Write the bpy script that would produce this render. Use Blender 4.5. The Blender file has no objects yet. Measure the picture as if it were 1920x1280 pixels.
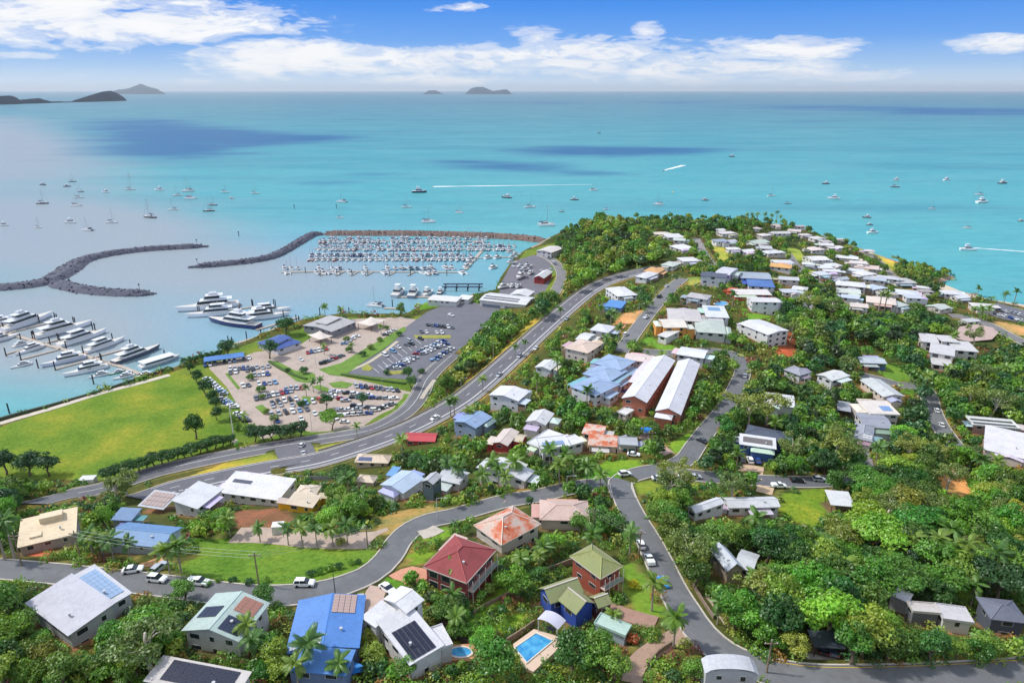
import bpy, math, random
import numpy as np
from math import radians, sin, cos, pi, atan2, hypot, sqrt
from mathutils import Vector, Matrix
random.seed(7)
RS = np.random.RandomState(11)
S = bpy.context.scene
COL = S.collection
# ------------------------------------------------------------------ camera
H = 150.0
F = 1280.0
PITCH = radians(20.18)
cd = bpy.data.cameras.new('camera'); cam = bpy.data.objects.new('camera', cd); COL.objects.link(cam)
cam.location = (0, 0, H); cam.rotation_euler = (pi/2 - PITCH, 0, 0)
cd.lens = 24; cd.sensor_width = 36; cd.clip_start = 1; cd.clip_end = 400000
S.camera = cam
# ------------------------------------------------------------------ light and sky
SUN_AZ, SUN_EL = radians(-78), radians(50)      # azimuth measured from +Y towards +X
sd = bpy.data.lights.new('sun', 'SUN'); sun = bpy.data.objects.new('sun', sd); COL.objects.link(sun)
sd.energy = 2.2; sd.angle = radians(4); sd.color = (1, .955, .88)
sdir = Vector((sin(SUN_AZ)*cos(SUN_EL), cos(SUN_AZ)*cos(SUN_EL), sin(SUN_EL)))
sun.rotation_euler = sdir.to_track_quat('Z', 'Y').to_euler(); sun.location = (0, 0, 400)
S.view_settings.view_transform = 'Standard'; S.view_settings.look = 'None'
S.view_settings.gamma = 1; S.view_settings.use_curve_mapping = False
S.view_settings.exposure = 0.74
W = bpy.data.worlds.new('World'); S.world = W; W.use_nodes = True
nt = W.node_tree; nt.nodes.clear()
def N(tree, typ, **kw):
    n = tree.nodes.new(typ)
    for k, v in kw.items():
        if k in n.inputs.keys() if isinstance(k, str) else False: n.inputs[k].default_value = v
        else: setattr(n, k, v)
    return n
def math_(tree, op, a, b=None, c=None, clamp=False):
    n = tree.nodes.new('ShaderNodeMath'); n.operation = op; n.use_clamp = clamp
    for i, v in enumerate((a, b, c)):
        if v is None: continue
        if hasattr(v, 'is_output') or hasattr(v, 'links'): tree.links.new(v, n.inputs[i])
        else: n.inputs[i].default_value = v
    return n.outputs[0]
def ramp(tree, fac, stops, interp='LINEAR'):
    n = tree.nodes.new('ShaderNodeValToRGB'); cr = n.color_ramp; cr.interpolation = interp
    while len(cr.elements) > 1: cr.elements.remove(cr.elements[-1])
    for i, (p, c) in enumerate(stops):
        e = cr.elements[0] if i == 0 else cr.elements.new(p)
        e.position = p; e.color = (c[0], c[1], c[2], 1) if len(c) >= 3 else (c[0],)*3 + (1,)
    if fac is not None: tree.links.new(fac, n.inputs[0])
    return n.outputs[0]
def mixc(tree, fac, a, b, blend='MIX'):
    n = tree.nodes.new('ShaderNodeMix'); n.data_type = 'RGBA'; n.blend_type = blend
    for sock, v in ((n.inputs[0], fac), (n.inputs[6], a), (n.inputs[7], b)):
        if hasattr(v, 'is_output'): tree.links.new(v, sock)
        elif isinstance(v, (int, float)): sock.default_value = v
        else: sock.default_value = (v[0], v[1], v[2], 1)
    return n.outputs[2]
L = nt.links.new
out = nt.nodes.new('ShaderNodeOutputWorld'); bg = nt.nodes.new('ShaderNodeBackground'); L(bg.outputs[0], out.inputs[0])
sky = nt.nodes.new('ShaderNodeTexSky'); sky.sky_type = 'NISHITA'; sky.sun_disc = False
sky.sun_elevation = SUN_EL; sky.sun_rotation = SUN_AZ; sky.altitude = 150; sky.air_density = 1.0; sky.dust_density = .6; sky.ozone_density = 2.5
tc = nt.nodes.new('ShaderNodeTexCoord'); sep = nt.nodes.new('ShaderNodeSeparateXYZ'); L(tc.outputs['Generated'], sep.inputs[0])
X_, Y_, Z_ = sep.outputs
hor = math_(nt, 'SQRT', math_(nt, 'ADD', math_(nt, 'MULTIPLY', X_, X_), math_(nt, 'MULTIPLY', Y_, Y_)))
el = math_(nt, 'DIVIDE', Z_, math_(nt, 'MAXIMUM', hor, .02))
az = math_(nt, 'ARCTAN2', X_, Y_)
comb = nt.nodes.new('ShaderNodeCombineXYZ'); L(az, comb.inputs[0]); L(el, comb.inputs[1])
# wisps: noise stretched sideways and slightly tilted, warping the cloud outlines
mp = nt.nodes.new('ShaderNodeMapping'); mp.inputs['Scale'].default_value = (7, 26, 1); mp.inputs['Rotation'].default_value = (0, 0, .12); L(comb.outputs[0], mp.inputs[0])
nz = N(nt, 'ShaderNodeTexNoise', Scale=1.0, Detail=7.0, Roughness=.62, Distortion=.9); L(mp.outputs[0], nz.inputs['Vector'])
mp2 = nt.nodes.new('ShaderNodeMapping'); mp2.inputs['Scale'].default_value = (22, 90, 1); L(comb.outputs[0], mp2.inputs[0])
nz2 = N(nt, 'ShaderNodeTexNoise', Scale=1.0, Detail=5.0, Roughness=.6, Distortion=1.2); L(mp2.outputs[0], nz2.inputs['Vector'])
def cpix(x, y):      # photo pixel of a cloud -> azimuth and elevation of its direction
    dx, dy = (x-960)/F, -(y-640)/F
    f = cos(PITCH) + dy*sin(PITCH); u = -sin(PITCH) + dy*cos(PITCH)
    return atan2(dx, f), u/hypot(dx, f)
CLOUDS = [(150, 35, 340, 40, 1.0), (380, 22, 130, 30, .8), (370, 72, 85, 20, .8), (520, 105, 160, 34, 1.0), (640, 118, 120, 24, .8),
          (60, 105, 75, 8, .55), (165, 142, 75, 7, .4), (350, 155, 90, 9, .4), (490, 160, 60, 6, .4), (555, 25, 70, 13, .45),
          (865, 15, 70, 10, .6), (1010, 72, 65, 24, .7), (860, 112, 200, 26, .95), (840, 150, 160, 12, .7), (1120, 108, 170, 38, 1.0),
          (1215, 66, 38, 28, .75), (1290, 125, 190, 28, 1.0), (1060, 150, 150, 10, .6), (1490, 92, 120, 20, .95), (1360, 78, 55, 14, .6), (1480, 135, 170, 20, .8),
          (1640, 132, 80, 10, .5), (1885, 82, 70, 15, .9), (1260, 152, 120, 8, .5)]
acc = None
for (x, y, rx, ry, st) in CLOUDS:
    a0, e0 = cpix(x, y); ra, re = rx/1330, ry/1330
    da = math_(nt, 'MULTIPLY', math_(nt, 'SUBTRACT', az, a0), 1/ra); de = math_(nt, 'MULTIPLY', math_(nt, 'SUBTRACT', el, e0), 1/re)
    r = math_(nt, 'ADD', math_(nt, 'MULTIPLY', da, da), math_(nt, 'MULTIPLY', de, de))
    v = math_(nt, 'MULTIPLY', math_(nt, 'EXPONENT', math_(nt, 'MULTIPLY', r, -.8)), st)
    acc = v if acc is None else math_(nt, 'MAXIMUM', acc, v)
acc = math_(nt, 'MINIMUM', math_(nt, 'MULTIPLY', acc, 1.0), .98)
# the same scattered cloud goes on over the rest of the sky (planar layer)
pl = nt.nodes.new('ShaderNodeCombineXYZ'); zc = math_(nt, 'MAXIMUM', Z_, .06)
L(math_(nt, 'DIVIDE', X_, zc), pl.inputs[0]); L(math_(nt, 'DIVIDE', Y_, zc), pl.inputs[1])
nz3 = N(nt, 'ShaderNodeTexNoise', Scale=.45, Detail=5.0, Roughness=.55); L(pl.outputs[0], nz3.inputs['Vector'])
high = math_(nt, 'MULTIPLY', math_(nt, 'SUBTRACT', el, .14), 14, clamp=True)
rest = math_(nt, 'MULTIPLY', math_(nt, 'MULTIPLY', math_(nt, 'SUBTRACT', nz3.outputs[0], .36), 4.5), high)
acc = math_(nt, 'ADD', acc, rest)
f1 = math_(nt, 'ADD', math_(nt, 'MULTIPLY', math_(nt, 'SUBTRACT', nz.outputs[0], .5), 3.4), math_(nt, 'MULTIPLY', math_(nt, 'SUBTRACT', nz2.outputs[0], .5), 2.4))
cm = math_(nt, 'ADD', acc, math_(nt, 'MULTIPLY', f1, math_(nt, 'ADD', math_(nt, 'MULTIPLY', acc, .5), .18)))
cmask = ramp(nt, cm, [(.36, (0, 0, 0)), (.58, (.5,)*3), (.92, (.98,)*3)], 'EASE')
hs = nt.nodes.new('ShaderNodeHueSaturation'); hs.inputs['Saturation'].default_value = .9; L(sky.outputs[0], hs.inputs['Color'])
def sk(c): return tuple(((v/255)**2.2)*SKYK for v in c)
SKYK = 4.0
low = ramp(nt, math_(nt, 'MULTIPLY', el, 4.0), [(0, sk((216, 234, 248))), (.05, sk((200, 224, 248))), (.12, sk((160, 200, 244))), (.25, sk((104, 166, 243))), (.42, sk((66, 144, 240))), (.6, sk((46, 130, 236))), (1, sk((60, 136, 232)))])
blue = mixc(nt, math_(nt, 'MULTIPLY', math_(nt, 'SUBTRACT', el, .16), 4.0, clamp=True), low, hs.outputs[0])
cshade = ramp(nt, nz.outputs[0], [(.3, (3.1, 3.3, 3.75)), (.6, (4.05, 4.05, 4.05))])
final = mixc(nt, cmask, blue, cshade)
L(final, bg.inputs[0]); bg.inputs[1].default_value = .15

# ------------------------------------------------------------------ projection helpers: photo pixel -> direction -> ground
CP, SP = cos(PITCH), sin(PITCH)
def ray(px, py):
    a, b = (px-960)/F, -(py-640)/F
    return np.array((a, CP + b*SP, -SP + b*CP))
def atz(px, py, z=0.0):                  # where the pixel's ray meets the level z
    d = ray(px, py); t = (z-H)/d[2]
    return Vector((d[0]*t, d[1]*t, z))
def proj(p):
    x, y, z = p[0], p[1], p[2]-H
    dep = y*CP - z*SP; up = y*SP + z*CP
    return 960 + F*x/dep, 640 - F*up/dep, dep
def inpoly(px, py, poly):
    px = np.asarray(px, float); py = np.asarray(py, float); r = np.zeros(px.shape, bool)
    n = len(poly)
    for i in range(n):
        x1, y1 = poly[i][0], poly[i][1]; x2, y2 = poly[(i+1) % n][0], poly[(i+1) % n][1]
        if y1 == y2: continue
        c = ((y1 > py) != (y2 > py)) & (px < (x2-x1)*(py-y1)/(y2-y1) + x1)
        r ^= c
    return r
def segdist(px, py, line, closed=False):
    best = np.full(np.shape(px), 1e9); tt = np.zeros(np.shape(px)); n = len(line)
    for i in range(n if closed else n-1):
        ax, ay = line[i][0], line[i][1]; bx, by = line[(i+1) % n][0], line[(i+1) % n][1]
        dx, dy = bx-ax, by-ay; l2 = dx*dx+dy*dy+1e-9
        t = np.clip(((px-ax)*dx+(py-ay)*dy)/l2, 0, 1)
        d = np.hypot(px-ax-t*dx, py-ay-t*dy)
        m = d < best; best = np.where(m, d, best); tt = np.where(m, i+t, tt)
    return best, tt
# ------------------------------------------------------------------ terrain: elevations noted at photo pixels, thin plate spline between
CTL = """-300 960 4 -100 900 4 0 870 3 60 830 3 150 895 4 300 870 4 450 838 4 600 808 4 740 770 4 700 570 3 900 590 3 760 740 3 640 650 3 820 690 4 900 560 3
1010 500 3 1030 470 3 500 700 3 200 800 3 960 520 3 990 550 4 1040 530 5
330 915 8 430 893 8 560 868 9 690 835 11 800 790 13 880 740 15 960 680 17 1060 590 20 1130 530 22 1190 512 24
850 690 6 900 640 7 960 600 8 1020 570 9
1080 500 16 1110 460 21 1170 455 25 1230 445 26 1150 425 20 1310 450 27 1330 490 28 1390 450 20 1460 428 12 1510 436 5 1560 455 6 1640 490 4 1700 510 2 1780 520 1.5
1600 500 13 1530 520 18 1660 560 9 1720 600 7 1830 575 3 1900 600 3 1270 525 27 1220 590 27 1170 650 27 1420 570 25 1480 480 20 1500 640 20 1600 640 14 1700 680 12 1800 650 8 1900 640 5
1350 660 26 1385 720 26 1335 800 28 1290 850 29 1240 880 31 1165 910 34 1740 770 15 1650 720 18 1550 740 20 1450 780 23 1430 860 26 1500 905 27 1600 890 25 1750 890 20 1880 830 14 1900 760 12
1000 720 20 1100 700 22 1080 650 22 980 760 21 1200 760 25 1180 830 27 1050 860 27 960 880 28 900 790 19 820 840 17 780 885 21 700 870 15
660 920 21 480 925 16 570 940 22 350 945 21 250 965 27 400 990 31 560 1000 36 700 990 38 850 968 38 930 945 35
85 1005 36 260 1020 37 0 1065 43 130 1075 44 300 1090 45 480 1115 46 600 1105 46 700 1070 45 760 1010 42 500 1060 43 0 955 22 100 960 24 170 925 6 60 918 6 0 905 4 230 925 9 -200 1100 44 -200 940 20
0 1280 50 400 1280 51 800 1280 47 900 1180 44 1000 1210 42 870 1120 43 1100 1130 42 1080 1020 38 1150 960 36 1215 1020 39 1250 1090 42 1300 1170 44 1380 1235 46 1500 1262 47 1700 1262 46
1920 1262 44 1400 1100 38 1600 1100 36 1800 1150 36 1900 1100 33 1700 1000 30 1500 1000 32 1350 960 33 1900 950 24 1650 930 26 1350 1050 38 2200 1200 40 2200 900 20 2200 700 10 -300 1280 50 960 1500 52 2300 1500 48 -300 1500 52"""
ct = np.array([float(v) for v in CTL.split()]).reshape(-1, 3)
pts = np.array([list(atz(a, b, c)) for a, b, c in ct])
def tps_fit(P, z, lam):
    n = len(P); d = np.hypot(P[:, None, 0]-P[None, :, 0], P[:, None, 1]-P[None, :, 1])
    K = np.where(d > 0, d*d*np.log(d+1e-12), 0) + lam*np.eye(n)
    Q = np.c_[np.ones(n), P]; A = np.block([[K, Q], [Q.T, np.zeros((3, 3))]])
    s = np.linalg.solve(A, np.r_[z, 0, 0, 0]); return s[:n], s[n:]
SC = 100.0
tw, ta = tps_fit(pts[:, :2]/SC, pts[:, 2], .01)
GX = np.arange(-620, 660, 1.7)
gy = [40.0]
while gy[-1] < 980: gy.append(gy[-1] + 1.1 + max(0, gy[-1]-130)*.0042)
GY = np.array(gy)
MX, MY = np.meshgrid(GX, GY)
cX, cY = np.meshgrid(np.linspace(-620, 660, 129), np.linspace(40, 985, 100))      # coarse spline, then bilinear
cz = np.full(cX.shape, 0.0)
for i in range(len(pts)):
    d = np.hypot(cX-pts[i, 0], cY-pts[i, 1])/SC; cz += tw[i]*np.where(d > 0, d*d*np.log(d+1e-12), 0)
cz += ta[0] + ta[1]*cX/SC + ta[2]*cY/SC
def bil(xs, ys, G, x, y):
    x = np.clip(x, xs[0], xs[-1]-1e-6); y = np.clip(y, ys[0], ys[-1]-1e-6)
    i = np.clip(np.searchsorted(xs, x, 'right')-1, 0, len(xs)-2); j = np.clip(np.searchsorted(ys, y, 'right')-1, 0, len(ys)-2)
    u = (x-xs[i])/(xs[i+1]-xs[i]); v = (y-ys[j])/(ys[j+1]-ys[j])
    return (G[j, i]*(1-u)+G[j, i+1]*u)*(1-v) + (G[j+1, i]*(1-u)+G[j+1, i+1]*u)*v
GZ = bil(cX[0], cY[:, 0], cz, MX, MY)
SHORE = [(-420, 930), (-200, 850), (0, 789), (100, 762), (200, 732), (320, 691), (352, 672), (430, 655), (480, 630), (560, 602), (640, 590), (700, 592), (757, 590), (790, 570), (870, 556), (925, 545), (935, 520), (960, 484), (985, 466), (1012, 453), (1040, 446),
         (1065, 438), (1110, 430), (1180, 432), (1250, 434), (1350, 430), (1440, 424), (1490, 424), (1515, 432), (1560, 450), (1610, 466), (1660, 482), (1700, 494), (1745, 506), (1790, 517), (1798, 523), (1770, 529), (1745, 534), (1752, 545), (1790, 556), (1850, 562), (1920, 575), (2100, 610), (2500, 680)]
shw = [(p.x, p.y) for p in (atz(a, b, 0) for a, b in SHORE)] + [(900, 300), (900, -200), (-900, -200), (-900, 200)]
inside = inpoly(MX, MY, shw); sdist, _ = segdist(MX, MY, shw, True)
sdist = np.where(inside, sdist, -sdist)
FLAT = [(-300, 905), (0, 800), (330, 695), (480, 640), (640, 595), (760, 595), (960, 570), (1000, 560), (1040, 545), (1045, 490), (1040, 455), (985, 470), (940, 530), (930, 575), (905, 625), (850, 665), (800, 715), (780, 745), (735, 785), (600, 815), (420, 842), (250, 885), (120, 890), (0, 875)]
fw = [(p.x, p.y) for p in (atz(a, b, 3) for a, b in FLAT)]
fin = inpoly(MX, MY, fw); fd, _ = segdist(MX, MY, fw, True); fd = np.where(fin, 0, fd)
wf = np.clip(1-fd/14, 0, 1); wf = wf*wf*(3-2*wf)
GZ = np.maximum(GZ, 1.2); GZ = GZ*(1-wf) + 3.0*wf
rampw = np.clip(sdist/5.0, 0, 1); GZ = np.where(inside, -1 + (GZ+1)*rampw, -4.0)
cap = np.where(MX > 0, 1.5 + np.maximum(sdist, 0)*.55, 99); cap = np.where((MX > 20) & (MX < 70) & (MY > 560), 3+np.maximum(sdist, 0)*.8, cap)
GZ = np.where(inside, np.minimum(GZ, cap), GZ)
def zt(x, y): return bil(GX, GY, GZ, np.asarray(x, float), np.asarray(y, float))
TT = np.concatenate([np.arange(40, 420, .8), np.arange(420, 1500, 1.6)])
def hit(px, py, h=0.0):                  # first point where the pixel's ray comes within h above the ground (or sea)
    d = ray(px, py); t = TT
    z = H + d[2]*t; g = np.maximum(zt(d[0]*t, d[1]*t), 0) + h
    k = np.nonzero(z <= g)[0]
    if len(k) == 0 or k[0] == 0: return atz(px, py, h) if d[2] < -1e-3 else Vector((0, 1000, 0))
    k = k[0]; a = (z[k-1]-g[k-1]); b = (g[k]-z[k]); u = a/(a+b+1e-9); t0 = t[k-1]+(t[k]-t[k-1])*u
    return Vector((d[0]*t0, d[1]*t0, H+d[2]*t0))
OCC = np.zeros(GZ.shape, np.uint8)        # 1 road/paving, 2 building, 3 lawn or other open ground
def smooth_line(pl, step=3.0):            # Catmull-Rom through world points, resampled
    P = [np.array((p[0], p[1], p[2])) for p in pl]; P = [2*P[0]-P[1]] + P + [2*P[-1]-P[-2]]
    o = []
    for i in range(1, len(P)-2):
        n = max(2, int(np.linalg.norm(P[i+1]-P[i])/step))
        for k in range(n):
            t = k/n
            o.append(.5*((2*P[i]) + (P[i+1]-P[i-1])*t + (2*P[i-1]-5*P[i]+4*P[i+1]-P[i+2])*t*t + (3*P[i]-P[i-1]-3*P[i+1]+P[i+2])*t**3))
    o.append(P[-2]); o = np.array(o)
    for _ in range(6): o[1:-1, 2] = (o[:-2, 2]+2*o[1:-1, 2]+o[2:, 2])/4
    return o
def carve(line, half, blend=5.0, flag=1):
    global GZ
    x0, y0 = line[:, 0].min()-half-blend, line[:, 1].min()-half-blend; x1, y1 = line[:, 0].max()+half+blend, line[:, 1].max()+half+blend
    i0, i1 = np.searchsorted(GX, x0), np.searchsorted(GX, x1); j0, j1 = np.searchsorted(GY, y0), np.searchsorted(GY, y1)
    if i1 <= i0 or j1 <= j0: return
    sx, sy = MX[j0:j1, i0:i1], MY[j0:j1, i0:i1]; d, t = segdist(sx, sy, line)
    k = np.clip(t.astype(int), 0, len(line)-2); u = t-k; z = line[k, 2]*(1-u)+line[k+1, 2]*u
    w = np.clip(1-(d-half-.8)/blend, 0, 1); w = w*w*(3-2*w)
    sub = GZ[j0:j1, i0:i1]; ok = sub > -.5
    GZ[j0:j1, i0:i1] = np.where(ok, sub*(1-w)+z*w, sub)
    OCC[j0:j1, i0:i1] = np.where((d < half+.6) & ok, flag, OCC[j0:j1, i0:i1])
# ------------------------------------------------------------------ materials
def lin(c, k=1.0):
    return tuple(k*((v/255/12.92) if v/255 <= .04045 else ((v/255+.055)/1.055)**2.4) for v in c)
MATS = {}
def newmat(name):
    m = bpy.data.materials.new(name); m.use_nodes = True; t = m.node_tree; t.nodes.clear()
    o = t.nodes.new('ShaderNodeOutputMaterial'); b = t.nodes.new('ShaderNodeBsdfPrincipled'); t.links.new(b.outputs[0], o.inputs[0])
    return m, t, b, o
def mat(kind, c, rough=.6, var=.16, scale=.35, bump=0, metal=0, axis=None, k=.82):
    """painted or mineral surface: base colour c (0-255) with uneven weathering; axis adds the ribs of roof sheeting"""
    key = (kind, c, rough, var, scale, bump, axis)
    if key in MATS: return MATS[key]
    m, t, b, o = newmat(kind); base = lin(c, k)
    tc = t.nodes.new('ShaderNodeTexCoord')
    n1 = N(t, 'ShaderNodeTexNoise', Scale=scale, Detail=6.0, Roughness=.65); t.links.new(tc.outputs['Object'], n1.inputs['Vector'])
    n2 = N(t, 'ShaderNodeTexNoise', Scale=scale*9, Detail=3.0); t.links.new(tc.outputs['Object'], n2.inputs['Vector'])
    s = math_(t, 'ADD', math_(t, 'MULTIPLY', n1.outputs[0], .7), math_(t, 'MULTIPLY', n2.outputs[0], .3))
    col = ramp(t, s, [(.3, tuple(v*(1-var*1.6) for v in base)), (.5, base), (.72, tuple(min(.9, v*(1+var*.7)) for v in base))])
    h = n2.outputs[0]
    if kind in ('metal_roof', 'wall_paint', 'asphalt', 'paving', 'clay_tile', 'paver_lot', 'asphalt_lot'):
        n3 = N(t, 'ShaderNodeTexNoise', Scale=scale*2.2, Detail=7.0, Roughness=.75, Distortion=.6); t.links.new(tc.outputs['Object'], n3.inputs['Vector'])
        col = mixc(t, ramp(t, n3.outputs[0], [(.5, (0, 0, 0)), (.72, (.55,)*3)]), col, tuple(v*.55+.02 for v in base) if kind != 'asphalt' else tuple(v*1.5 for v in base))
    if kind == 'rusty_tile':
        r = ramp(t, n1.outputs[0], [(.42, (0, 0, 0)), (.58, (1, 1, 1))]); col = mixc(t, r, col, lin((206, 104, 62), .85))
    if kind == 'mossy_tile':
        r = ramp(t, n1.outputs[0], [(.35, (0, 0, 0)), (.65, (1, 1, 1))]); col = mixc(t, r, col, lin((150, 160, 110), .75))
    if axis is not None:
        w = t.nodes.new('ShaderNodeTexWave'); w.bands_direction = axis; w.inputs['Scale'].default_value = 1.6 if 'tile' not in kind else 2.6; t.links.new(tc.outputs['Object'], w.inputs['Vector'])
        col = mixc(t, math_(t, 'MULTIPLY', w.outputs['Fac'], .10), col, tuple(v*.6 for v in base)); h = w.outputs['Fac']; bump = bump or .5
    if kind == 'brick':
        br = t.nodes.new('ShaderNodeTexBrick'); br.inputs['Scale'].default_value = 1.0; br.inputs['Brick Width'].default_value = .5; br.inputs['Row Height'].default_value = .18; br.inputs['Mortar Size'].default_value = .02
        br.inputs['Color1'].default_value = (*base, 1); br.inputs['Color2'].default_value = (*[v*.7 for v in base], 1); br.inputs['Mortar'].default_value = (*[min(.6, v*1.5) for v in base], 1)
        mm = t.nodes.new('ShaderNodeVectorMath'); mm.operation = 'DOT_PRODUCT'; mm.inputs[1].default_value = (1, 1, 0); t.links.new(tc.outputs['Object'], mm.inputs[0])
        sx = t.nodes.new('ShaderNodeSeparateXYZ'); t.links.new(tc.outputs['Object'], sx.inputs[0]); cb = t.nodes.new('ShaderNodeCombineXYZ'); t.links.new(mm.outputs['Value'], cb.inputs[0]); t.links.new(sx.outputs[2], cb.inputs[1])
        t.links.new(cb.outputs[0], br.inputs['Vector']); col = mixc(t, .5, col, br.outputs[0])
    t.links.new(col, b.inputs['Base Color']); b.inputs['Roughness'].default_value = rough; b.inputs['Metallic'].default_value = metal
    if bump:
        bp = t.nodes.new('ShaderNodeBump'); bp.inputs['Strength'].default_value = bump; bp.inputs['Distance'].default_value = .05; t.links.new(h, bp.inputs['Height']); t.links.new(bp.outputs[0], b.inputs['Normal'])
    MATS[key] = m; return m
def glassmat():
    if 'glass' in MATS: return MATS['glass']
    m, t, b, o = newmat('window_glass'); b.inputs['Base Color'].default_value = (.025, .035, .045, 1); b.inputs['Roughness'].default_value = .06; b.inputs['Specular IOR Level'].default_value = .8
    MATS['glass'] = m; return m
def objcol(name, rough=.35, var=.0, coat=0):
    """paint whose colour is the object's own colour"""
    if name in MATS: return MATS[name]
    m, t, b, o = newmat(name); oi = t.nodes.new('ShaderNodeObjectInfo')
    tc = t.nodes.new('ShaderNodeTexCoord'); n = N(t, 'ShaderNodeTexNoise', Scale=3.0, Detail=4.0); t.links.new(tc.outputs['Object'], n.inputs['Vector'])
    c = mixc(t, ramp(t, n.outputs[0], [(.35, (.25,)*3), (.6, (0, 0, 0))]), oi.outputs['Color'], (.25, .24, .22)) if var else oi.outputs['Color']
    t.links.new(c, b.inputs['Base Color']); b.inputs['Roughness'].default_value = rough; b.inputs['Coat Weight'].default_value = coat
    MATS[name] = m; return m
def leafmat(name='foliage'):
    if name in MATS: return MATS[name]
    m, t, b, o = newmat(name); t.nodes.remove(b)
    oi = t.nodes.new('ShaderNodeObjectInfo'); at = t.nodes.new('ShaderNodeAttribute'); at.attribute_name = 'leaf'
    hv = t.nodes.new('ShaderNodeHueSaturation'); t.links.new(oi.outputs['Color'], hv.inputs['Color'])
    sp = t.nodes.new('ShaderNodeSeparateColor'); t.links.new(at.outputs['Color'], sp.inputs[0])
    if name == 'foliage_mass': t.links.new(at.outputs['Color'], hv.inputs['Color'])
    else:
        t.links.new(math_(t, 'ADD', .485, math_(t, 'MULTIPLY', sp.outputs[0], .045)), hv.inputs['Hue'])
        t.links.new(math_(t, 'ADD', .55, math_(t, 'MULTIPLY', sp.outputs[1], .95)), hv.inputs['Value'])
    d = t.nodes.new('ShaderNodeBsdfDiffuse'); tr = t.nodes.new('ShaderNodeBsdfTranslucent'); mx = t.nodes.new('ShaderNodeMixShader'); mx.inputs[0].default_value = .3
    t.links.new(hv.outputs[0], d.inputs[0]); t.links.new(mixc(t, 1.0, hv.outputs[0], (1.15, 1.25, .5), 'MULTIPLY'), tr.inputs[0])
    t.links.new(d.outputs[0], mx.inputs[1]); t.links.new(tr.outputs[0], mx.inputs[2])
    g = t.nodes.new('ShaderNodeBsdfGlossy'); g.inputs['Roughness'].default_value = .45; g.inputs[0].default_value = (.8, .9, .8, 1); m2 = t.nodes.new('ShaderNodeMixShader'); m2.inputs[0].default_value = .045
    t.links.new(mx.outputs[0], m2.inputs[1]); t.links.new(g.outputs[0], m2.inputs[2]); t.links.new(m2.outputs[0], o.inputs[0])
    MATS[name] = m; return m
WHITE = mat('white_paint', (240, 240, 238), .55, .07)
DARK = mat('dark_metal', (48, 50, 56), .5, .1)
TIMBER = mat('weathered_timber', (150, 130, 108), .8, .25, 1.0)
CONC = mat('concrete', (196, 188, 178), .85, .15, .3)
# ------------------------------------------------------------------ mesh and object helpers
class MB:
    def __init__(s): s.v = []; s.f = []; s.m = []
    def add(s, vs, fs, mi=0):
        o = len(s.v); s.v += [tuple(v) for v in vs]; s.f += [tuple(i+o for i in f) for f in fs]; s.m += [mi]*len(fs); return s
    def box(s, x0, x1, y0, y1, z0, z1, mi=0, taper=0):
        t = taper
        return s.add([(x0, y0, z0), (x1, y0, z0), (x1, y1, z0), (x0, y1, z0), (x0+t, y0+t, z1), (x1-t, y0+t, z1), (x1-t, y1-t, z1), (x0+t, y1-t, z1)],
                     [(3, 2, 1, 0), (4, 5, 6, 7), (0, 1, 5, 4), (1, 2, 6, 5), (2, 3, 7, 6), (3, 0, 4, 7)], mi)
    def tube(s, p, r, seg=6, mi=0):
        P = [np.array(q, float) for q in p]; R = r if hasattr(r, '__len__') else [r]*len(P); o = len(s.v)
        for i, q in enumerate(P):
            d = P[min(i+1, len(P)-1)]-P[max(i-1, 0)]; d = d/(np.linalg.norm(d)+1e-9); a = np.cross(d, (0, 0, 1.0) if abs(d[2]) < .9 else (1.0, 0, 0)); a /= np.linalg.norm(a); b = np.cross(d, a)
            for k in range(seg):
                an = 2*pi*k/seg; s.v.append(tuple(q + R[i]*(cos(an)*a+sin(an)*b)))
        for i in range(len(P)-1):
            for k in range(seg):
                s.f.append((o+i*seg+k, o+(i+1)*seg+k, o+(i+1)*seg+(k+1) % seg, o+i*seg+(k+1) % seg)); s.m.append(mi)
        s.f.append(tuple(o+(len(P)-1)*seg+k for k in range(seg))[::-1]); s.m.append(mi)
        return s
    def mesh(s, name, *mats, smooth=False):
        me = bpy.data.meshes.new(name); me.from_pydata(s.v, [], s.f)
        for m in mats: me.materials.append(m)
        if len(mats) > 1: me.polygons.foreach_set('material_index', np.array(s.m, np.int32))
        if smooth: me.polygons.foreach_set('use_smooth', np.ones(len(s.f), bool))
        me.update(); return me
def ob(name, mesh=None, parent=None, loc=(0, 0, 0), rot=(0, 0, 0), scale=(1, 1, 1), color=None):
    o = bpy.data.objects.new(name, mesh); COL.objects.link(o); o.location = loc; o.rotation_euler = rot; o.scale = scale
    if parent is not None: o.parent = parent
    if color is not None: o.color = (color[0], color[1], color[2], 1)
    return o
THINGS = []                                # [object, base phrase, (photo x, y), label is final]
def tag(o, label, cat, group=None, auto=None):
    o['category'] = cat
    if group: o['group'] = group
    o['label'] = label
    if auto is not None: THINGS.append([o, label, auto])
    return o
def struct(o): o['kind'] = 'structure'; return o
def stuff(o, label=None, cat=None):
    o['kind'] = 'stuff'
    if label: o['label'] = label; o['category'] = cat
    return o
UB = {}
def ubox(m):                               # one shared unit cube for each material
    if m.name not in UB: UB[m.name] = MB().box(-.5, .5, -.5, .5, -.5, .5).mesh('box_'+m.name, m)
    return UB[m.name]
def boxpart(name, m, parent, x0, x1, y0, y1, z0, z1):
    return ob(name, ubox(m), parent, ((x0+x1)/2, (y0+y1)/2, (z0+z1)/2), scale=(x1-x0, y1-y0, z1-z0))
def copy_tree(o, parent=None):
    c = o.copy(); COL.objects.link(c); c.parent = parent
    for ch in KIDS.get(o.name, ()):
        copy_tree(ch, c)
    return c
KIDS = {}
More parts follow.
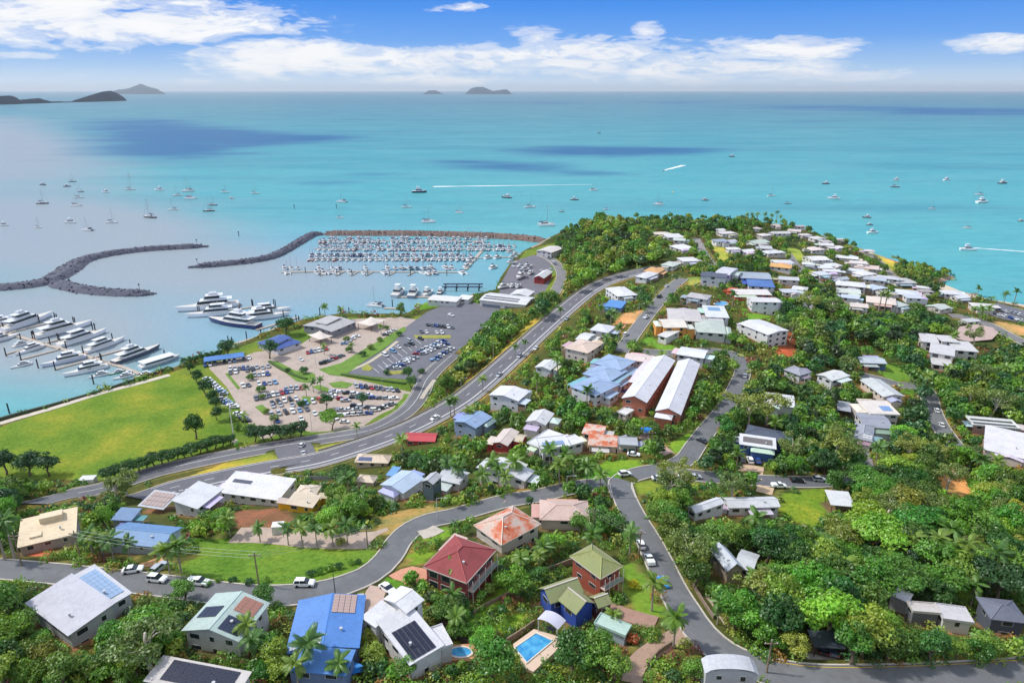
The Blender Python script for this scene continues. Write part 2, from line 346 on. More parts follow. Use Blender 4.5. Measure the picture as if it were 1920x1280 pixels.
def proto_done(o):                         # remember a prototype's children for copying
    KIDS[o.name] = list(o.children)
    for c in o.children: proto_done(c)
# ------------------------------------------------------------------ roads: centre lines traced on the photo, laid on the terrain
ROADS = [  # (name, width, pixels, kerb, centre line, colour)
 ('street', 6.3, [(-140, 1058), (-60, 1062), (0, 1067), (70, 1073), (150, 1081), (250, 1092), (350, 1104), (450, 1116), (540, 1116), (620, 1104), (690, 1078), (728, 1046), (750, 1012), (778, 990), (812, 976), (850, 967), (900, 953), (950, 940), (1010, 930), (1080, 914), (1150, 906)], 1, 0, (112, 114, 122)),
 ('street', 6.8, [(1170, 935), (1163, 905), (1200, 888), (1250, 878), (1285, 862), (1303, 838), (1325, 808), (1360, 765), (1383, 722), (1392, 695), (1378, 668), (1330, 658), (1260, 662), (1205, 660)], 1, 0, (112, 114, 122)),
 ('street', 7.5, [(1163, 660), (1178, 640), (1200, 610), (1222, 582), (1245, 556), (1262, 538), (1280, 522)], 1, 0, (122, 123, 130)),
 ('street', 6.6, [(1163, 905), (1172, 935), (1190, 972), (1212, 1008), (1234, 1050), (1256, 1096), (1281, 1140), (1312, 1184), (1352, 1220), (1402, 1246), (1470, 1264), (1560, 1274), (1700, 1273), (1850, 1266), (1990, 1256), (2100, 1250)], 1, 0, (112, 114, 122)),
 ('street', 6.5, [(1250, 884), (1310, 893), (1380, 899), (1450, 903), (1530, 904), (1590, 899), (1650, 888), (1700, 868)], 1, 0, (104, 106, 116)),
 ('street', 7.0, [(1800, 850), (1764, 802), (1748, 768), (1741, 742), (1728, 726), (1690, 723), (1650, 712), (1610, 703)], 1, 0, (118, 120, 126)),
 ('street', 7.0, [(1338, 500), (1328, 488), (1317, 470), (1305, 447)], 0, 0, (150, 145, 148)),
 ('street', 6.0, [(1478, 476), (1494, 498), (1515, 516), (1540, 532)], 0, 0, (132, 130, 136)),
 ('street', 6.0, [(1510, 586), (1516, 566), (1512, 552)], 0, 0, (140, 140, 150)),
 ('street', 6.5, [(1585, 465), (1625, 475), (1650, 492), (1668, 512), (1700, 540)], 0, 0, (150, 142, 138)),
 ('beach_road', 8.0, [(2000, 680), (1935, 650), (1890, 628), (1850, 608), (1812, 596), (1780, 592)], 1, 0, (128, 126, 132)),
 ('lower_road', 9.5, [(60, 945), (130, 930), (170, 922), (220, 908), (300, 883), (400, 860), (500, 841), (600, 825), (690, 807), (745, 784), (773, 760), (788, 738), (800, 712), (822, 688), (850, 664)], 1, 1, (110, 110, 120)),
 ('highway', 12.0, [(262, 936), (330, 917), (420, 896), (500, 880), (590, 864), (660, 844), (740, 816), (800, 789), (860, 755), (900, 725), (960, 672), (1010, 626), (1060, 582), (1100, 550), (1140, 528), (1195, 512), (1240, 503)], 1, 2, (108, 108, 120)),
 ('street', 15.0, [(545, 830), (556, 850), (562, 870)], 0, 0, (108, 108, 120)),
 ('marina_road', 8.0, [(1012, 478), (1032, 486), (1047, 500), (1053, 518), (1047, 536), (1036, 556)], 1, 0, (132, 132, 140)),
]
DRIVES = [  # driveways and paths
 ('driveway', 5.0, [(800, 1085), (772, 1075), (742, 1088)], (222, 160, 130)), ('driveway', 4.5, [(705, 1150), (700, 1120), (712, 1100)], (200, 175, 160)),
 ('driveway', 4.0, [(823, 990), (806, 998), (788, 1003)], (205, 195, 180)), ('driveway', 5.5, [(60, 1052), (75, 1035), (78, 1020)], (205, 110, 70)),
 ('driveway', 6.0, [(285, 1068), (278, 1052)], (214, 160, 110)), ('driveway', 5.0, [(1018, 893), (1002, 898)], (196, 196, 200)), ('driveway', 4.5, [(918, 935), (938, 945)], (200, 180, 165)),
 ('driveway', 7.0, [(440, 1003), (500, 1004), (600, 1012), (690, 1012), (735, 1002)], (190, 170, 155)), ('driveway', 4.0, [(1185, 1280), (1190, 1252), (1215, 1225), (1255, 1200), (1290, 1180)], (180, 150, 130)),
 ('driveway', 7.0, [(1532, 1228), (1540, 1252)], (176, 170, 165)), ('driveway', 8.0, [(1410, 872), (1405, 895)], (215, 185, 155)), ('driveway', 5.0, [(1612, 836), (1622, 862), (1625, 892)], (150, 145, 145)),
 ('driveway', 6.0, [(1165, 746), (1185, 720), (1205, 695)], (196, 150, 130)), ('driveway', 6.0, [(1130, 762), (1150, 742), (1160, 720), (1180, 702)], (180, 140, 125)), ('driveway', 5.0, [(1190, 800), (1215, 825), (1245, 845), (1262, 862)], (190, 160, 148)),
 ('driveway', 5.0, [(1432, 925), (1436, 912)], (214, 185, 150)), ('driveway', 4.0, [(1500, 872), (1510, 888)], (150, 165, 160)), ('driveway', 4.5, [(1310, 1115), (1325, 1145), (1345, 1180), (1350, 1195)], (190, 170, 155)),
 ('footpath', 3.6, [(-120, 832), (0, 794), (100, 765), (190, 737), (260, 719), (318, 703)], (215, 205, 190)), ('footpath', 2.2, [(655, 695), (690, 680), (720, 660), (745, 640)], (205, 195, 170)),
 ('footpath', 2.2, [(815, 712), (800, 732), (790, 748)], (200, 190, 175)), ('driveway', 5.0, [(1175, 606), (1165, 620)], (205, 150, 100)), ('driveway', 7.0, [(830, 880), (850, 868), (870, 855)], (150, 150, 155)),
 ('driveway', 4.0, [(1112, 1150), (1140, 1140), (1165, 1150), (1200, 1160), (1230, 1168)], (170, 135, 120))]
RL = []
for nm, w, px, kb, ml, colr in ROADS:
    RL.append((nm, w, smooth_line([hit(a, b) for a, b in px], 3.0), kb, ml, colr))
DL = [(nm, w, smooth_line([hit(a, b) for a, b in px], 1.5), colr) for nm, w, px, colr in DRIVES]
for nm, w, ln, colr in DL: carve(ln, w/2, 3.0)
for nm, w, ln, kb, ml, colr in RL: carve(ln, w/2, 4.5 if w < 9 else 6)
# ------------------------------------------------------------------ houses: three eave corners on the photo (left, near, right), eave height over the ground
HOUSES = []
def hs_(A, B, C, h, rt, rise, ridge, wall, roof, label, **kw): HOUSES.append((A, B, C, h, rt, rise, ridge, wall, roof, label, kw))
WH, GR, LG = (236, 236, 236), (176, 178, 186), (206, 208, 214)
# foreground
hs_((31, 1027), (143, 1000), (138, 962), 4.2, 'skillion', 1.8, 'a', (186, 172, 168), (236, 214, 178), 'beige house with cream sloping roof above the red driveway', wkind='render', extra='clerestory', bal=0)
hs_((196, 1016), (304, 1027), (322, 986), 4.6, 'gable', 1.3, 'a', (190, 204, 216), (112, 152, 198), 'house with pale blue metal roof beside the empty grass lot')
hs_((206, 974), (246, 976), (260, 955), 3.0, 'skillion', .6, 'a', (190, 204, 216), (120, 150, 190), 'small blue roofed annex behind the pale blue roofed house')
hs_((258, 952), (306, 955), (338, 924), 3.2, 'skillion', .8, 'b', (222, 226, 230), (206, 208, 214), 'white carport with brown solar panels and a parked car', carport=1, solar=[('t', .08, .92, .1, .9, 6, 3, (186, 166, 158))])
hs_((322, 944), (370, 954), (401, 912), 6.0, 'skillion', 1.2, 'b', (218, 222, 228), (224, 226, 230), 'white two storey house with butterfly roof beside the carport')
hs_((46, 1130), (127, 1192), (203, 1126), 4.8, 'skillion', 1.0, 'a', (196, 198, 206), (196, 196, 206), 'house with huge plain pale grey square roof at lower left')
hs_((134, 1086), (203, 1137), (268, 1124), 4.4, 'skillion', .8, 'b', (206, 208, 214), (206, 208, 216), 'pale grey roof wing carrying a blue solar array', solar=[('t', .12, .88, .15, .85, 8, 4, (150, 176, 216))])
hs_((339, 1182), (448, 1203), (437, 1117), 5.2, 'gable', 1.7, 'b', (216, 216, 212), (184, 204, 198), 'house with pale mint green gabled roof and three solar arrays', solar=[('r', .08, .42, .15, .8, 5, 3, (52, 58, 78)), ('r', .55, .92, .15, .8, 5, 3, (168, 120, 104)), ('l', .40, .68, .15, .85, 5, 3, (44, 48, 66))])
hs_((268, 1276), (440, 1310), (382, 1246), 4.5, 'skillion', .6, 'a', (206, 200, 196), (206, 200, 196), 'grey roof with dark solar panels cut by the bottom edge', solar=[('t', .15, .9, .15, .9, 8, 5, (42, 44, 60))])
hs_((534, 1226), (674, 1214), (657, 1117), 5.0, 'gable', 1.1, 'b', (120, 140, 176), (90, 142, 214), 'house with large bright blue metal roof beside the curving street', solar=[('r', .62, .98, .25, .92, 6, 4, (186, 160, 150)), ('l', .82, .97, .1, .95, 2, 9, (196, 204, 214))])
hs_((536, 1256), (648, 1266), (640, 1217), 4.4, 'skillion', .3, 'a', (120, 140, 176), (92, 146, 216), 'lower bright blue metal roof in front of the large blue roof')
hs_((718, 1122), (762, 1150), (810, 1132), 7.6, 'gable', .9, 'b', (226, 226, 228), (232, 232, 234), 'white upper storey box with rounded white roof')
hs_((676, 1160), (704, 1176), (762, 1152), 6.0, 'skillion', .5, 'b', (226, 226, 228), (230, 230, 232), 'white side wing left of the white upper storey box')
hs_((706, 1176), (768, 1247), (846, 1221), 5.0, 'skillion', 1.6, 'b', (226, 226, 228), (222, 222, 226), 'white house with seven rows of black solar panels on its front roof', solar=[('t', .34, .96, .12, .8, 7, 5, (40, 42, 58))])
hs_((806, 1178), (826, 1216), (846, 1212), 4.2, 'flat', .2, 'a', (220, 220, 222), (226, 226, 230), 'narrow white verandah roof beside the small round pool')
hs_((793, 1062), (875, 1093), (954, 1038), 6.8, 'hip', 2.6, 'b', (146, 70, 66), (158, 76, 76), 'two storey red brick house with red tiled hip roof', wkind='brick', rkind='clay_tile', bal=1, bigwin=1)
hs_((822, 1030), (848, 1040), (880, 1012), 5.8, 'skillion', .5, 'a', (160, 80, 76), (222, 190, 182), 'pinkish flat wing behind the red brick house', wkind='brick')
hs_((888, 984), (940, 1022), (1042, 1000), 4.2, 'hip', 3.0, 'a', (214, 206, 198), (226, 206, 192), 'house with rust streaked orange and white hip roof', rkind='rusty_tile')
hs_((1012, 974), (1106, 976), (1076, 938), 4.0, 'hip', 1.6, 'a', (210, 196, 186), (214, 186, 174), 'house with faded pink hip roof behind the rust streaked roof')
hs_((1068, 1042), (1126, 1085), (1179, 1068), 6.6, 'hip', 1.9, 'a', (166, 86, 66), (158, 160, 100), 'tall brick house with mossy olive hip roof and glazed balcony', wkind='brick', rkind='mossy_tile', bal=1)
hs_((1009, 1102), (1032, 1132), (1092, 1106), 4.6, 'gable', 1.9, 'b', (52, 84, 172), (156, 160, 116), 'blue timber house wing with mossy green roof beside the pergola', rkind='mossy_tile')
hs_((1046, 1124), (1080, 1152), (1126, 1137), 4.4, 'gable', 1.9, 'a', (46, 82, 178), (160, 162, 118), 'bright blue gable end with mossy green roof facing the pool', rkind='mossy_tile')
hs_((1104, 1118), (1122, 1140), (1146, 1128), 4.0, 'gable', 1.2, 'b', (110, 60, 56), (160, 162, 118), 'short mossy roofed wing joined to the bright blue gable', rkind='mossy_tile')
hs_((1114, 1168), (1172, 1192), (1202, 1180), 3.4, 'flat', .3, 'a', (196, 208, 222), (190, 216, 206), 'pale blue garage with flat mint roof by the steep street', bigwin=1)
hs_((1288, 950), (1304, 962), (1357, 941), 3.6, 'gable', .8, 'b', (220, 222, 228), (222, 224, 230), 'white curved roof house half hidden beside the gum trees')
hs_((1322, 1262), (1424, 1266), (1416, 1238), 4.4, 'vault', 1.4, 'b', (206, 206, 210), (206, 208, 214), 'round vaulted pale grey roof at the bottom edge by the street')
hs_((1366, 952), (1464, 950), (1456, 930), 3.6, 'gable', 1.0, 'a', (214, 216, 220), (214, 216, 220), 'long pale grey roof below the cross street')
hs_((1330, 1030), (1364, 1071), (1395, 1064), 4.4, 'gable', 1.8, 'a', (176, 160, 140), (196, 204, 216), 'steep grey gabled cottage among dense trees')
hs_((1376, 1060), (1412, 1072), (1426, 1040), 3.6, 'gable', 1.0, 'a', (186, 176, 160), (206, 210, 216), 'smaller grey wing right of the steep gabled cottage')
hs_((1668, 1114), (1704, 1130), (1732, 1125), 4.0, 'skillion', .5, 'a', (210, 210, 214), (212, 212, 220), 'white flat roof poking out of the forest')
hs_((1712, 1146), (1764, 1150), (1762, 1132), 4.4, 'flat', .4, 'a', (120, 122, 130), (206, 200, 196), 'flat roofed house with grey terrace in the forest')
hs_((1768, 1160), (1826, 1168), (1820, 1140), 4.2, 'flat', .4, 'a', (226, 226, 226), (206, 204, 206), 'white walled house with flat roof left of the slate roof')
hs_((1830, 1118), (1858, 1160), (1922, 1158), 5.0, 'hip', 1.2, 'a', (86, 92, 106), (112, 116, 130), 'dark slate hip roofed house at the right edge of the forest')
hs_((1527, 1212), (1586, 1216), (1586, 1184), 3.0, 'flat', .2, 'a', (60, 66, 74), (58, 66, 76), 'dark carport roof hidden between trees above the bottom street', carport=1)
hs_((1558, 946), (1604, 950), (1612, 926), 3.2, 'skillion', .6, 'a', (226, 226, 226), (224, 226, 228), 'open sided white shelter at the end of the grass bank', carport=1)
# middle row, from the highway up
hs_((404, 922), (522, 938), (554, 902), 5.4, 'skillion', 1.2, 'a', (230, 230, 232), (232, 232, 234), 'very long white roofed house beside the highway', solar=[('t', .1, .4, .5, .65, 6, 1, (90, 92, 106))])
hs_((534, 944), (586, 952), (602, 932), 3.0, 'skillion', .8, 'a', (238, 190, 48), (222, 206, 184), 'bright yellow house with cream lower roof by bare earth')
hs_((550, 928), (590, 930), (594, 910), 5.2, 'hip', .9, 'a', (236, 190, 60), (226, 210, 190), 'cream upper roof of the yellow house')
hs_((712, 908), (756, 925), (806, 900), 4.6, 'gable', 1.2, 'b', (222, 228, 236), (190, 208, 230), 'pale blue gabled house above the sloping verge')
hs_((723, 890), (738, 893), (762, 880), 4.2, 'skillion', .5, 'a', (206, 214, 226), (120, 170, 222), 'small sky blue roof behind the pale blue gabled house')
hs_((790, 902), (812, 908), (830, 892), 7.0, 'gable', 1.0, 'b', (92, 112, 122), (196, 198, 202), 'tall narrow slate walled tower house with outside stairs')
hs_((818, 898), (862, 908), (884, 886), 4.2, 'gable', 1.0, 'a', (214, 216, 220), (206, 210, 216), 'pale grey roofed house right of the slate tower house')
hs_((892, 876), (984, 902), (1010, 884), 5.0, 'gable', 1.6, 'b', (220, 220, 222), (216, 218, 222), 'large light grey roofed house above the concrete driveway')
hs_((1016, 842), (1070, 836), (1066, 815), 6.2, 'flat', .4, 'a', (206, 208, 212), (226, 228, 232), 'modern pale grey cube house with roof skylight strip', solar=[('t', .1, .85, .2, .55, 6, 1, (120, 150, 190))], bigwin=1)
hs_((988, 830), (1020, 842), (1064, 818), 5.2, 'flat', .3, 'a', (214, 216, 220), (236, 236, 238), 'flat white wing behind the modern grey cube house')
hs_((1062, 838), (1096, 828), (1086, 812), 4.8, 'flat', .3, 'a', (216, 216, 220), (232, 232, 234), 'flat white rear roof right of the modern grey cube house')
hs_((984, 790), (1023, 797), (1070, 780), 4.8, 'gable', 1.3, 'b', (220, 212, 206), (222, 222, 224), 'white gabled house with cream end wall above terraced garden')
hs_((921, 830), (952, 836), (996, 813), 3.6, 'gable', 1.0, 'b', (188, 70, 72), (222, 208, 200), 'red walled house with beige gabled roof')
hs_((916, 740), (972, 752), (996, 734), 6.2, 'gable', 1.2, 'b', (228, 228, 236), (232, 232, 238), 'white two storey house overlooking the highway bend')
hs_((850, 790), (892, 803), (926, 782), 5.6, 'gable', 1.3, 'b', (140, 160, 186), (150, 176, 212), 'steel blue roofed house beside the highway with open carport below')
hs_((1002, 688), (1032, 694), (1052, 680), 4.2, 'gable', 1.0, 'b', (220, 222, 226), (226, 228, 232), 'small white house deep in trees beside the highway')
hs_((1058, 652), (1102, 662), (1128, 644), 5.8, 'hip', 1.2, 'a', (222, 210, 202), (226, 204, 188), 'beige two storey house with tiled hip roof near the ridge street')
hs_((1078, 636), (1100, 640), (1114, 626), 4.6, 'gable', .9, 'a', (224, 224, 226), (226, 228, 230), 'white roofed house just behind the beige hip roofed house')
hs_((1105, 618), (1140, 624), (1158, 612), 4.2, 'hip', 1.0, 'a', (222, 214, 210), (222, 224, 230), 'pale hip roofed house below the orange building site')
hs_((1069, 724), (1118, 742), (1146, 714), 6.2, 'hip', 1.5, 'a', (226, 230, 236), (160, 184, 216), 'nearest block of the pale blue hip roofed townhouses')
hs_((1092, 700), (1144, 715), (1166, 692), 6.4, 'hip', 1.5, 'a', (226, 230, 236), (162, 186, 218), 'middle block of the pale blue hip roofed townhouses')
hs_((1112, 680), (1164, 694), (1182, 674), 6.6, 'hip', 1.5, 'a', (226, 230, 236), (162, 186, 218), 'farthest block of the pale blue hip roofed townhouses')
hs_((1124, 742), (1144, 748), (1152, 734), 3.4, 'flat', .3, 'a', (226, 230, 236), (170, 192, 220), 'near garage block of the pale blue townhouses')
hs_((1144, 720), (1164, 726), (1176, 712), 3.4, 'flat', .3, 'a', (226, 230, 236), (170, 192, 220), 'middle garage block of the pale blue townhouses')
hs_((1164, 700), (1182, 706), (1196, 692), 3.4, 'flat', .3, 'a', (226, 230, 236), (170, 192, 220), 'far garage block of the pale blue townhouses')
hs_((1165, 746), (1213, 755), (1276, 677), 7.0, 'gable', 2.0, 'b', (190, 116, 92), (228, 228, 234), 'left row of brick townhouses under one long white gabled roof', wkind='brick')
hs_((1228, 770), (1277, 778), (1330, 684), 6.4, 'gable', 2.0, 'b', (184, 112, 90), (226, 226, 232), 'right row of brick townhouses under one long white gabled roof', wkind='brick')
hs_((1157, 772), (1174, 778), (1180, 766), 3.0, 'flat', .2, 'a', (216, 206, 202), (232, 232, 234), 'small white square garage before the brick townhouses')
hs_((1090, 812), (1130, 818), (1142, 802), 3.4, 'skillion', .6, 'a', (226, 206, 190), (232, 220, 210), 'low house of white roof strips and rusty gaps', rkind='rusty_tile')
hs_((1102, 834), (1158, 838), (1152, 818), 3.2, 'skillion', .5, 'a', (226, 206, 190), (226, 210, 196), 'lower rusty striped roof beside the green garage doors', rkind='rusty_tile')
hs_((1160, 834), (1196, 836), (1184, 820), 3.2, 'flat', .3, 'a', (214, 206, 198), (186, 190, 196), 'double garage with dark green doors', gdoor=(28, 92, 80))
hs_((1170, 674), (1224, 680), (1238, 668), 4.2, 'gable', .8, 'a', (226, 222, 222), (232, 216, 210), 'long low pinkish white roofed house on the ridge street')
hs_((1268, 664), (1320, 672), (1336, 658), 5.0, 'gable', .8, 'a', (222, 226, 232), (232, 234, 238), 'white flat looking house at the end of the townhouse rows')
hs_((1244, 614), (1290, 614), (1282, 598), 6.4, 'gable', 1.0, 'a', (240, 166, 82), (236, 228, 216), 'white house with bright orange upper storey')
hs_((1232, 628), (1250, 633), (1262, 618), 4.0, 'skillion', .5, 'a', (226, 222, 216), (226, 224, 220), 'white lower wing left of the orange upper storey')
hs_((1254, 600), (1318, 603), (1314, 580), 4.4, 'hip', .9, 'a', (220, 216, 212), (210, 204, 202), 'wide taupe roofed house behind the orange upper storey')
hs_((1324, 594), (1368, 596), (1360, 574), 5.2, 'flat', .4, 'a', (226, 228, 230), (226, 230, 234), 'white flat roofed house with a blue solar patch', solar=[('t', .2, .75, .55, .85, 5, 2, (120, 160, 206))])
hs_((1304, 622), (1362, 626), (1354, 600), 4.6, 'hip', .9, 'a', (214, 214, 206), (196, 206, 196), 'grey green hip roofed house right of the orange upper storey')
hs_((1384, 606), (1440, 628), (1428, 600), 5.6, 'gable', 1.0, 'a', (228, 228, 230), (230, 230, 232), 'white rounded roof house beside the red earth cutting')
hs_((1468, 692), (1500, 704), (1530, 700), 4.4, 'hip', 1.4, 'a', (222, 222, 224), (166, 168, 180), 'grey pyramid roofed house with white walls')
hs_((1530, 702), (1560, 714), (1608, 710), 5.0, 'gable', 1.0, 'b', (226, 226, 228), (226, 228, 226), 'white house with blue tarpaulin on its wall')
hs_((1612, 712), (1656, 744), (1690, 738), 4.4, 'gable', 1.1, 'a', (226, 210, 196), (206, 210, 210), 'long silver gabled roof beside the yellow hedge')
hs_((1631, 776), (1688, 778), (1684, 752), 6.2, 'flat', .4, 'a', (206, 196, 190), (230, 222, 214), 'beige flat roofed house with two blue roof panels', solar=[('t', .55, .9, .25, .6, 2, 1, (110, 150, 206))])
hs_((1598, 820), (1636, 828), (1674, 806), 4.2, 'hip', 1.4, 'a', (228, 228, 228), (166, 170, 182), 'white walled house with grey roof and white solar racks', solar=[('f', .5, .95, .3, .5, 5, 1, (226, 228, 230)), ('f', .5, .95, .6, .8, 5, 1, (226, 228, 230))])
hs_((1620, 800), (1676, 804), (1674, 778), 5.0, 'gable', 1.0, 'a', (214, 214, 216), (160, 164, 178), 'dark grey rear roof behind the white solar racks')
hs_((1602, 668), (1614, 680), (1660, 678), 3.6, 'gable', .9, 'b', (80, 110, 160), (196, 206, 212), 'small silver roofed house with blue walls by the lawn')
hs_((1570, 768), (1596, 772), (1594, 754), 3.2, 'flat', .2, 'a', (206, 208, 210), (170, 174, 184), 'small grey carport beside the hedge lined yard', carport=1)
hs_((1396, 812), (1470, 828), (1472, 810), 5.6, 'hip', 1.2, 'a', (64, 98, 154), (86, 94, 112), 'dark blue two storey house with slate roof', rkind='sheet')
hs_((1386, 832), (1456, 842), (1460, 824), 5.2, 'skillion', .5, 'a', (66, 102, 160), (228, 230, 234), 'white roof slab with solar strip on the dark blue house', solar=[('t', .1, .9, .25, .75, 8, 1, (110, 104, 104))])
hs_((1432, 756), (1490, 764), (1522, 746), 5.0, 'gable', 1.1, 'a', (226, 228, 230), (228, 230, 232), 'white house behind the tall white trunked gum')
hs_((1824, 796), (1914, 804), (1908, 788), 4.6, 'flat', .4, 'a', (186, 150, 140), (226, 228, 224), 'flat roofed brick house with long white roof stripes', solar=[('t', .05, .95, .15, .35, 10, 1, (70, 74, 82)), ('t', .05, .95, .55, .75, 10, 1, (70, 74, 82))])
hs_((1844, 842), (1930, 862), (1935, 818), 5.0, 'skillion', .8, 'a', (222, 206, 200), (230, 228, 230), 'large white roofed house with orange patches at right edge')
# modern white apartments
for i, (a, b, c, hh, lb) in enumerate([((1728, 640), (1762, 644), (1766, 628), 6.0, 'back left box of the white stepped apartment block'), ((1742, 660), (1790, 668), (1794, 650), 7.0, 'front left box of the white stepped apartment block'), ((1766, 640), (1800, 642), (1800, 630), 7.0, 'back middle box of the white stepped apartment block'),
        ((1790, 656), (1836, 660), (1838, 642), 6.0, 'front right box of the white stepped apartment block'), ((1746, 682), (1786, 688), (1794, 672), 3.6, 'lowest terrace box of the white stepped apartment block')]):
    hs_(a, b, c, hh, 'flat', .5, 'a', (226, 222, 220), (216, 214, 214), lb, bigwin=1)
# headland
hs_((1134, 540), (1158, 556), (1182, 544), 4.6, 'hip', 1.0, 'a', (226, 226, 228), (230, 230, 232), 'white hip roofed house beside the highway crest')
hs_((1132, 574), (1165, 578), (1168, 566), 3.6, 'skillion', .6, 'a', (120, 150, 190), (92, 150, 214), 'small bright blue roof in trees below the ridge street')
hs_((1206, 508), (1234, 512), (1264, 506), 4.0, 'hip', 1.2, 'a', (226, 206, 190), (226, 176, 118), 'orange hip roofed house at the end of the ridge street')
hs_((1190, 518), (1212, 522), (1236, 512), 4.0, 'hip', 1.0, 'a', (226, 226, 228), (226, 226, 230), 'white hip roofed house left of the orange hip roof')
hs_((1238, 496), (1262, 500), (1284, 494), 3.8, 'hip', .9, 'a', (206, 214, 206), (206, 214, 206), 'pale green grey roof behind the orange hip roof')
hs_((1313, 517), (1363, 521), (1364, 513), 7.0, 'gable', 1.0, 'a', (234, 234, 236), (92, 98, 116), 'white three storey house with dark blue grey roof')
hs_((1340, 512), (1368, 516), (1378, 503), 6.0, 'vault', 1.2, 'a', (220, 220, 224), (214, 216, 222), 'rounded pale grey roof behind the dark blue grey roof')
hs_((1388, 521), (1448, 524), (1450, 512), 5.4, 'gable', 1.0, 'a', (150, 170, 200), (170, 182, 196), 'long steel grey roof above the blue and white house')
hs_((1403, 536), (1454, 539), (1460, 526), 5.2, 'hip', 1.2, 'a', (222, 228, 236), (84, 124, 190), 'white house with vivid blue hip roof on the headland')
hs_((1285, 556), (1326, 562), (1352, 556), 6.0, 'hip', 1.6, 'a', (230, 228, 230), (196, 192, 194), 'big white house with grey hip roof beside the ridge street')
hs_((1376, 552), (1448, 553), (1448, 544), 4.4, 'skillion', .5, 'a', (190, 92, 72), (232, 226, 222), 'long white roof over a red brick wall')
hs_((1410, 566), (1464, 567), (1462, 558), 7.4, 'gable', .7, 'a', (234, 234, 236), (226, 224, 226), 'white three storey apartment block above the lawn with parked cars')
hs_((1380, 548), (1362, 545), (1366, 538), 3.0, 'flat', .2, 'a', (200, 92, 60), (206, 98, 62), 'terracotta low roof left of the long white roof')
FAR = [(1262, 442, 16, (226, 226, 226)), (1240, 437, 14, (232, 220, 206)), (1278, 463, 15, WH), (1274, 449, 11, (206, 214, 206)), (1290, 486, 15, (232, 232, 236)), (1362, 436, 14, (226, 220, 220)), (1350, 430, 9, (230, 230, 232)),
       (1368, 452, 12, (206, 206, 220)), (1350, 451, 11, (160, 170, 186)), (1375, 466, 11, (232, 230, 228)), (1400, 470, 10, (236, 236, 238)), (1420, 453, 16, (196, 208, 196)), (1436, 464, 11, (206, 206, 208)), (1448, 472, 16, (226, 226, 230)),
       (1432, 440, 12, (232, 224, 222)), (1462, 436, 16, (206, 206, 206)), (1490, 432, 14, (216, 206, 200)), (1510, 440, 12, (216, 210, 210)), (1530, 446, 12, (226, 220, 216)), (1548, 452, 10, (206, 196, 196)), (1455, 414+8, 9, (206, 190, 180)), (1500, 424, 10, (190, 176, 176)),
       (1464, 498, 15, (236, 182, 110)), (1468, 490, 14, (222, 222, 224)), (1500, 540, 11, (226, 226, 226)), (1478, 522, 13, (206, 210, 214)), (1525, 466, 15, (238, 222, 216)), (1548, 458, 14, (222, 222, 222)), (1566, 463, 15, (236, 230, 228)), (1530, 484, 17, (236, 234, 232)),
       (1562, 496, 12, (226, 228, 230)), (1588, 482, 16, (236, 236, 236)), (1560, 507, 12, (230, 230, 234)), (1545, 500, 11, (230, 232, 236)), (1610, 492, 13, (232, 224, 220)), (1625, 500, 16, (230, 206, 196)), (1604, 506, 12, (226, 230, 232)), (1620, 512, 13, (236, 236, 236)), (1640, 522, 14, (186, 196, 210)),
       (1665, 520, 15, (206, 208, 214)), (1690, 526, 17, (196, 196, 196)), (1594, 532, 18, (230, 232, 234)), (1590, 545, 15, (214, 222, 214)), (1636, 538, 13, (206, 220, 234)), (1594, 556, 12, (206, 216, 232)), (1652, 563, 19, (238, 222, 208)), (1700, 548, 17, (222, 226, 232)), (1712, 556, 12, (206, 212, 222)),
       (1784, 548, 15, (222, 224, 230)), (1800, 556, 12, (226, 228, 232)), (1736, 545, 9, (176, 170, 170)), (1630, 470, 9, (216, 206, 206)), (1575, 448, 9, (206, 200, 200)), (1842, 572, 16, (220, 220, 214)), (1730, 538, 8, (226, 226, 226)), (1820, 600, 10, (206, 206, 206)), (1480, 545, 12, (206, 212, 220)),
       (1500, 552, 9, (226, 226, 226)), (1418, 428, 8, (226, 214, 206)), (1540, 512, 12, (216, 220, 228)), (1516, 494, 9, (222, 226, 222)), (1578, 522, 10, (190, 196, 206)), (1655, 548, 10, (200, 196, 190)), (1680, 570, 12, (196, 206, 200)), (1760, 575, 12, (206, 214, 206)), (1610, 572, 11, (226, 214, 206))]
FLAB = {}
def frame(A, B, C, h):
    c = hit((A[0]+C[0])/2, (A[1]+C[1])/2, h); z = c.z
    a, b, d = atz(*A, z), atz(*B, z), atz(*C, z)
    if (b.x-a.x)*(d.y-b.y)-(b.y-a.y)*(d.x-b.x) < 0: a, d = d, a; sw = True
    else: sw = False
    u = (b-a); Lx = u.length; u.normalize(); v = Vector((-u.y, u.x, 0)); Wy = max(2.5, (d-b).dot(v))
    cen = b - u*Lx/2 + v*Wy/2
    return cen, atan2(u.y, u.x), Lx, Wy, z, sw
HF = []
for sp in HOUSES:
    cen, ang, Lx, Wy, z, sw = frame(*sp[:4]); HF.append([sp, cen, ang, Lx, Wy, z, sw])
rr = random.Random(3)
for (x, y, w, rc) in FAR:
    h = rr.choice((2.9, 3.2, 3.6, 4.4)); c = hit(x, y, h); ang = rr.uniform(-.5, .5)
    Lx = w*rr.uniform(.9, 1.15); Wy = w*rr.uniform(.65, .95)
    rt = rr.choice(('hip', 'gable', 'hip', 'skillion', 'flat'))
    sp = ((0, 0),)*3 + (h, rt, 1.3 if rt in ('hip', 'gable') else .5, 'a', rr.choice(((226, 224, 222), (214, 206, 200), (230, 230, 232))), rc, None, {'far': 1})
    HF.append([sp, c, ang, Lx, Wy, c.z, False])
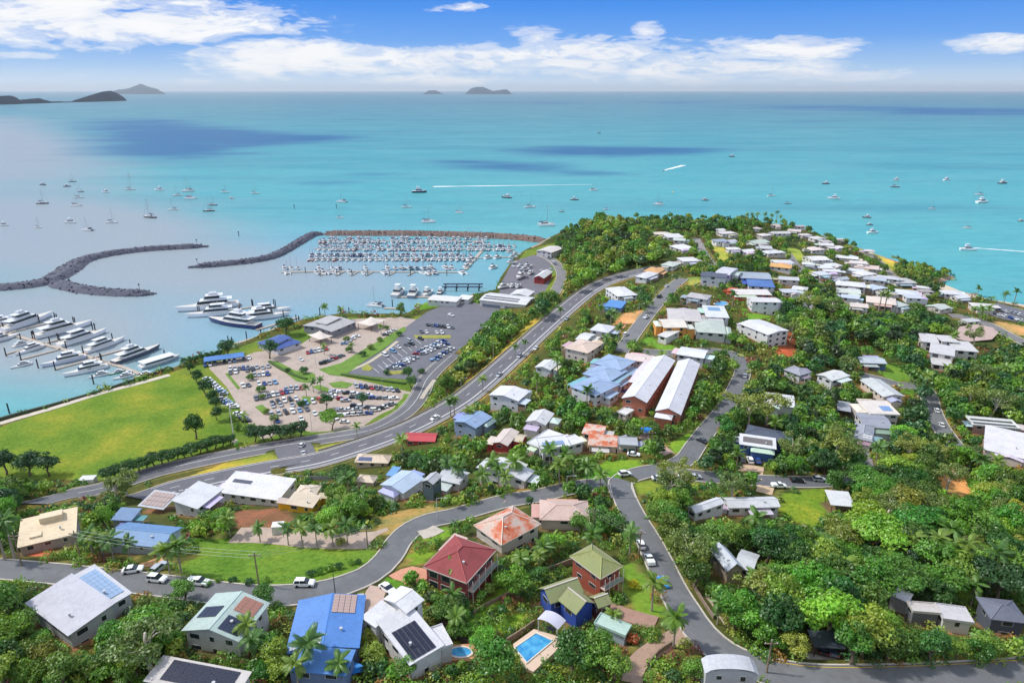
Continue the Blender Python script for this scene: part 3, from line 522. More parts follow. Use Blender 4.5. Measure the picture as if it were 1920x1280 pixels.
def local_mask(cen, ang, Lx, Wy, m):
    R_ = hypot(Lx, Wy)/2+m+1
    i0, i1 = np.searchsorted(GX, cen.x-R_), np.searchsorted(GX, cen.x+R_); j0, j1 = np.searchsorted(GY, cen.y-R_), np.searchsorted(GY, cen.y+R_)
    dx, dy = MX[j0:j1, i0:i1]-cen.x, MY[j0:j1, i0:i1]-cen.y; u = dx*cos(ang)+dy*sin(ang); v = -dx*sin(ang)+dy*cos(ang)
    return (slice(j0, j1), slice(i0, i1)), (abs(u) < Lx/2+m) & (abs(v) < Wy/2+m)
for e in HF:                              # level a pad under each house where the slope would cut through it
    sp, cen, ang, Lx, Wy, z, sw = e; top = z - min(sp[3], 3.0)*.95
    sl, m = local_mask(cen, ang, Lx, Wy, 1.0); sub = GZ[sl]; GZ[sl] = np.where(m & (sub > top), top, sub)
    sl, m = local_mask(cen, ang, Lx, Wy, .6); OCC[sl] = np.where(m, 2, OCC[sl])
# ------------------------------------------------------------------ ground sheet
OPEN = [  # pixels, colour: lawns, meadows, bare earth
 ([(-320, 915), (0, 800), (320, 697), (362, 708), (400, 760), (442, 832), (300, 872), (180, 902), (0, 895)], (112, 140, 50)),
 ([(352, 1008), (480, 1014), (600, 1024), (706, 1030), (712, 1042), (660, 1075), (560, 1096), (430, 1100), (330, 1066), (372, 1040)], (108, 142, 50)),
 ([(705, 968), (800, 946), (852, 956), (780, 974), (735, 1000), (700, 1000)], (150, 140, 84)),
 ([(877, 1150), (960, 1088), (972, 1100), (890, 1168)], (112, 158, 50)), ([(925, 1172), (980, 1145), (993, 1162), (945, 1192)], (112, 158, 50)),
 ([(1172, 1058), (1192, 1056), (1232, 1130), (1258, 1152), (1205, 1164), (1165, 1105)], (118, 152, 54)), ([(1090, 885), (1140, 863), (1190, 860), (1212, 884), (1150, 898), (1100, 902)], (96, 146, 44)),
 ([(788, 1012), (830, 986), (852, 1000), (815, 1017)], (114, 156, 52)), ([(762, 1042), (800, 1024), (818, 1036), (780, 1062)], (104, 148, 48)), ([(720, 1085), (745, 1078), (760, 1095), (735, 1108)], (104, 148, 48)),
 ([(1466, 925), (1545, 912), (1556, 945), (1530, 990), (1462, 966)], (122, 150, 48)), ([(1748, 890), (1790, 878), (1832, 922), (1800, 937), (1758, 915)], (186, 158, 96)),
 ([(1458, 618), (1492, 622), (1492, 668), (1458, 668)], (170, 98, 68)), ([(436, 958), (520, 952), (562, 975), (520, 988), (440, 988)], (150, 104, 78)), ([(1388, 578), (1462, 582), (1455, 594), (1400, 602)], (92, 150, 50)),
 ([(1636, 685), (1680, 680), (1712, 712), (1670, 718)], (110, 150, 56)), ([(1255, 832), (1300, 806), (1312, 812), (1270, 852)], (116, 158, 54)), ([(835, 750), (930, 668), (1000, 596), (1016, 606), (940, 694), (850, 768)], (168, 160, 70)),
 ([(330, 902), (420, 868), (500, 850), (524, 856), (518, 872), (430, 887)], (148, 156, 62)), ([(578, 842), (640, 828), (700, 814), (780, 780), (790, 790), (700, 836), (600, 857)], (150, 156, 62)),
 ([(1330, 450), (1352, 455), (1372, 490), (1350, 492)], (176, 180, 78)), ([(1470, 462), (1500, 468), (1512, 490), (1490, 488)], (160, 178, 76)), ([(1590, 460), (1650, 470), (1690, 500), (1672, 508), (1640, 485)], (186, 184, 80)), ([(1500, 498), (1530, 520), (1545, 516), (1516, 494)], (164, 176, 76)),
 ([(1860, 600), (1925, 612), (1925, 630), (1870, 622)], (190, 160, 104)), ([(1840, 575), (1925, 590), (1925, 580), (1860, 568)], (140, 160, 70)), ([(1200, 640), (1250, 662), (1290, 662), (1260, 645), (1215, 630)], (112, 156, 56)),
 ([(1160, 590), (1205, 582), (1190, 605), (1150, 610)], (206, 160, 110)), ([(1290, 520), (1312, 520), (1318, 534), (1290, 534)], (130, 156, 76)), ([(1225, 900), (1250, 920), (1240, 930), (1195, 925), (1190, 905)], (130, 152, 56)), ([(800, 560), (860, 552), (880, 565), (780, 582)], (110, 150, 50)),
 ([(1700, 720), (1722, 730), (1712, 745), (1690, 735)], (110, 150, 56)), ([(1050, 520), (1062, 525), (1056, 550), (1048, 548)], (206, 176, 120))]
vx, vy, vz = MX.ravel(), MY.ravel(), GZ.ravel()
dep = vy*CP-(vz-H)*SP; PXv = 960+F*vx/dep; PYv = 640-F*(vy*SP+(vz-H)*CP)/dep
colr = np.tile(np.array(lin((84, 92, 46), .8)), (len(vx), 1))
dirt = np.array(lin((134, 112, 84), .8)); occf = OCC.ravel()
colr[(occf == 2)] = dirt
near1 = np.zeros(GZ.shape, bool); o1 = (OCC == 1); near1[1:-1, 1:-1] = o1[:-2, 1:-1] | o1[2:, 1:-1] | o1[1:-1, :-2] | o1[1:-1, 2:]
colr[near1.ravel() & (occf == 0)] = np.array(lin((128, 128, 70), .8))
vis = np.ones(len(vx), bool)
for poly, c in OPEN:
    m = inpoly(PXv, PYv, poly) & (vz > 0) & (occf != 2)
    colr[m] = lin(c, .85); OCC.reshape(-1)[m & (occf == 0)] = 3
fm = fin.ravel() & (OCC.ravel() == 0); colr[fm] = lin((108, 134, 54), .85); OCC.reshape(-1)[fm] = 3
sh = (sdist.ravel() < 9) & (vx > 20); colr[sh & (vz < 4)] = lin((170, 158, 146), .8)
nx, ny = len(GX), len(GY)
idx = np.arange(nx*ny).reshape(ny, nx)
keep = (np.maximum.reduce([GZ[:-1, :-1], GZ[1:, :-1], GZ[:-1, 1:], GZ[1:, 1:]]) > -3.9)
q = np.stack([idx[:-1, :-1], idx[:-1, 1:], idx[1:, 1:], idx[1:, :-1]], -1)[keep]
gm = bpy.data.meshes.new('ground'); gm.vertices.add(nx*ny); gm.vertices.foreach_set('co', np.stack([vx, vy, vz], 1).astype(np.float32).ravel())
gm.loops.add(q.size); gm.loops.foreach_set('vertex_index', q.astype(np.int32).ravel()); gm.polygons.add(len(q)); gm.polygons.foreach_set('loop_start', np.arange(0, q.size, 4, dtype=np.int32))
gm.polygons.foreach_set('use_smooth', np.ones(len(q), bool)); gm.update()
ca = gm.color_attributes.new('ground', 'FLOAT_COLOR', 'POINT'); ca.data.foreach_set('color', np.c_[colr, np.ones(len(vx))].astype(np.float32).ravel())
m, t, b, o = newmat('ground'); at = t.nodes.new('ShaderNodeAttribute'); at.attribute_name = 'ground'; tc = t.nodes.new('ShaderNodeTexCoord')
n1 = N(t, 'ShaderNodeTexNoise', Scale=.035, Detail=8.0, Roughness=.62); n2 = N(t, 'ShaderNodeTexNoise', Scale=.7, Detail=6.0, Roughness=.7)
t.links.new(tc.outputs['Object'], n1.inputs['Vector']); t.links.new(tc.outputs['Object'], n2.inputs['Vector'])
g = mixc(t, 1.0, at.outputs['Color'], ramp(t, n1.outputs[0], [(.3, (.55, .72, .55)), (.46, (1, 1, 1)), (.54, (1.3, 1.08, 1.0)), (.64, (1.9, 1.25, 1.3))]), 'MULTIPLY')
g = mixc(t, 1.0, g, ramp(t, n2.outputs[0], [(.3, (.66, .68, .62)), (.5, (1, 1, 1)), (.7, (1.3, 1.25, 1.2))]), 'MULTIPLY')
t.links.new(g, b.inputs['Base Color']); b.inputs['Roughness'].default_value = .95; b.inputs['Specular IOR Level'].default_value = .1
bp = t.nodes.new('ShaderNodeBump'); bp.inputs['Strength'].default_value = .6; bp.inputs['Distance'].default_value = .25; t.links.new(n2.outputs[0], bp.inputs['Height']); t.links.new(bp.outputs[0], b.inputs['Normal'])
gm.materials.append(m); struct(ob('ground', gm))
# ------------------------------------------------------------------ sea
SEA = 130000
m, t, b, o = newmat('sea_water'); tc = t.nodes.new('ShaderNodeTexCoord'); sx = t.nodes.new('ShaderNodeSeparateXYZ'); t.links.new(tc.outputs['Object'], sx.inputs[0])
wx, wy = sx.outputs[0], sx.outputs[1]
def wblob(px, py, rx, ry, st):            # patch of cloud shadow, silty glare or sky reflection painted into the water colour: photo ellipse -> ellipse on the sea
    c = atz(px, py); a = atz(px+rx, py); u, v = atz(px, py-ry), atz(px, py+ry)
    cy = (u.y+v.y)/2; cx = c.x*cy/c.y; Rx = abs(a.x-c.x)*cy/c.y; Ry = (u.y-v.y)/2; k = cx/cy
    yy = math_(t, 'MULTIPLY', math_(t, 'SUBTRACT', wy, cy), 1/Ry)
    xx = math_(t, 'MULTIPLY', math_(t, 'SUBTRACT', math_(t, 'SUBTRACT', wx, cx), math_(t, 'MULTIPLY', math_(t, 'SUBTRACT', wy, cy), k)), 1/Rx)
    r = math_(t, 'ADD', math_(t, 'MULTIPLY', xx, xx), math_(t, 'MULTIPLY', yy, yy))
    return math_(t, 'MULTIPLY', math_(t, 'EXPONENT', math_(t, 'MULTIPLY', r, -1.0)), st)
def total(bl):
    a = None
    for e in bl:
        v = wblob(*e); a = v if a is None else math_(t, 'ADD', a, v)
    return a
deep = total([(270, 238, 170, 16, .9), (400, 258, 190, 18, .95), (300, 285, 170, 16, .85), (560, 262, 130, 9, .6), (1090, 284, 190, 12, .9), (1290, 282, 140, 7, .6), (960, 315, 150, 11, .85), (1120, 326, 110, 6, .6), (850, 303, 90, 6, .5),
              (1560, 202, 230, 6, .8), (1840, 210, 220, 7, 1.0), (1500, 228, 130, 4, .6), (950, 194, 180, 5, .45), (690, 326, 90, 7, .5), (620, 345, 110, 8, .4), (450, 330, 130, 12, .45), (340, 400, 110, 25, .3), (1300, 192, 200, 4, .5)])  # cloud shadows on the sea, painted as darker blue patches in its colour
silt_glare = total([(-60, 340, 260, 100, 1.0), (100, 450, 310, 70, .9), (60, 640, 260, 90, .9), (400, 520, 240, 60, .45), (700, 540, 260, 60, .35), (0, 240, 150, 28, .6)])  # silty water, with the left-hand glare painted pale into its colour
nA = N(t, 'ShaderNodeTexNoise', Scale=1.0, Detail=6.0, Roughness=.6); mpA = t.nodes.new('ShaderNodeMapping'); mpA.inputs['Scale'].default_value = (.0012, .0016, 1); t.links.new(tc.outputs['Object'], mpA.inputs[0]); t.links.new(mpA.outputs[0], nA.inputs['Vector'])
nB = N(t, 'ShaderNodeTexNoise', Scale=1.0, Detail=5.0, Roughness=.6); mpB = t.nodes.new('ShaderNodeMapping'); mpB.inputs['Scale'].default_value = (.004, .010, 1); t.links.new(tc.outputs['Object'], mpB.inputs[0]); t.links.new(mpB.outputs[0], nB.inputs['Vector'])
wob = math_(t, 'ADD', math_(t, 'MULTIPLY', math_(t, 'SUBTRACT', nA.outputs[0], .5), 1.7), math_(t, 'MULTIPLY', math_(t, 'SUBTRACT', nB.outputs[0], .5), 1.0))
dm = ramp(t, math_(t, 'ADD', deep, math_(t, 'MULTIPLY', wob, 1.0)), [(.2, (0, 0, 0)), (1.0, (.95, .95, .95))], 'EASE')  # deep holds the painted cloud shadows, not water depth
sm = ramp(t, math_(t, 'ADD', silt_glare, math_(t, 'MULTIPLY', wob, .25)), [(.1, (0, 0, 0)), (.95, (1, 1, 1))], 'EASE')
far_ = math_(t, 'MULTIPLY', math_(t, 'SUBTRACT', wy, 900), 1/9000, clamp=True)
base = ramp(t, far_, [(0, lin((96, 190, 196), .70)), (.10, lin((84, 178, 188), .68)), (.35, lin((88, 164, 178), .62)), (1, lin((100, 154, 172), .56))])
nC = N(t, 'ShaderNodeTexNoise', Scale=1.0, Detail=6.0, Roughness=.65, Distortion=.5); mpC = t.nodes.new('ShaderNodeMapping'); mpC.inputs['Scale'].default_value = (.0005, .0030, 1); mpC.inputs['Rotation'].default_value = (0, 0, -.1); t.links.new(tc.outputs['Object'], mpC.inputs[0]); t.links.new(mpC.outputs[0], nC.inputs['Vector'])
base = mixc(t, ramp(t, nC.outputs[0], [(.46, (0, 0, 0)), (.66, (.6,)*3)]), base, lin((70, 146, 172), .62))  # random streaks darkened in the colour to resemble cloud shadow
nD = N(t, 'ShaderNodeTexNoise', Scale=1.0, Detail=3.0, Roughness=.6); mpD = t.nodes.new('ShaderNodeMapping'); mpD.inputs['Scale'].default_value = (.035, .10, 1); mpD.inputs['Rotation'].default_value = (0, 0, .35); t.links.new(tc.outputs['Object'], mpD.inputs[0]); t.links.new(mpD.outputs[0], nD.inputs['Vector'])
base = mixc(t, 1.0, base, ramp(t, nD.outputs[0], [(.3, (.86, .88, .9)), (.7, (1.1, 1.09, 1.08))]), 'MULTIPLY')
base = mixc(t, math_(t, 'MULTIPLY', math_(t, 'SUBTRACT', nB.outputs[0], .4), 1.3, clamp=True), base, lin((128, 200, 204), .68))
mar = math_(t, 'MULTIPLY', total([(640, 520, 330, 90, 1.0), (420, 620, 260, 60, .8)]), 1.0, clamp=True)  # sky reflected in the marina water, painted in as light blue
base = mixc(t, mar, base, lin((138, 190, 214), .68))
base = mixc(t, sm, base, lin((180, 194, 202), .60))
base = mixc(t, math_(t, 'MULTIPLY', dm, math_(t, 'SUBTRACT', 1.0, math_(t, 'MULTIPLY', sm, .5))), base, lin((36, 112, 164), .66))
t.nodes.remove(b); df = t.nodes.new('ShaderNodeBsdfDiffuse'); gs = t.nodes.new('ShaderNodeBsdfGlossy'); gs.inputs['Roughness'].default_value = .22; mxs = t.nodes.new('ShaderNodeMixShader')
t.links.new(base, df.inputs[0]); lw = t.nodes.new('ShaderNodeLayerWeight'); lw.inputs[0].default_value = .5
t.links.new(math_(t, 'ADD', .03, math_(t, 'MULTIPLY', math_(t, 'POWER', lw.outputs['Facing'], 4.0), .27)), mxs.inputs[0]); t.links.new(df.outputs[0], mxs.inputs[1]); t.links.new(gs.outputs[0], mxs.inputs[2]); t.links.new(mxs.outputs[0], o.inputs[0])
wv = N(t, 'ShaderNodeTexNoise', Scale=.22, Detail=4.0, Roughness=.6); mpw = t.nodes.new('ShaderNodeMapping'); mpw.inputs['Scale'].default_value = (1, .55, 1); mpw.inputs['Rotation'].default_value = (0, 0, .5); t.links.new(tc.outputs['Object'], mpw.inputs[0]); t.links.new(mpw.outputs[0], wv.inputs['Vector'])
bp = t.nodes.new('ShaderNodeBump'); bp.inputs['Strength'].default_value = .8; bp.inputs['Distance'].default_value = .7; t.links.new(wv.outputs[0], bp.inputs['Height']); t.links.new(bp.outputs[0], gs.inputs['Normal']); t.links.new(bp.outputs[0], df.inputs['Normal'])
sv = [(-SEA, -3000, 0), (SEA, -3000, 0), (SEA, SEA, 0), (-SEA, SEA, 0)]
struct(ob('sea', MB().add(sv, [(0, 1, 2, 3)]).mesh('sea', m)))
# ------------------------------------------------------------------ islands on the horizon
def island(prof, base_px, label, col):
    n = len(prof); mb = MB(); rows = 9
    R_ = random.Random(n)
    for (x, y) in prof:
        by = base_px(x) if callable(base_px) else base_px; p = atz(x, by); hgt = max(0, (by-y)/F*hypot(p.x, p.y)*1.0)
        half = max(60, hgt*2.2)
        for k in range(rows):
            s = -1+2*k/(rows-1); z = hgt*max(0, 1-abs(s)**1.6)*(1 if s == 0 else R_.uniform(.82, 1.0)) - 2*(abs(s) == 1)
            mb.v.append((p.x, p.y+s*half+half, z))
    for i in range(n-1):
        for k in range(rows-1):
            a = i*rows+k; mb.f.append((a, a+rows, a+rows+1, a+1)); mb.m.append(0)
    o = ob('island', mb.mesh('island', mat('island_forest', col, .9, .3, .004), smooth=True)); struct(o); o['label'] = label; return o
def dens(pr, k=5):
    o = []; R_ = random.Random(5)
    for (x1, y1), (x2, y2) in zip(pr[:-1], pr[1:]):
        for j in range(k): o.append((x1+(x2-x1)*j/k, y1+(y2-y1)*j/k + R_.uniform(-.35, .35)))
    return o+[pr[-1]]
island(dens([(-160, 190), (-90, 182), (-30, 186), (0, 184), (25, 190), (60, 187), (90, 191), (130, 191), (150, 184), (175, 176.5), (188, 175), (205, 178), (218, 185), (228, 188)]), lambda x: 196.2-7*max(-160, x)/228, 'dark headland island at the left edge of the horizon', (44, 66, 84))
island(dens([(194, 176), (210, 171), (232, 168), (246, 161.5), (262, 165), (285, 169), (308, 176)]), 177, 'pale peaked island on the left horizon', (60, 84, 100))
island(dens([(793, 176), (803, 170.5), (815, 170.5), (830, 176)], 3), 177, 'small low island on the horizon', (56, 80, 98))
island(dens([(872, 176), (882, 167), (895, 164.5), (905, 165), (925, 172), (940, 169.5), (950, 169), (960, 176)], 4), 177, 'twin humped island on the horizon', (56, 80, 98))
# ------------------------------------------------------------------ breakwaters of dumped rock
def breakwater(px, label, w=15, hgt=3.6, wid=None, col=(96, 98, 112), topcol=None):
    ln = smooth_line([atz(a, b, 0) for a, b in px], 6.0); c0 = Vector(ln[0]); root = ob('breakwater', None, loc=(c0.x, c0.y, 0)); R_ = random.Random(len(px))
    mb = MB(); n = len(ln); prof = [(-1, -1.2), (-.62, .55), (-.36, 1), (.36, 1), (.62, .55), (1, -1.2)]; P = len(prof)
    tang = np.gradient(ln[:, :2], axis=0); tang /= np.linalg.norm(tang, axis=1)[:, None]+1e-9
    W_ = np.full(n, w/2.0) if wid is None else np.interp(np.linspace(0, 1, n), np.linspace(0, 1, len(wid)), wid)/2
    for i in range(n):
        e = min(1, (min(i, n-1-i)+.6)/2.0)
        for s, zz in prof:
            mb.v.append((ln[i, 0]-tang[i, 1]*s*W_[i]*e-c0.x+R_.uniform(-.5, .5), ln[i, 1]+tang[i, 0]*s*W_[i]*e-c0.y+R_.uniform(-.5, .5), (zz*hgt if zz > 0 else zz)*(e if zz > 0 else 1)+R_.uniform(-.25, .25)))
    for i in range(n-1):
        for k in range(P-1):
            a = i*P+k; mb.f.append((a, a+P, a+P+1, a+1)); mb.m.append(0)
    ob('mound', mb.mesh('mound', mat('rock_mound', col, .95, .35, .5, .8)), root)
    rk = MB(); ico = [(0, 0, 1), (.89, 0, .45), (.28, .85, .45), (-.72, .53, .45), (-.72, -.53, .45), (.28, -.85, .45), (.72, .53, -.45), (-.28, .85, -.45), (-.89, 0, -.45), (-.28, -.85, -.45), (.72, -.53, -.45), (0, 0, -1)]
    icf = [(0, 1, 2), (0, 2, 3), (0, 3, 4), (0, 4, 5), (0, 5, 1), (1, 6, 2), (2, 7, 3), (3, 8, 4), (4, 9, 5), (5, 10, 1), (6, 7, 2), (7, 8, 3), (8, 9, 4), (9, 10, 5), (10, 6, 1)]
    for i in range(n):
        for _ in range(16):
            s = R_.uniform(-.95, .95); k = min(n-1, i); e = min(1, (min(i, n-1-i)+.6)/2.0)
            zz = np.interp(abs(s), [.36, .62, 1], [1, .55, -.35])*hgt*e; r = R_.uniform(.4, 1.15)
            jx, jy = R_.uniform(-3, 3)*tang[k, 0], R_.uniform(-3, 3)*tang[k, 1]
            cx, cy = ln[k, 0]-tang[k, 1]*s*W_[k]*e+jx-c0.x, ln[k, 1]+tang[k, 0]*s*W_[k]*e+jy-c0.y
            rk.add([(cx+a*r*R_.uniform(.7, 1.2), cy+b_*r*R_.uniform(.7, 1.2), zz+c_*r*.75) for a, b_, c_ in ico], icf, R_.choice((0, 0, 1, 2)))
    c1, c2 = tuple(int(v*1.35) for v in col), tuple(int(v*.7) for v in col)
    stuff(ob('rocks', rk.mesh('rocks', mat('rock', col, .95, .3, .8, .5), mat('rock_pale', c1, .95, .3, .8, .5), mat('rock_dark', c2, .95, .3, .8, .5)), root))
    tag(root, label, 'breakwater'); return ln
breakwater([(-160, 552), (-60, 545), (20, 540), (70, 534), (100, 524), (125, 508), (155, 490), (205, 478), (270, 470), (330, 466), (386, 463)], 'curved dark rock breakwater sweeping from the left edge to its far tip', wid=[15, 17, 19, 26, 26, 20, 17, 15, 15])
breakwater([(98, 529), (130, 539), (165, 546), (215, 551), (260, 552), (286, 552)], 'short dark rock spur forking off the curved breakwater', wid=[22, 18, 17, 16, 15])
breakwater([(360, 502), (420, 497), (480, 490), (515, 481), (545, 465), (570, 450), (588, 441), (610, 440)], 'dark rock breakwater angling across the marina entrance', wid=[12, 14, 15, 15, 16, 16])
breakwater([(606, 440), (680, 440), (760, 440), (850, 442), (930, 445), (985, 449), (1030, 455)], 'long straight brown rock breakwater behind the marina berths', wid=[16, 17, 18, 18, 17], hgt=4.2, col=(128, 106, 98))
# ------------------------------------------------------------------ road surfaces
def ribbon(line, offs, dz, mb, mi=0):
    n = len(line); tg = np.gradient(line[:, :2], axis=0); tg /= np.linalg.norm(tg, axis=1)[:, None]+1e-9; o = len(mb.v)
    for i in range(n):
        for off, z in zip(offs, dz): mb.v.append((line[i, 0]-tg[i, 1]*off, line[i, 1]+tg[i, 0]*off, line[i, 2]+z))
    k = len(offs)
    for i in range(n-1):
        for j in range(k-1):
            a = o+i*k+j; mb.f.append((a+1, a, a+k, a+k+1)); mb.m.append(mi)
LINEW = mat('road_paint', (236, 236, 236), .7, .12, 1.0)
def seg(line, d0, d1):                     # part of a line between two running lengths
    s = np.r_[0, np.cumsum(np.linalg.norm(np.diff(line[:, :2], axis=0), axis=1))]
    ds = np.unique(np.r_[np.arange(d0, d1, 2.5), d1]); return np.stack([np.interp(ds, s, line[:, k]) for k in range(3)], 1), s[-1]
RLEV = .22
for ri, (nm, w, ln, kb, ml, c) in enumerate(RL):
    mb = MB(); up = RLEV + .008*ri
    ribbon(ln, [w/2+.5, w/2, 0, -w/2, -w/2-.5], [-1.0, up, up+.04, up, -1.0], mb)
    r = struct(ob(nm, mb.mesh(nm, mat('asphalt', tuple(int(v*.97+8) for v in (c[0], c[1], c[2]-5)), .9, .16, .10, .2, k=.78)))); r['label'] = 'grey asphalt '+nm.replace('_', ' ')
    if kb:
        for s in (1, -1):
            kmb = MB(); ribbon(ln, [s*(w/2+.05), s*(w/2+.05), s*(w/2+.40), s*(w/2+.40)][::s], [up-.2, up+.13, up+.13, up-.8][::s], kmb); ob('kerb', kmb.mesh('kerb', mat('kerb_concrete', (206, 198, 186), .9, .15, .6)), r)
    Ltot = seg(ln, 0, 1)[1]
    if ml == 1:
        mbl = MB(); ribbon(seg(ln, 20, Ltot-2)[0], [.12, -.12], [up+.06]*2, mbl); ob('lane_line', mbl.mesh('lane_line', LINEW), r)
        mbl = MB(); ribbon(seg(ln, 20, Ltot-2)[0], [w/2-.5, w/2-.7], [up+.06]*2, mbl); ob('edge_line', mbl.mesh('edge_line', LINEW), r)
    if ml == 2:
        for off in (-3.3, -2.9, w/2-.7, -w/2+.9):
            mbl = MB(); ribbon(seg(ln, 10, Ltot-2)[0], [off+.13, off-.13], [up+.06]*2, mbl); ob('lane_line', mbl.mesh('lane_line', LINEW), r)
        d = 14
        while d < Ltot-8:
            mbl = MB(); ribbon(seg(ln, d, d+3.5)[0], [.9+.12, .9-.12], [up+.06]*2, mbl); ob('lane_dash', mbl.mesh('lane_dash', LINEW), r); d += 12
    if ri == 3:
        mbl = MB(); ribbon(seg(ln, 90, Ltot-2)[0], [w/2-.35, w/2-.5], [up+.05]*2, mbl); ob('edge_line', mbl.mesh('edge_line', mat('yellow_paint', (226, 186, 60), .7, .15, 1.0)), r)
    if nm == 'highway':                    # concrete barrier along the sea side
        bmb = MB(); ribbon(seg(ln, 70, Ltot-4)[0], [w/2+.75, w/2+.8, w/2+1.05, w/2+1.1], [-.5, 1.0, 1.0, -.5], bmb); ob('crash_barrier', bmb.mesh('crash_barrier', mat('barrier_concrete', (150, 146, 142), .9, .2, .4)), r)
for di, (nm, w, ln, c) in enumerate(DL):
    mb = MB(); up = .12+.003*di; ribbon(ln, [w/2+.2, w/2, -w/2, -w/2-.2], [-.7, up, up, -.7], mb)
    o = struct(ob(nm, mb.mesh(nm, mat('paving', c, .9, .16, .4, .2)))); o['label'] = 'paved '+nm+' leading off the street' if nm == 'driveway' else 'pale concrete footpath'
# ------------------------------------------------------------------ car parks and islands of grass on the flat
def sheet(name, px, z, m, label=None, occ=1, thick=.12):
    w = [atz(a, b, z) for a, b in px]; n = len(w)
    A = sum(w[i].x*w[(i+1) % n].y-w[(i+1) % n].x*w[i].y for i in range(n))
    if A < 0: w = w[::-1]
    mb = MB(); mb.add([tuple(p) for p in w] + [(p.x, p.y, z-thick) for p in w], [tuple(range(n))] + [(i+n, (i+1) % n+n, (i+1) % n, i) for i in range(n)])
    o = struct(ob(name, mb.mesh(name, m)));
    if label: o['label'] = label
    if occ:
        k = inpoly(MX, MY, [(p.x, p.y) for p in w]); OCC[k] = np.where(OCC[k] == 2, 2, occ)
    return o
PAV = mat('paver_lot', (188, 172, 160), .9, .16, .12, .15); ASP = mat('asphalt_lot', (120, 121, 130), .9, .12, .12, .15, k=.75); GRS = mat('mown_grass', (108, 144, 52), .95, .28, .25, .5); GRY = mat('dry_grass', (160, 160, 74), .95, .25, .25, .5)
sheet('car_park', [(392, 690), (398, 680), (455, 668), (478, 660), (560, 648), (605, 618), (660, 598), (755, 594), (785, 600), (740, 628), (690, 655), (655, 690), (640, 705), (700, 718), (770, 735), (778, 748), (765, 765), (735, 783), (690, 798), (600, 810), (490, 822), (470, 800), (452, 770), (425, 725)], 3.08, PAV, 'sandy paved car park beside the marina')
sheet('car_park', [(652, 700), (664, 688), (720, 655), (758, 615), (800, 585), (830, 573), (890, 567), (938, 577), (925, 605), (880, 640), (845, 668), (815, 690), (795, 712), (770, 712), (700, 706)], 3.14, ASP, 'dark asphalt car park between grass banks')
sheet('boatyard', [(940, 530), (962, 490), (1000, 478), (1030, 482), (1040, 500), (1045, 525), (1030, 548), (990, 556), (935, 556)], 3.1, mat('yard_asphalt', (132, 130, 140), .9, .15, .2, .1, k=.65), 'grey boatyard yard beside the marina')
sheet('car_park', [(1856, 572), (1870, 568), (1925, 582), (1925, 606), (1880, 598), (1850, 588)], 3.6, ASP, 'beach car park at the right edge')
sheet('turning_circle', [(1788, 626), (1800, 612), (1830, 608), (1862, 614), (1872, 624), (1860, 636), (1820, 640), (1796, 636)], 7.5, mat('circle_paving', (196, 172, 164), .9, .15, .3), 'pinkish round turning circle')
GI = [(3.26, [(505, 678), (520, 677), (552, 694), (590, 700), (592, 712), (575, 717), (556, 714), (530, 694)], GRS), (3.26, [(598, 692), (640, 680), (690, 650), (740, 622), (758, 612), (762, 618), (725, 650), (685, 675), (655, 697), (650, 706), (618, 702)], GRS),
      (3.26, [(584, 724), (600, 721), (632, 734), (626, 737), (600, 732)], GRS), (3.26, [(616, 718), (640, 714), (662, 719), (650, 727), (626, 726)], GRS), (3.26, [(566, 742), (590, 745), (582, 756), (568, 752)], GRS), (3.26, [(422, 700), (428, 699), (450, 726), (446, 730)], GRS),
      (3.3, [(678, 688), (690, 682), (700, 690), (692, 695), (680, 694)], GRY), (3.3, [(725, 696), (755, 694), (760, 700), (730, 702)], GRY), (3.3, [(775, 628), (845, 628), (845, 634), (780, 634)], GRY), (3.3, [(757, 738), (775, 738), (772, 746), (755, 746)], GRS), (3.3, [(745, 755), (768, 750), (764, 762), (748, 763)], GRS),
      (3.26, [(700, 795), (735, 778), (745, 770), (748, 778), (735, 787), (690, 801)], GRS), (3.3, [(478, 762), (492, 758), (505, 770), (494, 776)], GRS), (3.3, [(568, 750), (590, 743), (594, 748), (575, 757)], GRS), (3.3, [(455, 708), (476, 700), (500, 700), (480, 712)], PAV)]
for z, px, m_ in GI:
    if m_ is PAV: continue
    sheet('grass_island', px, z, m_, 'mown grass island in the car park', thick=.25)
# painted parking bays on the asphalt
for i in range(11):
    a = atz(700+8.6*i, 690-6.2*i, 3.16); b_ = atz(711+8.8*i, 699-6.0*i, 3.16); d = (b_-a); nrm = Vector((-d.y, d.x, 0)).normalized()*.12
    struct(ob('bay_line', MB().add([a-nrm, b_-nrm, b_+nrm, a+nrm], [(0, 1, 2, 3)]).mesh('bay_line', LINEW)))
# beach and seawall
WALL = mat('seawall_stone', (120, 112, 104), .9, .3, .8, .5)
ln = smooth_line([atz(a, b, 3.0) for a, b in [(-200, 848), (0, 786), (100, 759), (200, 730), (318, 690)]], 3.0)
mb = MB(); ribbon(ln, [-1.2, -.6, .6, 1.2], [-3.5, .9, .9, -1], mb); w_ = ob('seawall', mb.mesh('seawall', mat('hedge_wall', (74, 82, 66), .9, .3, .8, .5))); tag(w_, 'dark low seawall along the water edge of the playing field', 'seawall')
struct(sheet('beach', [(1752, 545), (1768, 532), (1800, 545), (1850, 560), (1925, 572), (1925, 580), (1850, 568), (1790, 562)], .35, mat('sand', (214, 200, 178), .95, .1, .2), 'pale sandy beach at the right', occ=0))
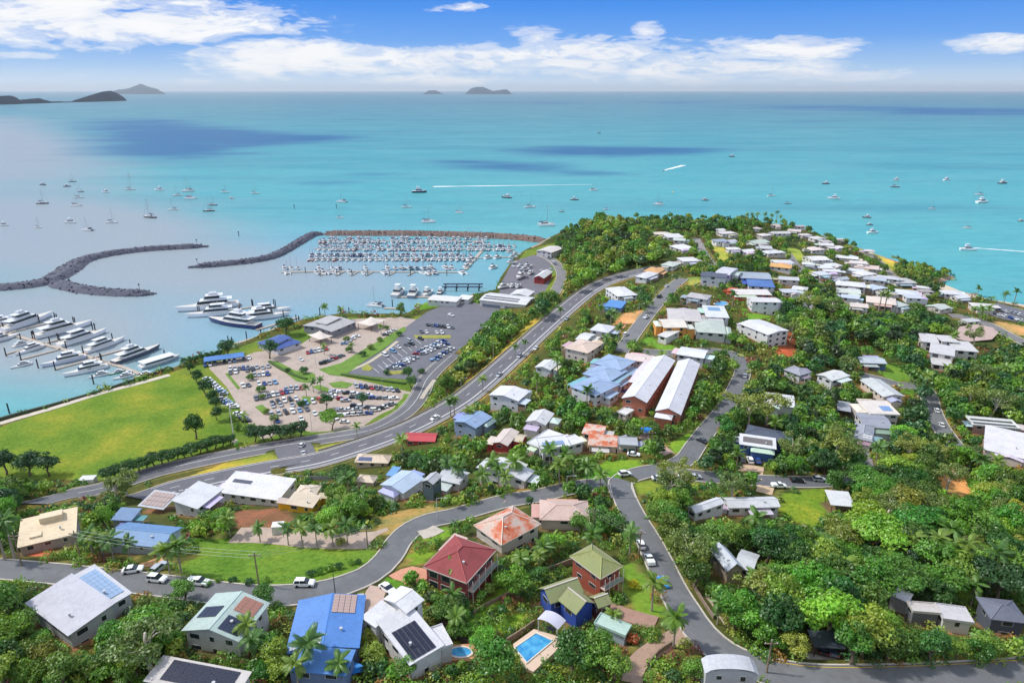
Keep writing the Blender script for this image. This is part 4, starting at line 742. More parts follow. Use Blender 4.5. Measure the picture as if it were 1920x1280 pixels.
# ------------------------------------------------------------------ houses
FRAME = mat('window_frame', (232, 232, 230), .5, .05); GL = glassmat()
POLYS = []                                # photo outlines of things that trees must not cover
def keepclear(p3):
    q = [proj(p) for p in p3]; POLYS.append([(a, b) for a, b, _ in q])
def hull(ps):
    ps = sorted(set(ps))
    def half(p):
        o = []
        for q in p:
            while len(o) > 1 and (o[-1][0]-o[-2][0])*(q[1]-o[-2][1])-(o[-1][1]-o[-2][1])*(q[0]-o[-2][0]) <= 0: o.pop()
            o.append(q)
        return o[:-1]
    return half(ps)+half(ps[::-1])
def roof_mesh(rt, Lx, Wy, rise, ridge, th=.16):
    """returns verts/faces of a solid roof around the eave level 0, and slope frames for things laid on it"""
    x, y = Lx/2, Wy/2; sl = {}
    if rt == 'gable' or rt == 'vault':
        K = 1 if rt == 'gable' else 5
        prof = [(-1+i/K, (1-abs(-1+i/K)) if K == 1 else sqrt(max(0, 1-(-1+i/K)**2))*.98) for i in range(2*K+1)]
        top = []
        for e in (-1, 1):
            for s, hh in prof: top.append((e*x, s*y, hh*rise) if ridge == 'a' else (s*x, e*y, hh*rise))
        n = len(prof); f = []
        for i in range(n-1): f.append((i, i+n, i+n+1, i+1) if ridge == 'a' else (i+1, i+n+1, i+n, i))
        f = [q[::-1] for q in f]
        per = [0] + list(range(n, 2*n)) + list(range(n-1, 0, -1))
        if ridge == 'a':
            sl['f'] = ((-x, -y, 0), (Lx, 0, 0), (0, y, rise)); sl['b'] = ((x, y, 0), (-Lx, 0, 0), (0, -y, rise))
        else:
            sl['r'] = ((x, -y, 0), (0, Wy, 0), (-x, 0, rise)); sl['l'] = ((-x, y, 0), (0, -Wy, 0), (x, 0, rise))
    elif rt == 'hip':
        ins = min(x, y)*.95; top = [(-x, -y, 0), (x, -y, 0), (x, y, 0), (-x, y, 0)]
        if Lx >= Wy: top += [(-x+ins, 0, rise), (x-ins, 0, rise)]; f = [(0, 1, 5, 4), (1, 2, 5), (2, 3, 4, 5), (3, 0, 4)]
        else: top += [(0, -y+ins, rise), (0, y-ins, rise)]; f = [(0, 1, 4), (1, 2, 5, 4), (2, 3, 5), (3, 0, 4, 5)]
        per = [0, 1, 2, 3]; sl['f'] = ((-x, -y, 0), (Lx, 0, 0), (0, y if Lx >= Wy else ins, rise)); sl['r'] = ((x, -y, 0), (0, Wy, 0), (-x, 0, rise))
    else:
        r1 = rise if rt == 'skillion' else .05
        if ridge == 'a': top = [(-x, -y, 0), (x, -y, 0), (x, y, r1), (-x, y, r1)]
        else: top = [(-x, -y, r1), (x, -y, 0), (x, y, 0), (-x, y, r1)]
        f = [(0, 1, 2, 3)]; per = [0, 1, 2, 3]
        sl['t'] = (top[0], tuple(np.subtract(top[1], top[0])), tuple(np.subtract(top[3], top[0])))
    n = len(top); v = top + [(a, b, c-th) for a, b, c in top]
    if rt == 'flat':                       # parapet upstand
        pass
    P = len(per); F_ = list(f) + [tuple(i+n for i in q[::-1]) for q in f] + [(per[(i+1) % P], per[i], per[i]+n, per[(i+1) % P]+n) for i in range(P)]
    return v, F_, sl
def wall_top(rt, Lx, Wy, rise, ridge, iw, il):
    """closed wall solid under the roof: footprint inset il,iw; top follows gable or skillion"""
    return None
HN = [0]
def facade(root, Lx, Wy, zb, zt_, ang, far, big, gdoor=None):
    """windows on the sides that can be seen: each a frame with its pane"""
    storeys = max(1, int((zt_-zb-.2)/2.7)); R_ = random.Random(int(Lx*91+Wy*37+zt_*7))
    rootv = Vector((cos(ang), sin(ang)))
    for side in range(4):
        nx_, ny_ = ((0, -1), (1, 0), (0, 1), (-1, 0))[side]
        wn = Vector((nx_*cos(ang)-ny_*sin(ang), nx_*sin(ang)+ny_*cos(ang))); toC = Vector((-root.location.x, -root.location.y)).normalized()
        if wn.dot(toC) < -.25: continue
        ln_ = Lx if side % 2 == 0 else Wy; dpt = Wy/2 if side % 2 == 0 else Lx/2
        if ln_ < 2.6: continue
        for st in range(storeys):
            z1 = zt_-.55-st*2.8; hh = 1.25 if not big else 1.9
            n = max(1, int(ln_/(4.2 if far else 3.4)))
            for i in range(n):
                if R_.random() < .15: continue
                c = -ln_/2 + (i+.5)*ln_/n + R_.uniform(-.25, .25); ww = min(ln_/n*.7, R_.choice((1.1, 1.6, 2.2)) if not big else 2.6); h2 = hh*R_.choice((1, 1, .8)); z0 = z1-h2
                if gdoor and st == storeys-1 and side in (0,): continue
                if z0 < zb+.3: continue
                if side % 2 == 0:
                    y = dpt*ny_; a = (c-ww/2, c+ww/2, min(y, y+ny_*.05), max(y, y+ny_*.05)); p_ = (c-ww/2+.1, c+ww/2-.1, min(y, y+ny_*.09), max(y, y+ny_*.09))
                else:
                    x = dpt*nx_; a = (min(x, x+nx_*.05), max(x, x+nx_*.05), c-ww/2, c+ww/2); p_ = (min(x, x+nx_*.09), max(x, x+nx_*.09), c-ww/2+.1, c+ww/2-.1)
                if far: boxpart('window', GL, root, *a, z0, z1)
                else:
                    fo = boxpart('window', FRAME, root, *a, z0, z1)
                    sx_, sy_, sz_ = fo.scale; cx_, cy_, cz_ = fo.location
                    pc = ob('pane', ubox(GL), fo, (((p_[0]+p_[1])/2-cx_)/sx_, ((p_[2]+p_[3])/2-cy_)/sy_, 0), scale=((p_[1]-p_[0])/sx_, (p_[3]-p_[2])/sy_, (sz_-.2)/sz_))
def panels(roof, slp, u0, u1, v0, v1, nu, nv, c):
    o, uu, vv = (np.array(k, float) for k in slp); ul, vl = np.linalg.norm(uu), np.linalg.norm(vv); un, vn = uu/ul, vv/vl; nn = np.cross(un, vn)
    if nn[2] < 0: nn = -nn
    pw, ph = (u1-u0)*ul/nu, (v1-v0)*vl/nv
    mm = solar_mat(c); key = ('sol', c, round(pw, 2), round(ph, 2))
    me = MB().box(-pw*.47, pw*.47, -ph*.47, ph*.47, 0, .05).mesh('solar_panel', mm)
    rot = Matrix((un, np.cross(nn, un), nn)).transposed().to_euler()
    for i in range(nu):
        for j in range(nv):
            p = o + un*(u0*ul+(i+.5)*pw) + vn*(v0*vl+(j+.5)*ph) + nn*.09
            ob('solar_panel', me, roof, tuple(p), rot)
def solar_mat(c):
    key = ('solar', c)
    if key in MATS: return MATS[key]
    m, t, b, o = newmat('solar_cells'); tc = t.nodes.new('ShaderNodeTexCoord'); br = t.nodes.new('ShaderNodeTexBrick'); br.offset = 0
    br.inputs['Scale'].default_value = 1; br.inputs['Brick Width'].default_value = .32; br.inputs['Row Height'].default_value = .32; br.inputs['Mortar Size'].default_value = .02
    k = lin(c, .8); br.inputs['Color1'].default_value = (*k, 1); br.inputs['Color2'].default_value = (*[v*.85 for v in k], 1); br.inputs['Mortar'].default_value = (*[min(.7, v*1.6+.02) for v in k], 1)
    t.links.new(tc.outputs['Object'], br.inputs['Vector']); t.links.new(br.outputs[0], b.inputs['Base Color']); b.inputs['Roughness'].default_value = .22; MATS[key] = m; return m
def build_house(e):
    sp, cen, ang, Lx, Wy, z, sw = e; A, B, C, h, rt, rise, ridge, wc, rc, label, kw = sp
    if sw: ridge = 'b' if ridge == 'a' else 'a'
    far = kw.get('far', 0) or cen.y > 330
    cs = [(cen.x+(sx*cos(ang)*Lx-sy*sin(ang)*Wy)/2, cen.y+(sx*sin(ang)*Lx+sy*cos(ang)*Wy)/2) for sx, sy in ((-1, -1), (1, -1), (1, 1), (-1, 1), (0, 0))]
    gz = min(float(zt(a, b)) for a, b in cs); gz = max(gz, .3); zb = gz-.6
    if z-gz < 2.4: z = gz+2.6
    nm = 'carport' if kw.get('carport') else kw.get('name', 'house')
    root = ob(nm, None, loc=(cen.x, cen.y, gz), rot=(0, 0, ang)); ze = z-gz
    if sw and 'solar' in kw:
        pass
    v, f, sl = roof_mesh(rt, Lx, Wy, rise, ridge)
    rk = kw.get('rkind', 'sheet')
    ax = 'X' if (ridge == 'a') else 'Y'
    if rk != 'sheet': ax = 'Y' if ridge == 'a' else 'X'
    rm = mat('metal_roof' if rk == 'sheet' else rk, rc, .5 if rk == 'sheet' else .85, .17 if rk == 'sheet' else .28, .22, .35, axis=ax)
    roof = ob('roof', MB().add(v, f).mesh('roof', rm), root, (0, 0, ze))
    ov = min(.55, Lx*.08, Wy*.08); x, y = Lx/2-ov, Wy/2-ov
    wk = kw.get('wkind', 'wall'); wm = mat('brick' if wk == 'brick' else 'wall_paint', wc, .85, .14, .4, .1)
    if nm == 'carport':
        for a in (-1, 1):
            for b_ in (-1, 1): ob('post', MB().tube([(a*x, b_*y, -.6), (a*x, b_*y, ze-.1)], .09).mesh('post', DARK), root)
    else:
        wb = MB()
        def top(px_, py_):                 # underside of the roof above a wall point
            if rt in ('gable', 'vault'):
                s = abs(py_)/(Wy/2) if ridge == 'a' else abs(px_)/(Lx/2); return (1-s)*rise if rt == 'gable' else sqrt(max(0, 1-s*s))*rise*.9
            if rt == 'skillion': return rise*((py_+Wy/2)/Wy) if ridge == 'a' else rise*(1-(px_+Lx/2)/Lx)
            return 0
        ring = [(-x, -y), (0, -y), (x, -y), (x, 0), (x, y), (0, y), (-x, y), (-x, 0)]; n = 8
        wb.add([(a, b_, zb-gz) for a, b_ in ring] + [(a, b_, ze-.17+top(a, b_)) for a, b_ in ring], [(i, (i+1) % n, (i+1) % n+n, i+n) for i in range(n)])
        ob('wall', wb.mesh('wall', wm), root)
        facade(root, Lx-2*ov, Wy-2*ov, 0, ze, ang, far, kw.get('bigwin'), kw.get('gdoor'))
        if not far:
            fm = mat('fascia_paint', tuple(min(245, int(c*1.03)) for c in rc) if rk == 'sheet' else (206, 196, 186), .5, .05)
            if rt in ('hip', 'flat'):
                fb = MB(); X_, Y2 = Lx/2+.06, Wy/2+.06
                for (a0, a1, b0, b1) in ((-X_, X_, -Y2, -Y2+.1), (-X_, X_, Y2-.1, Y2), (-X_, -X_+.1, -Y2+.1, Y2-.1), (X_-.1, X_, -Y2+.1, Y2-.1)): fb.box(a0, a1, b0, b1, -.22 if rt == 'hip' else -.3, .02 if rt == 'hip' else .32)
                ob('gutter' if rt == 'hip' else 'parapet', fb.mesh('gutter', fm), roof)
            if rt == 'gable':
                cb = MB().box(-Lx/2, Lx/2, -.18, .18, rise-.04, rise+.05) if ridge == 'a' else MB().box(-.18, .18, -Wy/2, Wy/2, rise-.04, rise+.05)
                ob('ridge_cap', cb.mesh('ridge_cap', fm), roof)
            if rt == 'hip':
                hb = MB()
                apex = v[4:6]
                for ci in range(4):
                    c0 = v[ci]; ap = min(apex, key=lambda q: hypot(q[0]-c0[0], q[1]-c0[1])); hb.tube([(c0[0], c0[1], .05), (ap[0], ap[1], rise+.05)], .13, 5)
                hb.tube([(apex[0][0], apex[0][1], rise+.06), (apex[1][0]+.01, apex[1][1]+.01, rise+.06)], .14, 5)
                ob('ridge_cap', hb.mesh('ridge_cap', mat('ridge_tile', tuple(min(250, int(c*1.1)) for c in rc), .7, .1)), roof)
            if Lx > 7 and rt in ('gable', 'hip', 'skillion') and random.random() < .6:
                ob('roof_vent', MB().tube([(0, 0, 0), (0, 0, .55), (0, 0, .7)], [.22, .22, .32], 8).mesh('roof_vent', mat('galvanised', (206, 208, 210), .4, .1)), roof, (Lx*.22, -Wy*.2, rise*.45 if rt != 'flat' else .1))
    R_ = random.Random(int(cen.x*13+cen.y*7))
    if nm == 'house' and (cen.y > 160) and Lx > 6 and Wy > 4.5 and not kw.get('bigwin'):
        for side in R_.sample([(1, 0), (-1, 0), (0, -1), (0, 1)], 2 if max(Lx, Wy) < 40 else 1):
            along = Wy if side[0] else Lx; wl = along*R_.uniform(.4, .7); wd = R_.uniform(2.6, 4.6); off = R_.uniform(-.5, .5)*(along-wl); hz = ze-R_.uniform(.5, 1.2); patio = R_.random() < .45
            if hz < 2.3: hz = 2.3
            rw = mat('metal_roof', tuple(max(40, min(245, int(c+R_.choice((-26, -12, 0, 8))))) for c in rc) if rk == 'sheet' else (214, 210, 206), .5, .16, .25, .35, axis='X' if side[0] == 0 else 'Y')
            cx, cy = (side[0]*(Lx/2+wd/2-.45), off) if side[0] else (off, side[1]*(Wy/2+wd/2-.45)); dx_, dy_ = (wd, wl) if side[0] else (wl, wd)
            v2, f2, _s = roof_mesh(R_.choice(('gable', 'hip', 'flat')) if not patio else 'flat', dx_, dy_, .9, 'b' if side[0] == 0 else 'a', .12)
            ob('patio_roof' if patio else 'wing_roof', MB().add(v2, f2).mesh('wing_roof', rw), root, (cx, cy, hz))
            if patio:
                for a in (-1, 1):
                    px_, py_ = (cx+side[0]*(wd/2-.2), cy+a*(wl/2-.2)) if side[0] else (cx+a*(wl/2-.2), cy+side[1]*(wd/2-.2)); boxpart('post', FRAME, root, px_-.07, px_+.07, py_-.07, py_+.07, -.8, hz-.1)
                boxpart('deck', TIMBER, root, cx-dx_/2+.1, cx+dx_/2-.1, cy-dy_/2+.1, cy+dy_/2-.1, -.8, .35 if ze < 4.5 else ze-3.0)
            else: boxpart('wing_wall', wm, root, cx-dx_/2+.35, cx+dx_/2-.35, cy-dy_/2+.35, cy+dy_/2-.35, -.9, hz-.1)
    if kw.get('gdoor'):
        gdm = mat('garage_door', kw['gdoor'], .6, .08)
        nd = 2
        for i in range(nd):
            c = -x + (i+.5)*2*x/nd; d = boxpart('garage_door', gdm, root, c-x/nd*.8, c+x/nd*.8, -y-.06, -y+.02, 0.02, 2.3)
    for (s, u0, u1, v0, v1, nu, nv, c) in kw.get('solar', ()):
        s2 = s if s in sl else list(sl)[0]
        panels(roof, sl[s2], u0, u1, v0, v1, nu, nv, c)
    if kw.get('extra') == 'clerestory':
        boxpart('clerestory', mat('metal_roof', (238, 218, 184), .5, .08), roof, -Lx*.15, Lx*.25, Wy*.15, Wy*.4, rise*.6, rise*.6+1.6)
        boxpart('roof_hatch', mat('metal_roof', (238, 218, 184), .5, .08), roof, -Lx*.3, -Lx*.1, -Wy*.3, -Wy*.1, .2, .8)
    if kw.get('bal'):                      # balcony on the right hand face
        bx0 = Lx/2-ov; bal = boxpart('balcony', mat('balcony_slab', (214, 190, 176), .8, .1), root, bx0+.02, bx0+1.5, -Wy*.42, Wy*.42, ze-3.1, ze-2.85)
        for k in range(5):
            yy = -Wy*.42 + .06 + k*(Wy*.84-.12)/4
            ob('post', MB().tube([(bx0+1.42, yy, 0), (bx0+1.42, yy, ze-.1)], .07, 6).mesh('post', FRAME), root)
        for k in range(4):
            y0 = -Wy*.42+.1+k*(Wy*.84-.12)/4
            boxpart('balustrade', mat('balustrade_glass', (150, 170, 176), .15, .05), root, bx0+1.4, bx0+1.44, y0, y0+(Wy*.84-.12)/4-.08, ze-2.8, ze-1.9)
    # outline in the photo for the trees
    pr = []
    for a, b_ in cs[:4]:
        for zz in (z, z+rise*.6, max(gz+1.2, z-4)): q = proj((a, b_, zz)); pr.append((q[0], q[1]))
    POLYS.append(hull(pr)); pc = proj((cen.x, cen.y, z))
    return root, (pc[0], pc[1])
LAND = []                                  # landmarks for describing neighbours
for e in HF:
    r, p = build_house(e); lb = e[0][9]
    if lb: tag(r, lb, 'carport' if e[0][10].get('carport') else 'house', auto=None); LAND.append((p[0], p[1], e))
    else:
        rc = e[0][8]; mx = max(rc); nmc = 'white' if min(rc) > 222 else ('orange' if rc[0]-rc[2] > 60 else ('pinkish' if rc[0]-rc[2] > 14 and rc[0] > rc[1]+6 else ('bluish' if rc[2]-rc[0] > 10 else ('greenish grey' if rc[1] > rc[0]+6 else 'pale grey'))))
        rtn = {'hip': 'hip roofed', 'gable': 'gable roofed', 'skillion': 'slant roofed', 'flat': 'flat roofed'}[e[0][4]]
        tag(r, nmc+' '+rtn+' house', 'house', 'houses on the headland', auto=p)
# ------------------------------------------------------------------ marina buildings
def quadframe(A, B, C, h=0, gz=3.1):
    z = gz+h; a, b, c = atz(*A, z), atz(*B, z), atz(*C, z); u = b-a; Lx = u.length; u.normalize(); v = Vector((-u.y, u.x, 0)); Wy = (c-b).dot(v)
    return b-u*Lx/2+v*Wy/2, atan2(u.y, u.x), Lx, Wy
def mhouse(A, B, C, h, rt, rise, ridge, wall, roof, label, cat='building', gz=3.1, **kw):
    cen, ang, Lx, Wy = quadframe(A, B, C, h, gz)
    if Wy < 0: ang += 0; Wy = abs(Wy)
    kw['name'] = kw.get('name', 'building')
    e = [(A, B, C, h, rt, rise, ridge, wall, roof, label, kw), Vector((cen.x, cen.y, gz+h)), ang, Lx, Wy, gz+h, False]
    r, p = build_house(e); tag(r, label, cat); LAND.append((p[0], p[1], e))
    sl_, m_ = local_mask(cen, ang, Lx, Wy, .6); OCC[sl_] = np.where(m_, 2, OCC[sl_])
    return r
mhouse((567, 610), (622, 622), (664, 602), 4.5, 'gable', 1.2, 'b', (150, 150, 160), (186, 184, 184), 'marina clubhouse with sweeping grey roof beside the jetties')
mhouse((590, 604), (612, 608), (640, 596), 6.2, 'skillion', .5, 'a', (196, 196, 200), (196, 194, 192), 'raised grey clerestory roof on the marina clubhouse')
mhouse((481, 642), (520, 656), (563, 640), 3.6, 'hip', 1.6, 'a', (226, 226, 230), (72, 98, 168), 'waterside restaurant with dark blue hip roof')
mhouse((497, 638), (522, 643), (545, 632), 5.6, 'gable', .9, 'b', (230, 230, 234), (78, 104, 172), 'raised white and blue dormer on the waterside restaurant')
mhouse((382, 678), (458, 668), (456, 661), 3.0, 'skillion', .4, 'a', (120, 150, 200), (84, 136, 204), 'long bright blue awning along the parked car row', name='awning', carport=1, cat='awning')
mhouse((898, 562), (986, 572), (990, 556), 5.0, 'gable', 1.4, 'a', (226, 222, 218), (226, 226, 226), 'long white storage shed with grey roller doors', gdoor=(120, 128, 146), solar=[('f', .05, .8, .3, .5, 8, 1, (96, 96, 106)), ('f', .05, .8, .65, .85, 8, 1, (96, 96, 106))])
mhouse((800, 562), (856, 566), (862, 556), 4.0, 'flat', .3, 'a', (226, 226, 226), (232, 230, 226), 'flat white building at the marina fuel berth')
mhouse((856, 560), (878, 562), (876, 553), 3.4, 'flat', .3, 'a', (222, 222, 222), (236, 236, 234), 'small white kiosk right of the flat fuel berth building')
mhouse((1000, 520), (1020, 522), (1020, 508), 5.0, 'gable', 2.0, 'b', (178, 66, 62), (226, 226, 228), 'red boat shed with white gabled roof')
mhouse((1005, 470), (1034, 474), (1036, 462), 5.5, 'gable', 1.2, 'b', (216, 214, 214), (222, 216, 210), 'pale boat storage shed by the root of the breakwater')
mhouse((955, 552), (990, 556), (992, 545), 4.5, 'gable', 1.4, 'b', (232, 232, 232), (226, 226, 228), 'white weatherboard boat shed beside the slope trees')
mhouse((756, 826), (816, 828), (824, 812), 3.4, 'gable', 1.2, 'a', (190, 80, 80), (204, 74, 82), 'house with bright red metal roof beside the highway', gz=13.5)
mhouse((664, 866), (728, 868), (722, 852), 3.4, 'hip', 1.5, 'a', (220, 200, 180), (226, 206, 184), 'cream hip roofed house with dark solar patch below the highway', gz=14.5, solar=[('f', .1, .5, .2, .7, 4, 2, (100, 112, 150))])
mhouse((666, 902), (700, 905), (706, 892), 3.2, 'hip', 1.4, 'a', (226, 214, 196), (226, 210, 190), 'small cream hip roof hidden in trees right of the yellow house', gz=20)
SAIL = mat('shade_fabric', (226, 214, 204), .8, .06)
def sail_pavilion(A, B, C, h, label, gz=3.1, m_=SAIL, posts=True, nm='shade_pavilion'):
    cen, ang, Lx, Wy = quadframe(A, B, C, h, gz); Wy = abs(Wy); root = ob(nm, None, loc=(cen.x, cen.y, gz), rot=(0, 0, ang)); mb = MB(); n = 9
    for j in range(n):
        for i in range(n):
            u, v_ = -1+2*i/(n-1), -1+2*j/(n-1); e = 1-.10*(1-v_*v_ if abs(u) == 1 else 0)
            mb.v.append((u*Lx/2*(1-.12*(1-v_*v_)*abs(u)), v_*Wy/2*(1-.12*(1-u*u)*abs(v_)), h + 2.2*(1-abs(u))*(1-abs(v_))**1.2 + .5*(u*v_)**2))
    for j in range(n-1):
        for i in range(n-1): a = j*n+i; mb.f.append((a, a+1, a+n+1, a+n)); mb.m.append(0)
    ob('canopy', mb.mesh('canopy', m_, smooth=True), root)
    for a in (-1, 1):
        for b_ in (-1, 1): ob('post', MB().tube([(a*Lx*.42, b_*Wy*.42, 0), (a*Lx*.42, b_*Wy*.42, h+.3)], .16, 8).mesh('post', DARK), root)
    ob('mast', MB().tube([(0, 0, 0), (0, 0, h+2.15)], .14, 8).mesh('mast', DARK), root)
    tag(root, label, 'pavilion'); keepclear([(cen.x+a*Lx/2, cen.y+b_*Wy/2, gz+h) for a, b_ in ((-1, -1), (1, -1), (1, 1), (-1, 1))])
sail_pavilion((667, 606), (696, 612), (718, 599), 4.0, 'white tent shaped shade pavilion nearest the moored catamaran')
sail_pavilion((575, 628), (600, 638), (623, 630), 4.0, 'white tent shaped shade pavilion beside the blue roofed restaurant')
# blue triangular shade sails
for (a, b, c, z, lb) in [((648, 1232), (700, 1256), (640, 1268), 50.5, 'bright blue shade sail at the corner of the blue roof'), ((1192, 802), (1228, 800), (1212, 812), 29, 'pale blue shade sail before the brick townhouses')]:
    P = [atz(*p, z) for p in (a, b, c)]; ctr = sum(P, Vector())/3; mb = MB(); n = 6; r0 = Vector((ctr.x, ctr.y, float(zt(ctr.x, ctr.y))))
    for i in range(n+1):
        for j in range(n+1-i):
            u, v_ = i/n, j/n; w = 1-u-v_; q = P[0]*w+P[1]*u+P[2]*v_; sag = u*v_*w*27; pull = (u*v_+v_*w+w*u)*.35; q = q.lerp(ctr, pull*.35); mb.v.append((q.x-r0.x, q.y-r0.y, q.z-r0.z-.4*sag+.5*(u*u)))
    k = 0; rowi = []
    for i in range(n+1): rowi.append(k); k += n+1-i
    for i in range(n):
        for j in range(n-i):
            a0 = rowi[i]+j; b0 = rowi[i+1]+j; mb.f.append((a0, b0, a0+1)); mb.m.append(0)
            if j < n-i-1: mb.f.append((a0+1, b0, b0+1)); mb.m.append(0)
    root = ob('shade_sail', None, loc=r0); ob('canopy', mb.mesh('canopy', mat('sail_blue', (44, 142, 226), .7, .05), smooth=True), root)
    for p in P: ob('post', MB().tube([(p.x-r0.x, p.y-r0.y, -2.5), (p.x-r0.x, p.y-r0.y, z-r0.z+.4)], .08).mesh('post', DARK), root)
    tag(root, lb, 'shade sail')
# ------------------------------------------------------------------ swimming pools, pergola, walls
def water_pool():
    if 'poolw' in MATS: return MATS['poolw']
    m, t, b, o = newmat('pool_water'); tc = t.nodes.new('ShaderNodeTexCoord'); n = N(t, 'ShaderNodeTexNoise', Scale=.6, Detail=3.0); t.links.new(tc.outputs['Object'], n.inputs['Vector'])
    t.links.new(ramp(t, n.outputs[0], [(.35, lin((52, 146, 208), .8)), (.65, lin((96, 184, 226), .85))]), b.inputs['Base Color']); b.inputs['Roughness'].default_value = .08
    bp = t.nodes.new('ShaderNodeBump'); bp.inputs['Strength'].default_value = .15; n2 = N(t, 'ShaderNodeTexNoise', Scale=3.0, Detail=2.0); t.links.new(tc.outputs['Object'], n2.inputs['Vector']); t.links.new(n2.outputs[0], bp.inputs['Height']); t.links.new(bp.outputs[0], b.inputs['Normal']); MATS['poolw'] = m; return m
def pool(pxw, z, label, deckpx=None, deckcol=(226, 200, 178), rim=.45):
    w = [atz(a, b, z) for a, b in pxw]; c = sum(w, Vector())/len(w); g0 = min(float(zt(p.x, p.y)) for p in w)
    root = ob('swimming_pool', None, loc=(c.x, c.y, z)); loc = [(p.x-c.x, p.y-c.y) for p in w]; n = len(loc)
    A = sum(loc[i][0]*loc[(i+1) % n][1]-loc[(i+1) % n][0]*loc[i][1] for i in range(n))
    if A < 0: loc = loc[::-1]
    ob('water', MB().add([(a, b, .02) for a, b in loc], [tuple(range(n))]).mesh('water', water_pool()), root)
    cp = MB(); out_ = [(a*(1+rim/hypot(a, b)), b*(1+rim/hypot(a, b))) for a, b in loc]
    cp.add([(a, b, .14) for a, b in loc]+[(a, b, .14) for a, b in out_]+[(a, b, -2.2) for a, b in out_]+[(a, b, -.2) for a, b in loc], [(i, i+n, (i+1) % n+n, (i+1) % n) [::-1] for i in range(n)]+[(i+n, i+2*n, (i+1) % n+2*n, (i+1) % n+n) for i in range(n)]+[(i, (i+1) % n, (i+1) % n+3*n, i+3*n) for i in range(n)])
    ob('coping', cp.mesh('coping', mat('pool_coping', (232, 218, 202), .8, .08)), root)
    if deckpx:
        d = [atz(a, b, z) for a, b in deckpx]; k = len(d); loc2 = [(p.x-c.x, p.y-c.y) for p in d]
        if sum(loc2[i][0]*loc2[(i+1) % k][1]-loc2[(i+1) % k][0]*loc2[i][1] for i in range(k)) < 0: loc2 = loc2[::-1]
        ob('deck', MB().add([(a, b, -.06) for a, b in loc2]+[(a, b, -4) for a, b in loc2], [tuple(range(k))]+[(i+k, (i+1) % k+k, (i+1) % k, i) for i in range(k)]).mesh('deck', mat('pool_deck', deckcol, .85, .1, .6)), root)
        POLYS.append(list(deckpx))
        OCC[inpoly(MX, MY, [(p.x, p.y) for p in d])] = 2
    tag(root, label, 'pool'); POLYS.append(list(pxw))
def gz_(px, py): return hit(px, py).z
zp = gz_(1000, 1235)+1.6
pool([(966, 1214), (1005, 1187), (1036, 1201), (988, 1241)], zp, 'rectangular blue swimming pool with pale deck before the blue gable', [(962, 1206), (1001, 1178), (1062, 1196), (1050, 1212), (1000, 1258), (984, 1250)])
pool([(864+20*cos(k*pi/7), 1222+9*sin(k*pi/7)) for k in range(14)], gz_(864, 1225)+.9, 'small rounded pool beside the white verandah', [(838, 1208), (888, 1205), (898, 1228), (880, 1238), (845, 1236)], (206, 150, 110))
pool([(1352+13*cos(k*pi/5), 569+4*sin(k*pi/5)) for k in range(10)], gz_(1352, 572)+.5, 'tiny teal pool beside the big white hip roofed house')
pool([(1514, 484), (1548, 485), (1552, 491), (1518, 490)], gz_(1530, 492)+.5, 'teal pool on the headland among white roofs')
def pergola(A, B, C, h, gz, label):
    cen, ang, Lx, Wy = quadframe(A, B, C, h, gz); Wy = abs(Wy); root = ob('pergola', None, loc=(cen.x, cen.y, gz), rot=(0, 0, ang))
    mb = MB(); n = 7
    for i in range(n):
        for s in (-1, 1): u = -1+2*i/(n-1); mb.v.append((u*Lx/2, s*Wy/2, h+.7*(1-u*u)))
    for i in range(n-1): mb.f.append((2*i, 2*i+2, 2*i+3, 2*i+1)); mb.m.append(0)
    ob('roof', mb.mesh('roof', mat('pergola_sheet', (206, 206, 222), .5, .06), smooth=True), root)
    for a in (-1, 1):
        for b_ in (-1, 1): ob('post', MB().tube([(a*Lx*.45, b_*Wy*.45, 0), (a*Lx*.45, b_*Wy*.45, h+.12)], .08).mesh('post', FRAME), root)
    ob('table', MB().box(-.9, .9, -.5, .5, .7, .76).box(-.7, -.6, -.3, -.2, 0, .7).box(.6, .7, .2, .3, 0, .7).box(-.7, -.6, .2, .3, 0, .7).box(.6, .7, -.3, -.2, 0, .7).mesh('table', DARK), root)
    tag(root, label, 'pergola'); keepclear([(cen.x+a*Lx/2, cen.y+b_*Wy/2, gz+h) for a, b_ in ((-1, -1), (1, -1), (1, 1), (-1, 1))])
pergola((1007, 1160), (1046, 1180), (1066, 1165), 3.0, zp, 'curved white roofed pergola at the head of the rectangular pool')
def wall(px, hgt, label, m_, nm='retaining_wall', th=.3, cat='wall'):
    ln = smooth_line([hit(a, b) for a, b in px], 1.5); c = Vector(ln[0]); mb = MB(); l2 = ln-np.array(ln[0]); ribbon(l2, [th/2, th/2, -th/2, -th/2], [-1.2, hgt, hgt, -1.2], mb); n = len(ln)
    mb.f += [(0, 1, 2, 3), ((n-1)*4+3, (n-1)*4+2, (n-1)*4+1, (n-1)*4)]; mb.m += [0, 0]
    return tag(ob(nm, mb.mesh(nm, m_), loc=c), label, cat)
STONE = mat('stone_wall', (150, 130, 112), .95, .3, 1.2, .6); FENCE = mat('fence_sheet', (150, 150, 152), .8, .12, .5)
wall([(998, 1082), (1030, 1072), (1072, 1056)], 1.6, 'brown stone retaining wall behind the mossy roofed house', STONE)
wall([(950, 1205), (975, 1190), (1002, 1170)], 1.3, 'grey stone wall above the rectangular pool', STONE)
wall([(812, 1155), (850, 1190), (885, 1215), (905, 1225)], 1.5, 'dark timber fence below the red brick house', mat('dark_fence', (96, 84, 78), .9, .2), 'fence', .12, 'fence')
wall([(888, 1152), (905, 1140), (925, 1130), (960, 1112)], 1.0, 'low stone edge along the red house lawn', STONE)
wall([(553, 898), (600, 900), (650, 898)], 1.7, 'grey sheet fence between highway and white roofs', FENCE, 'fence', .1, 'fence')
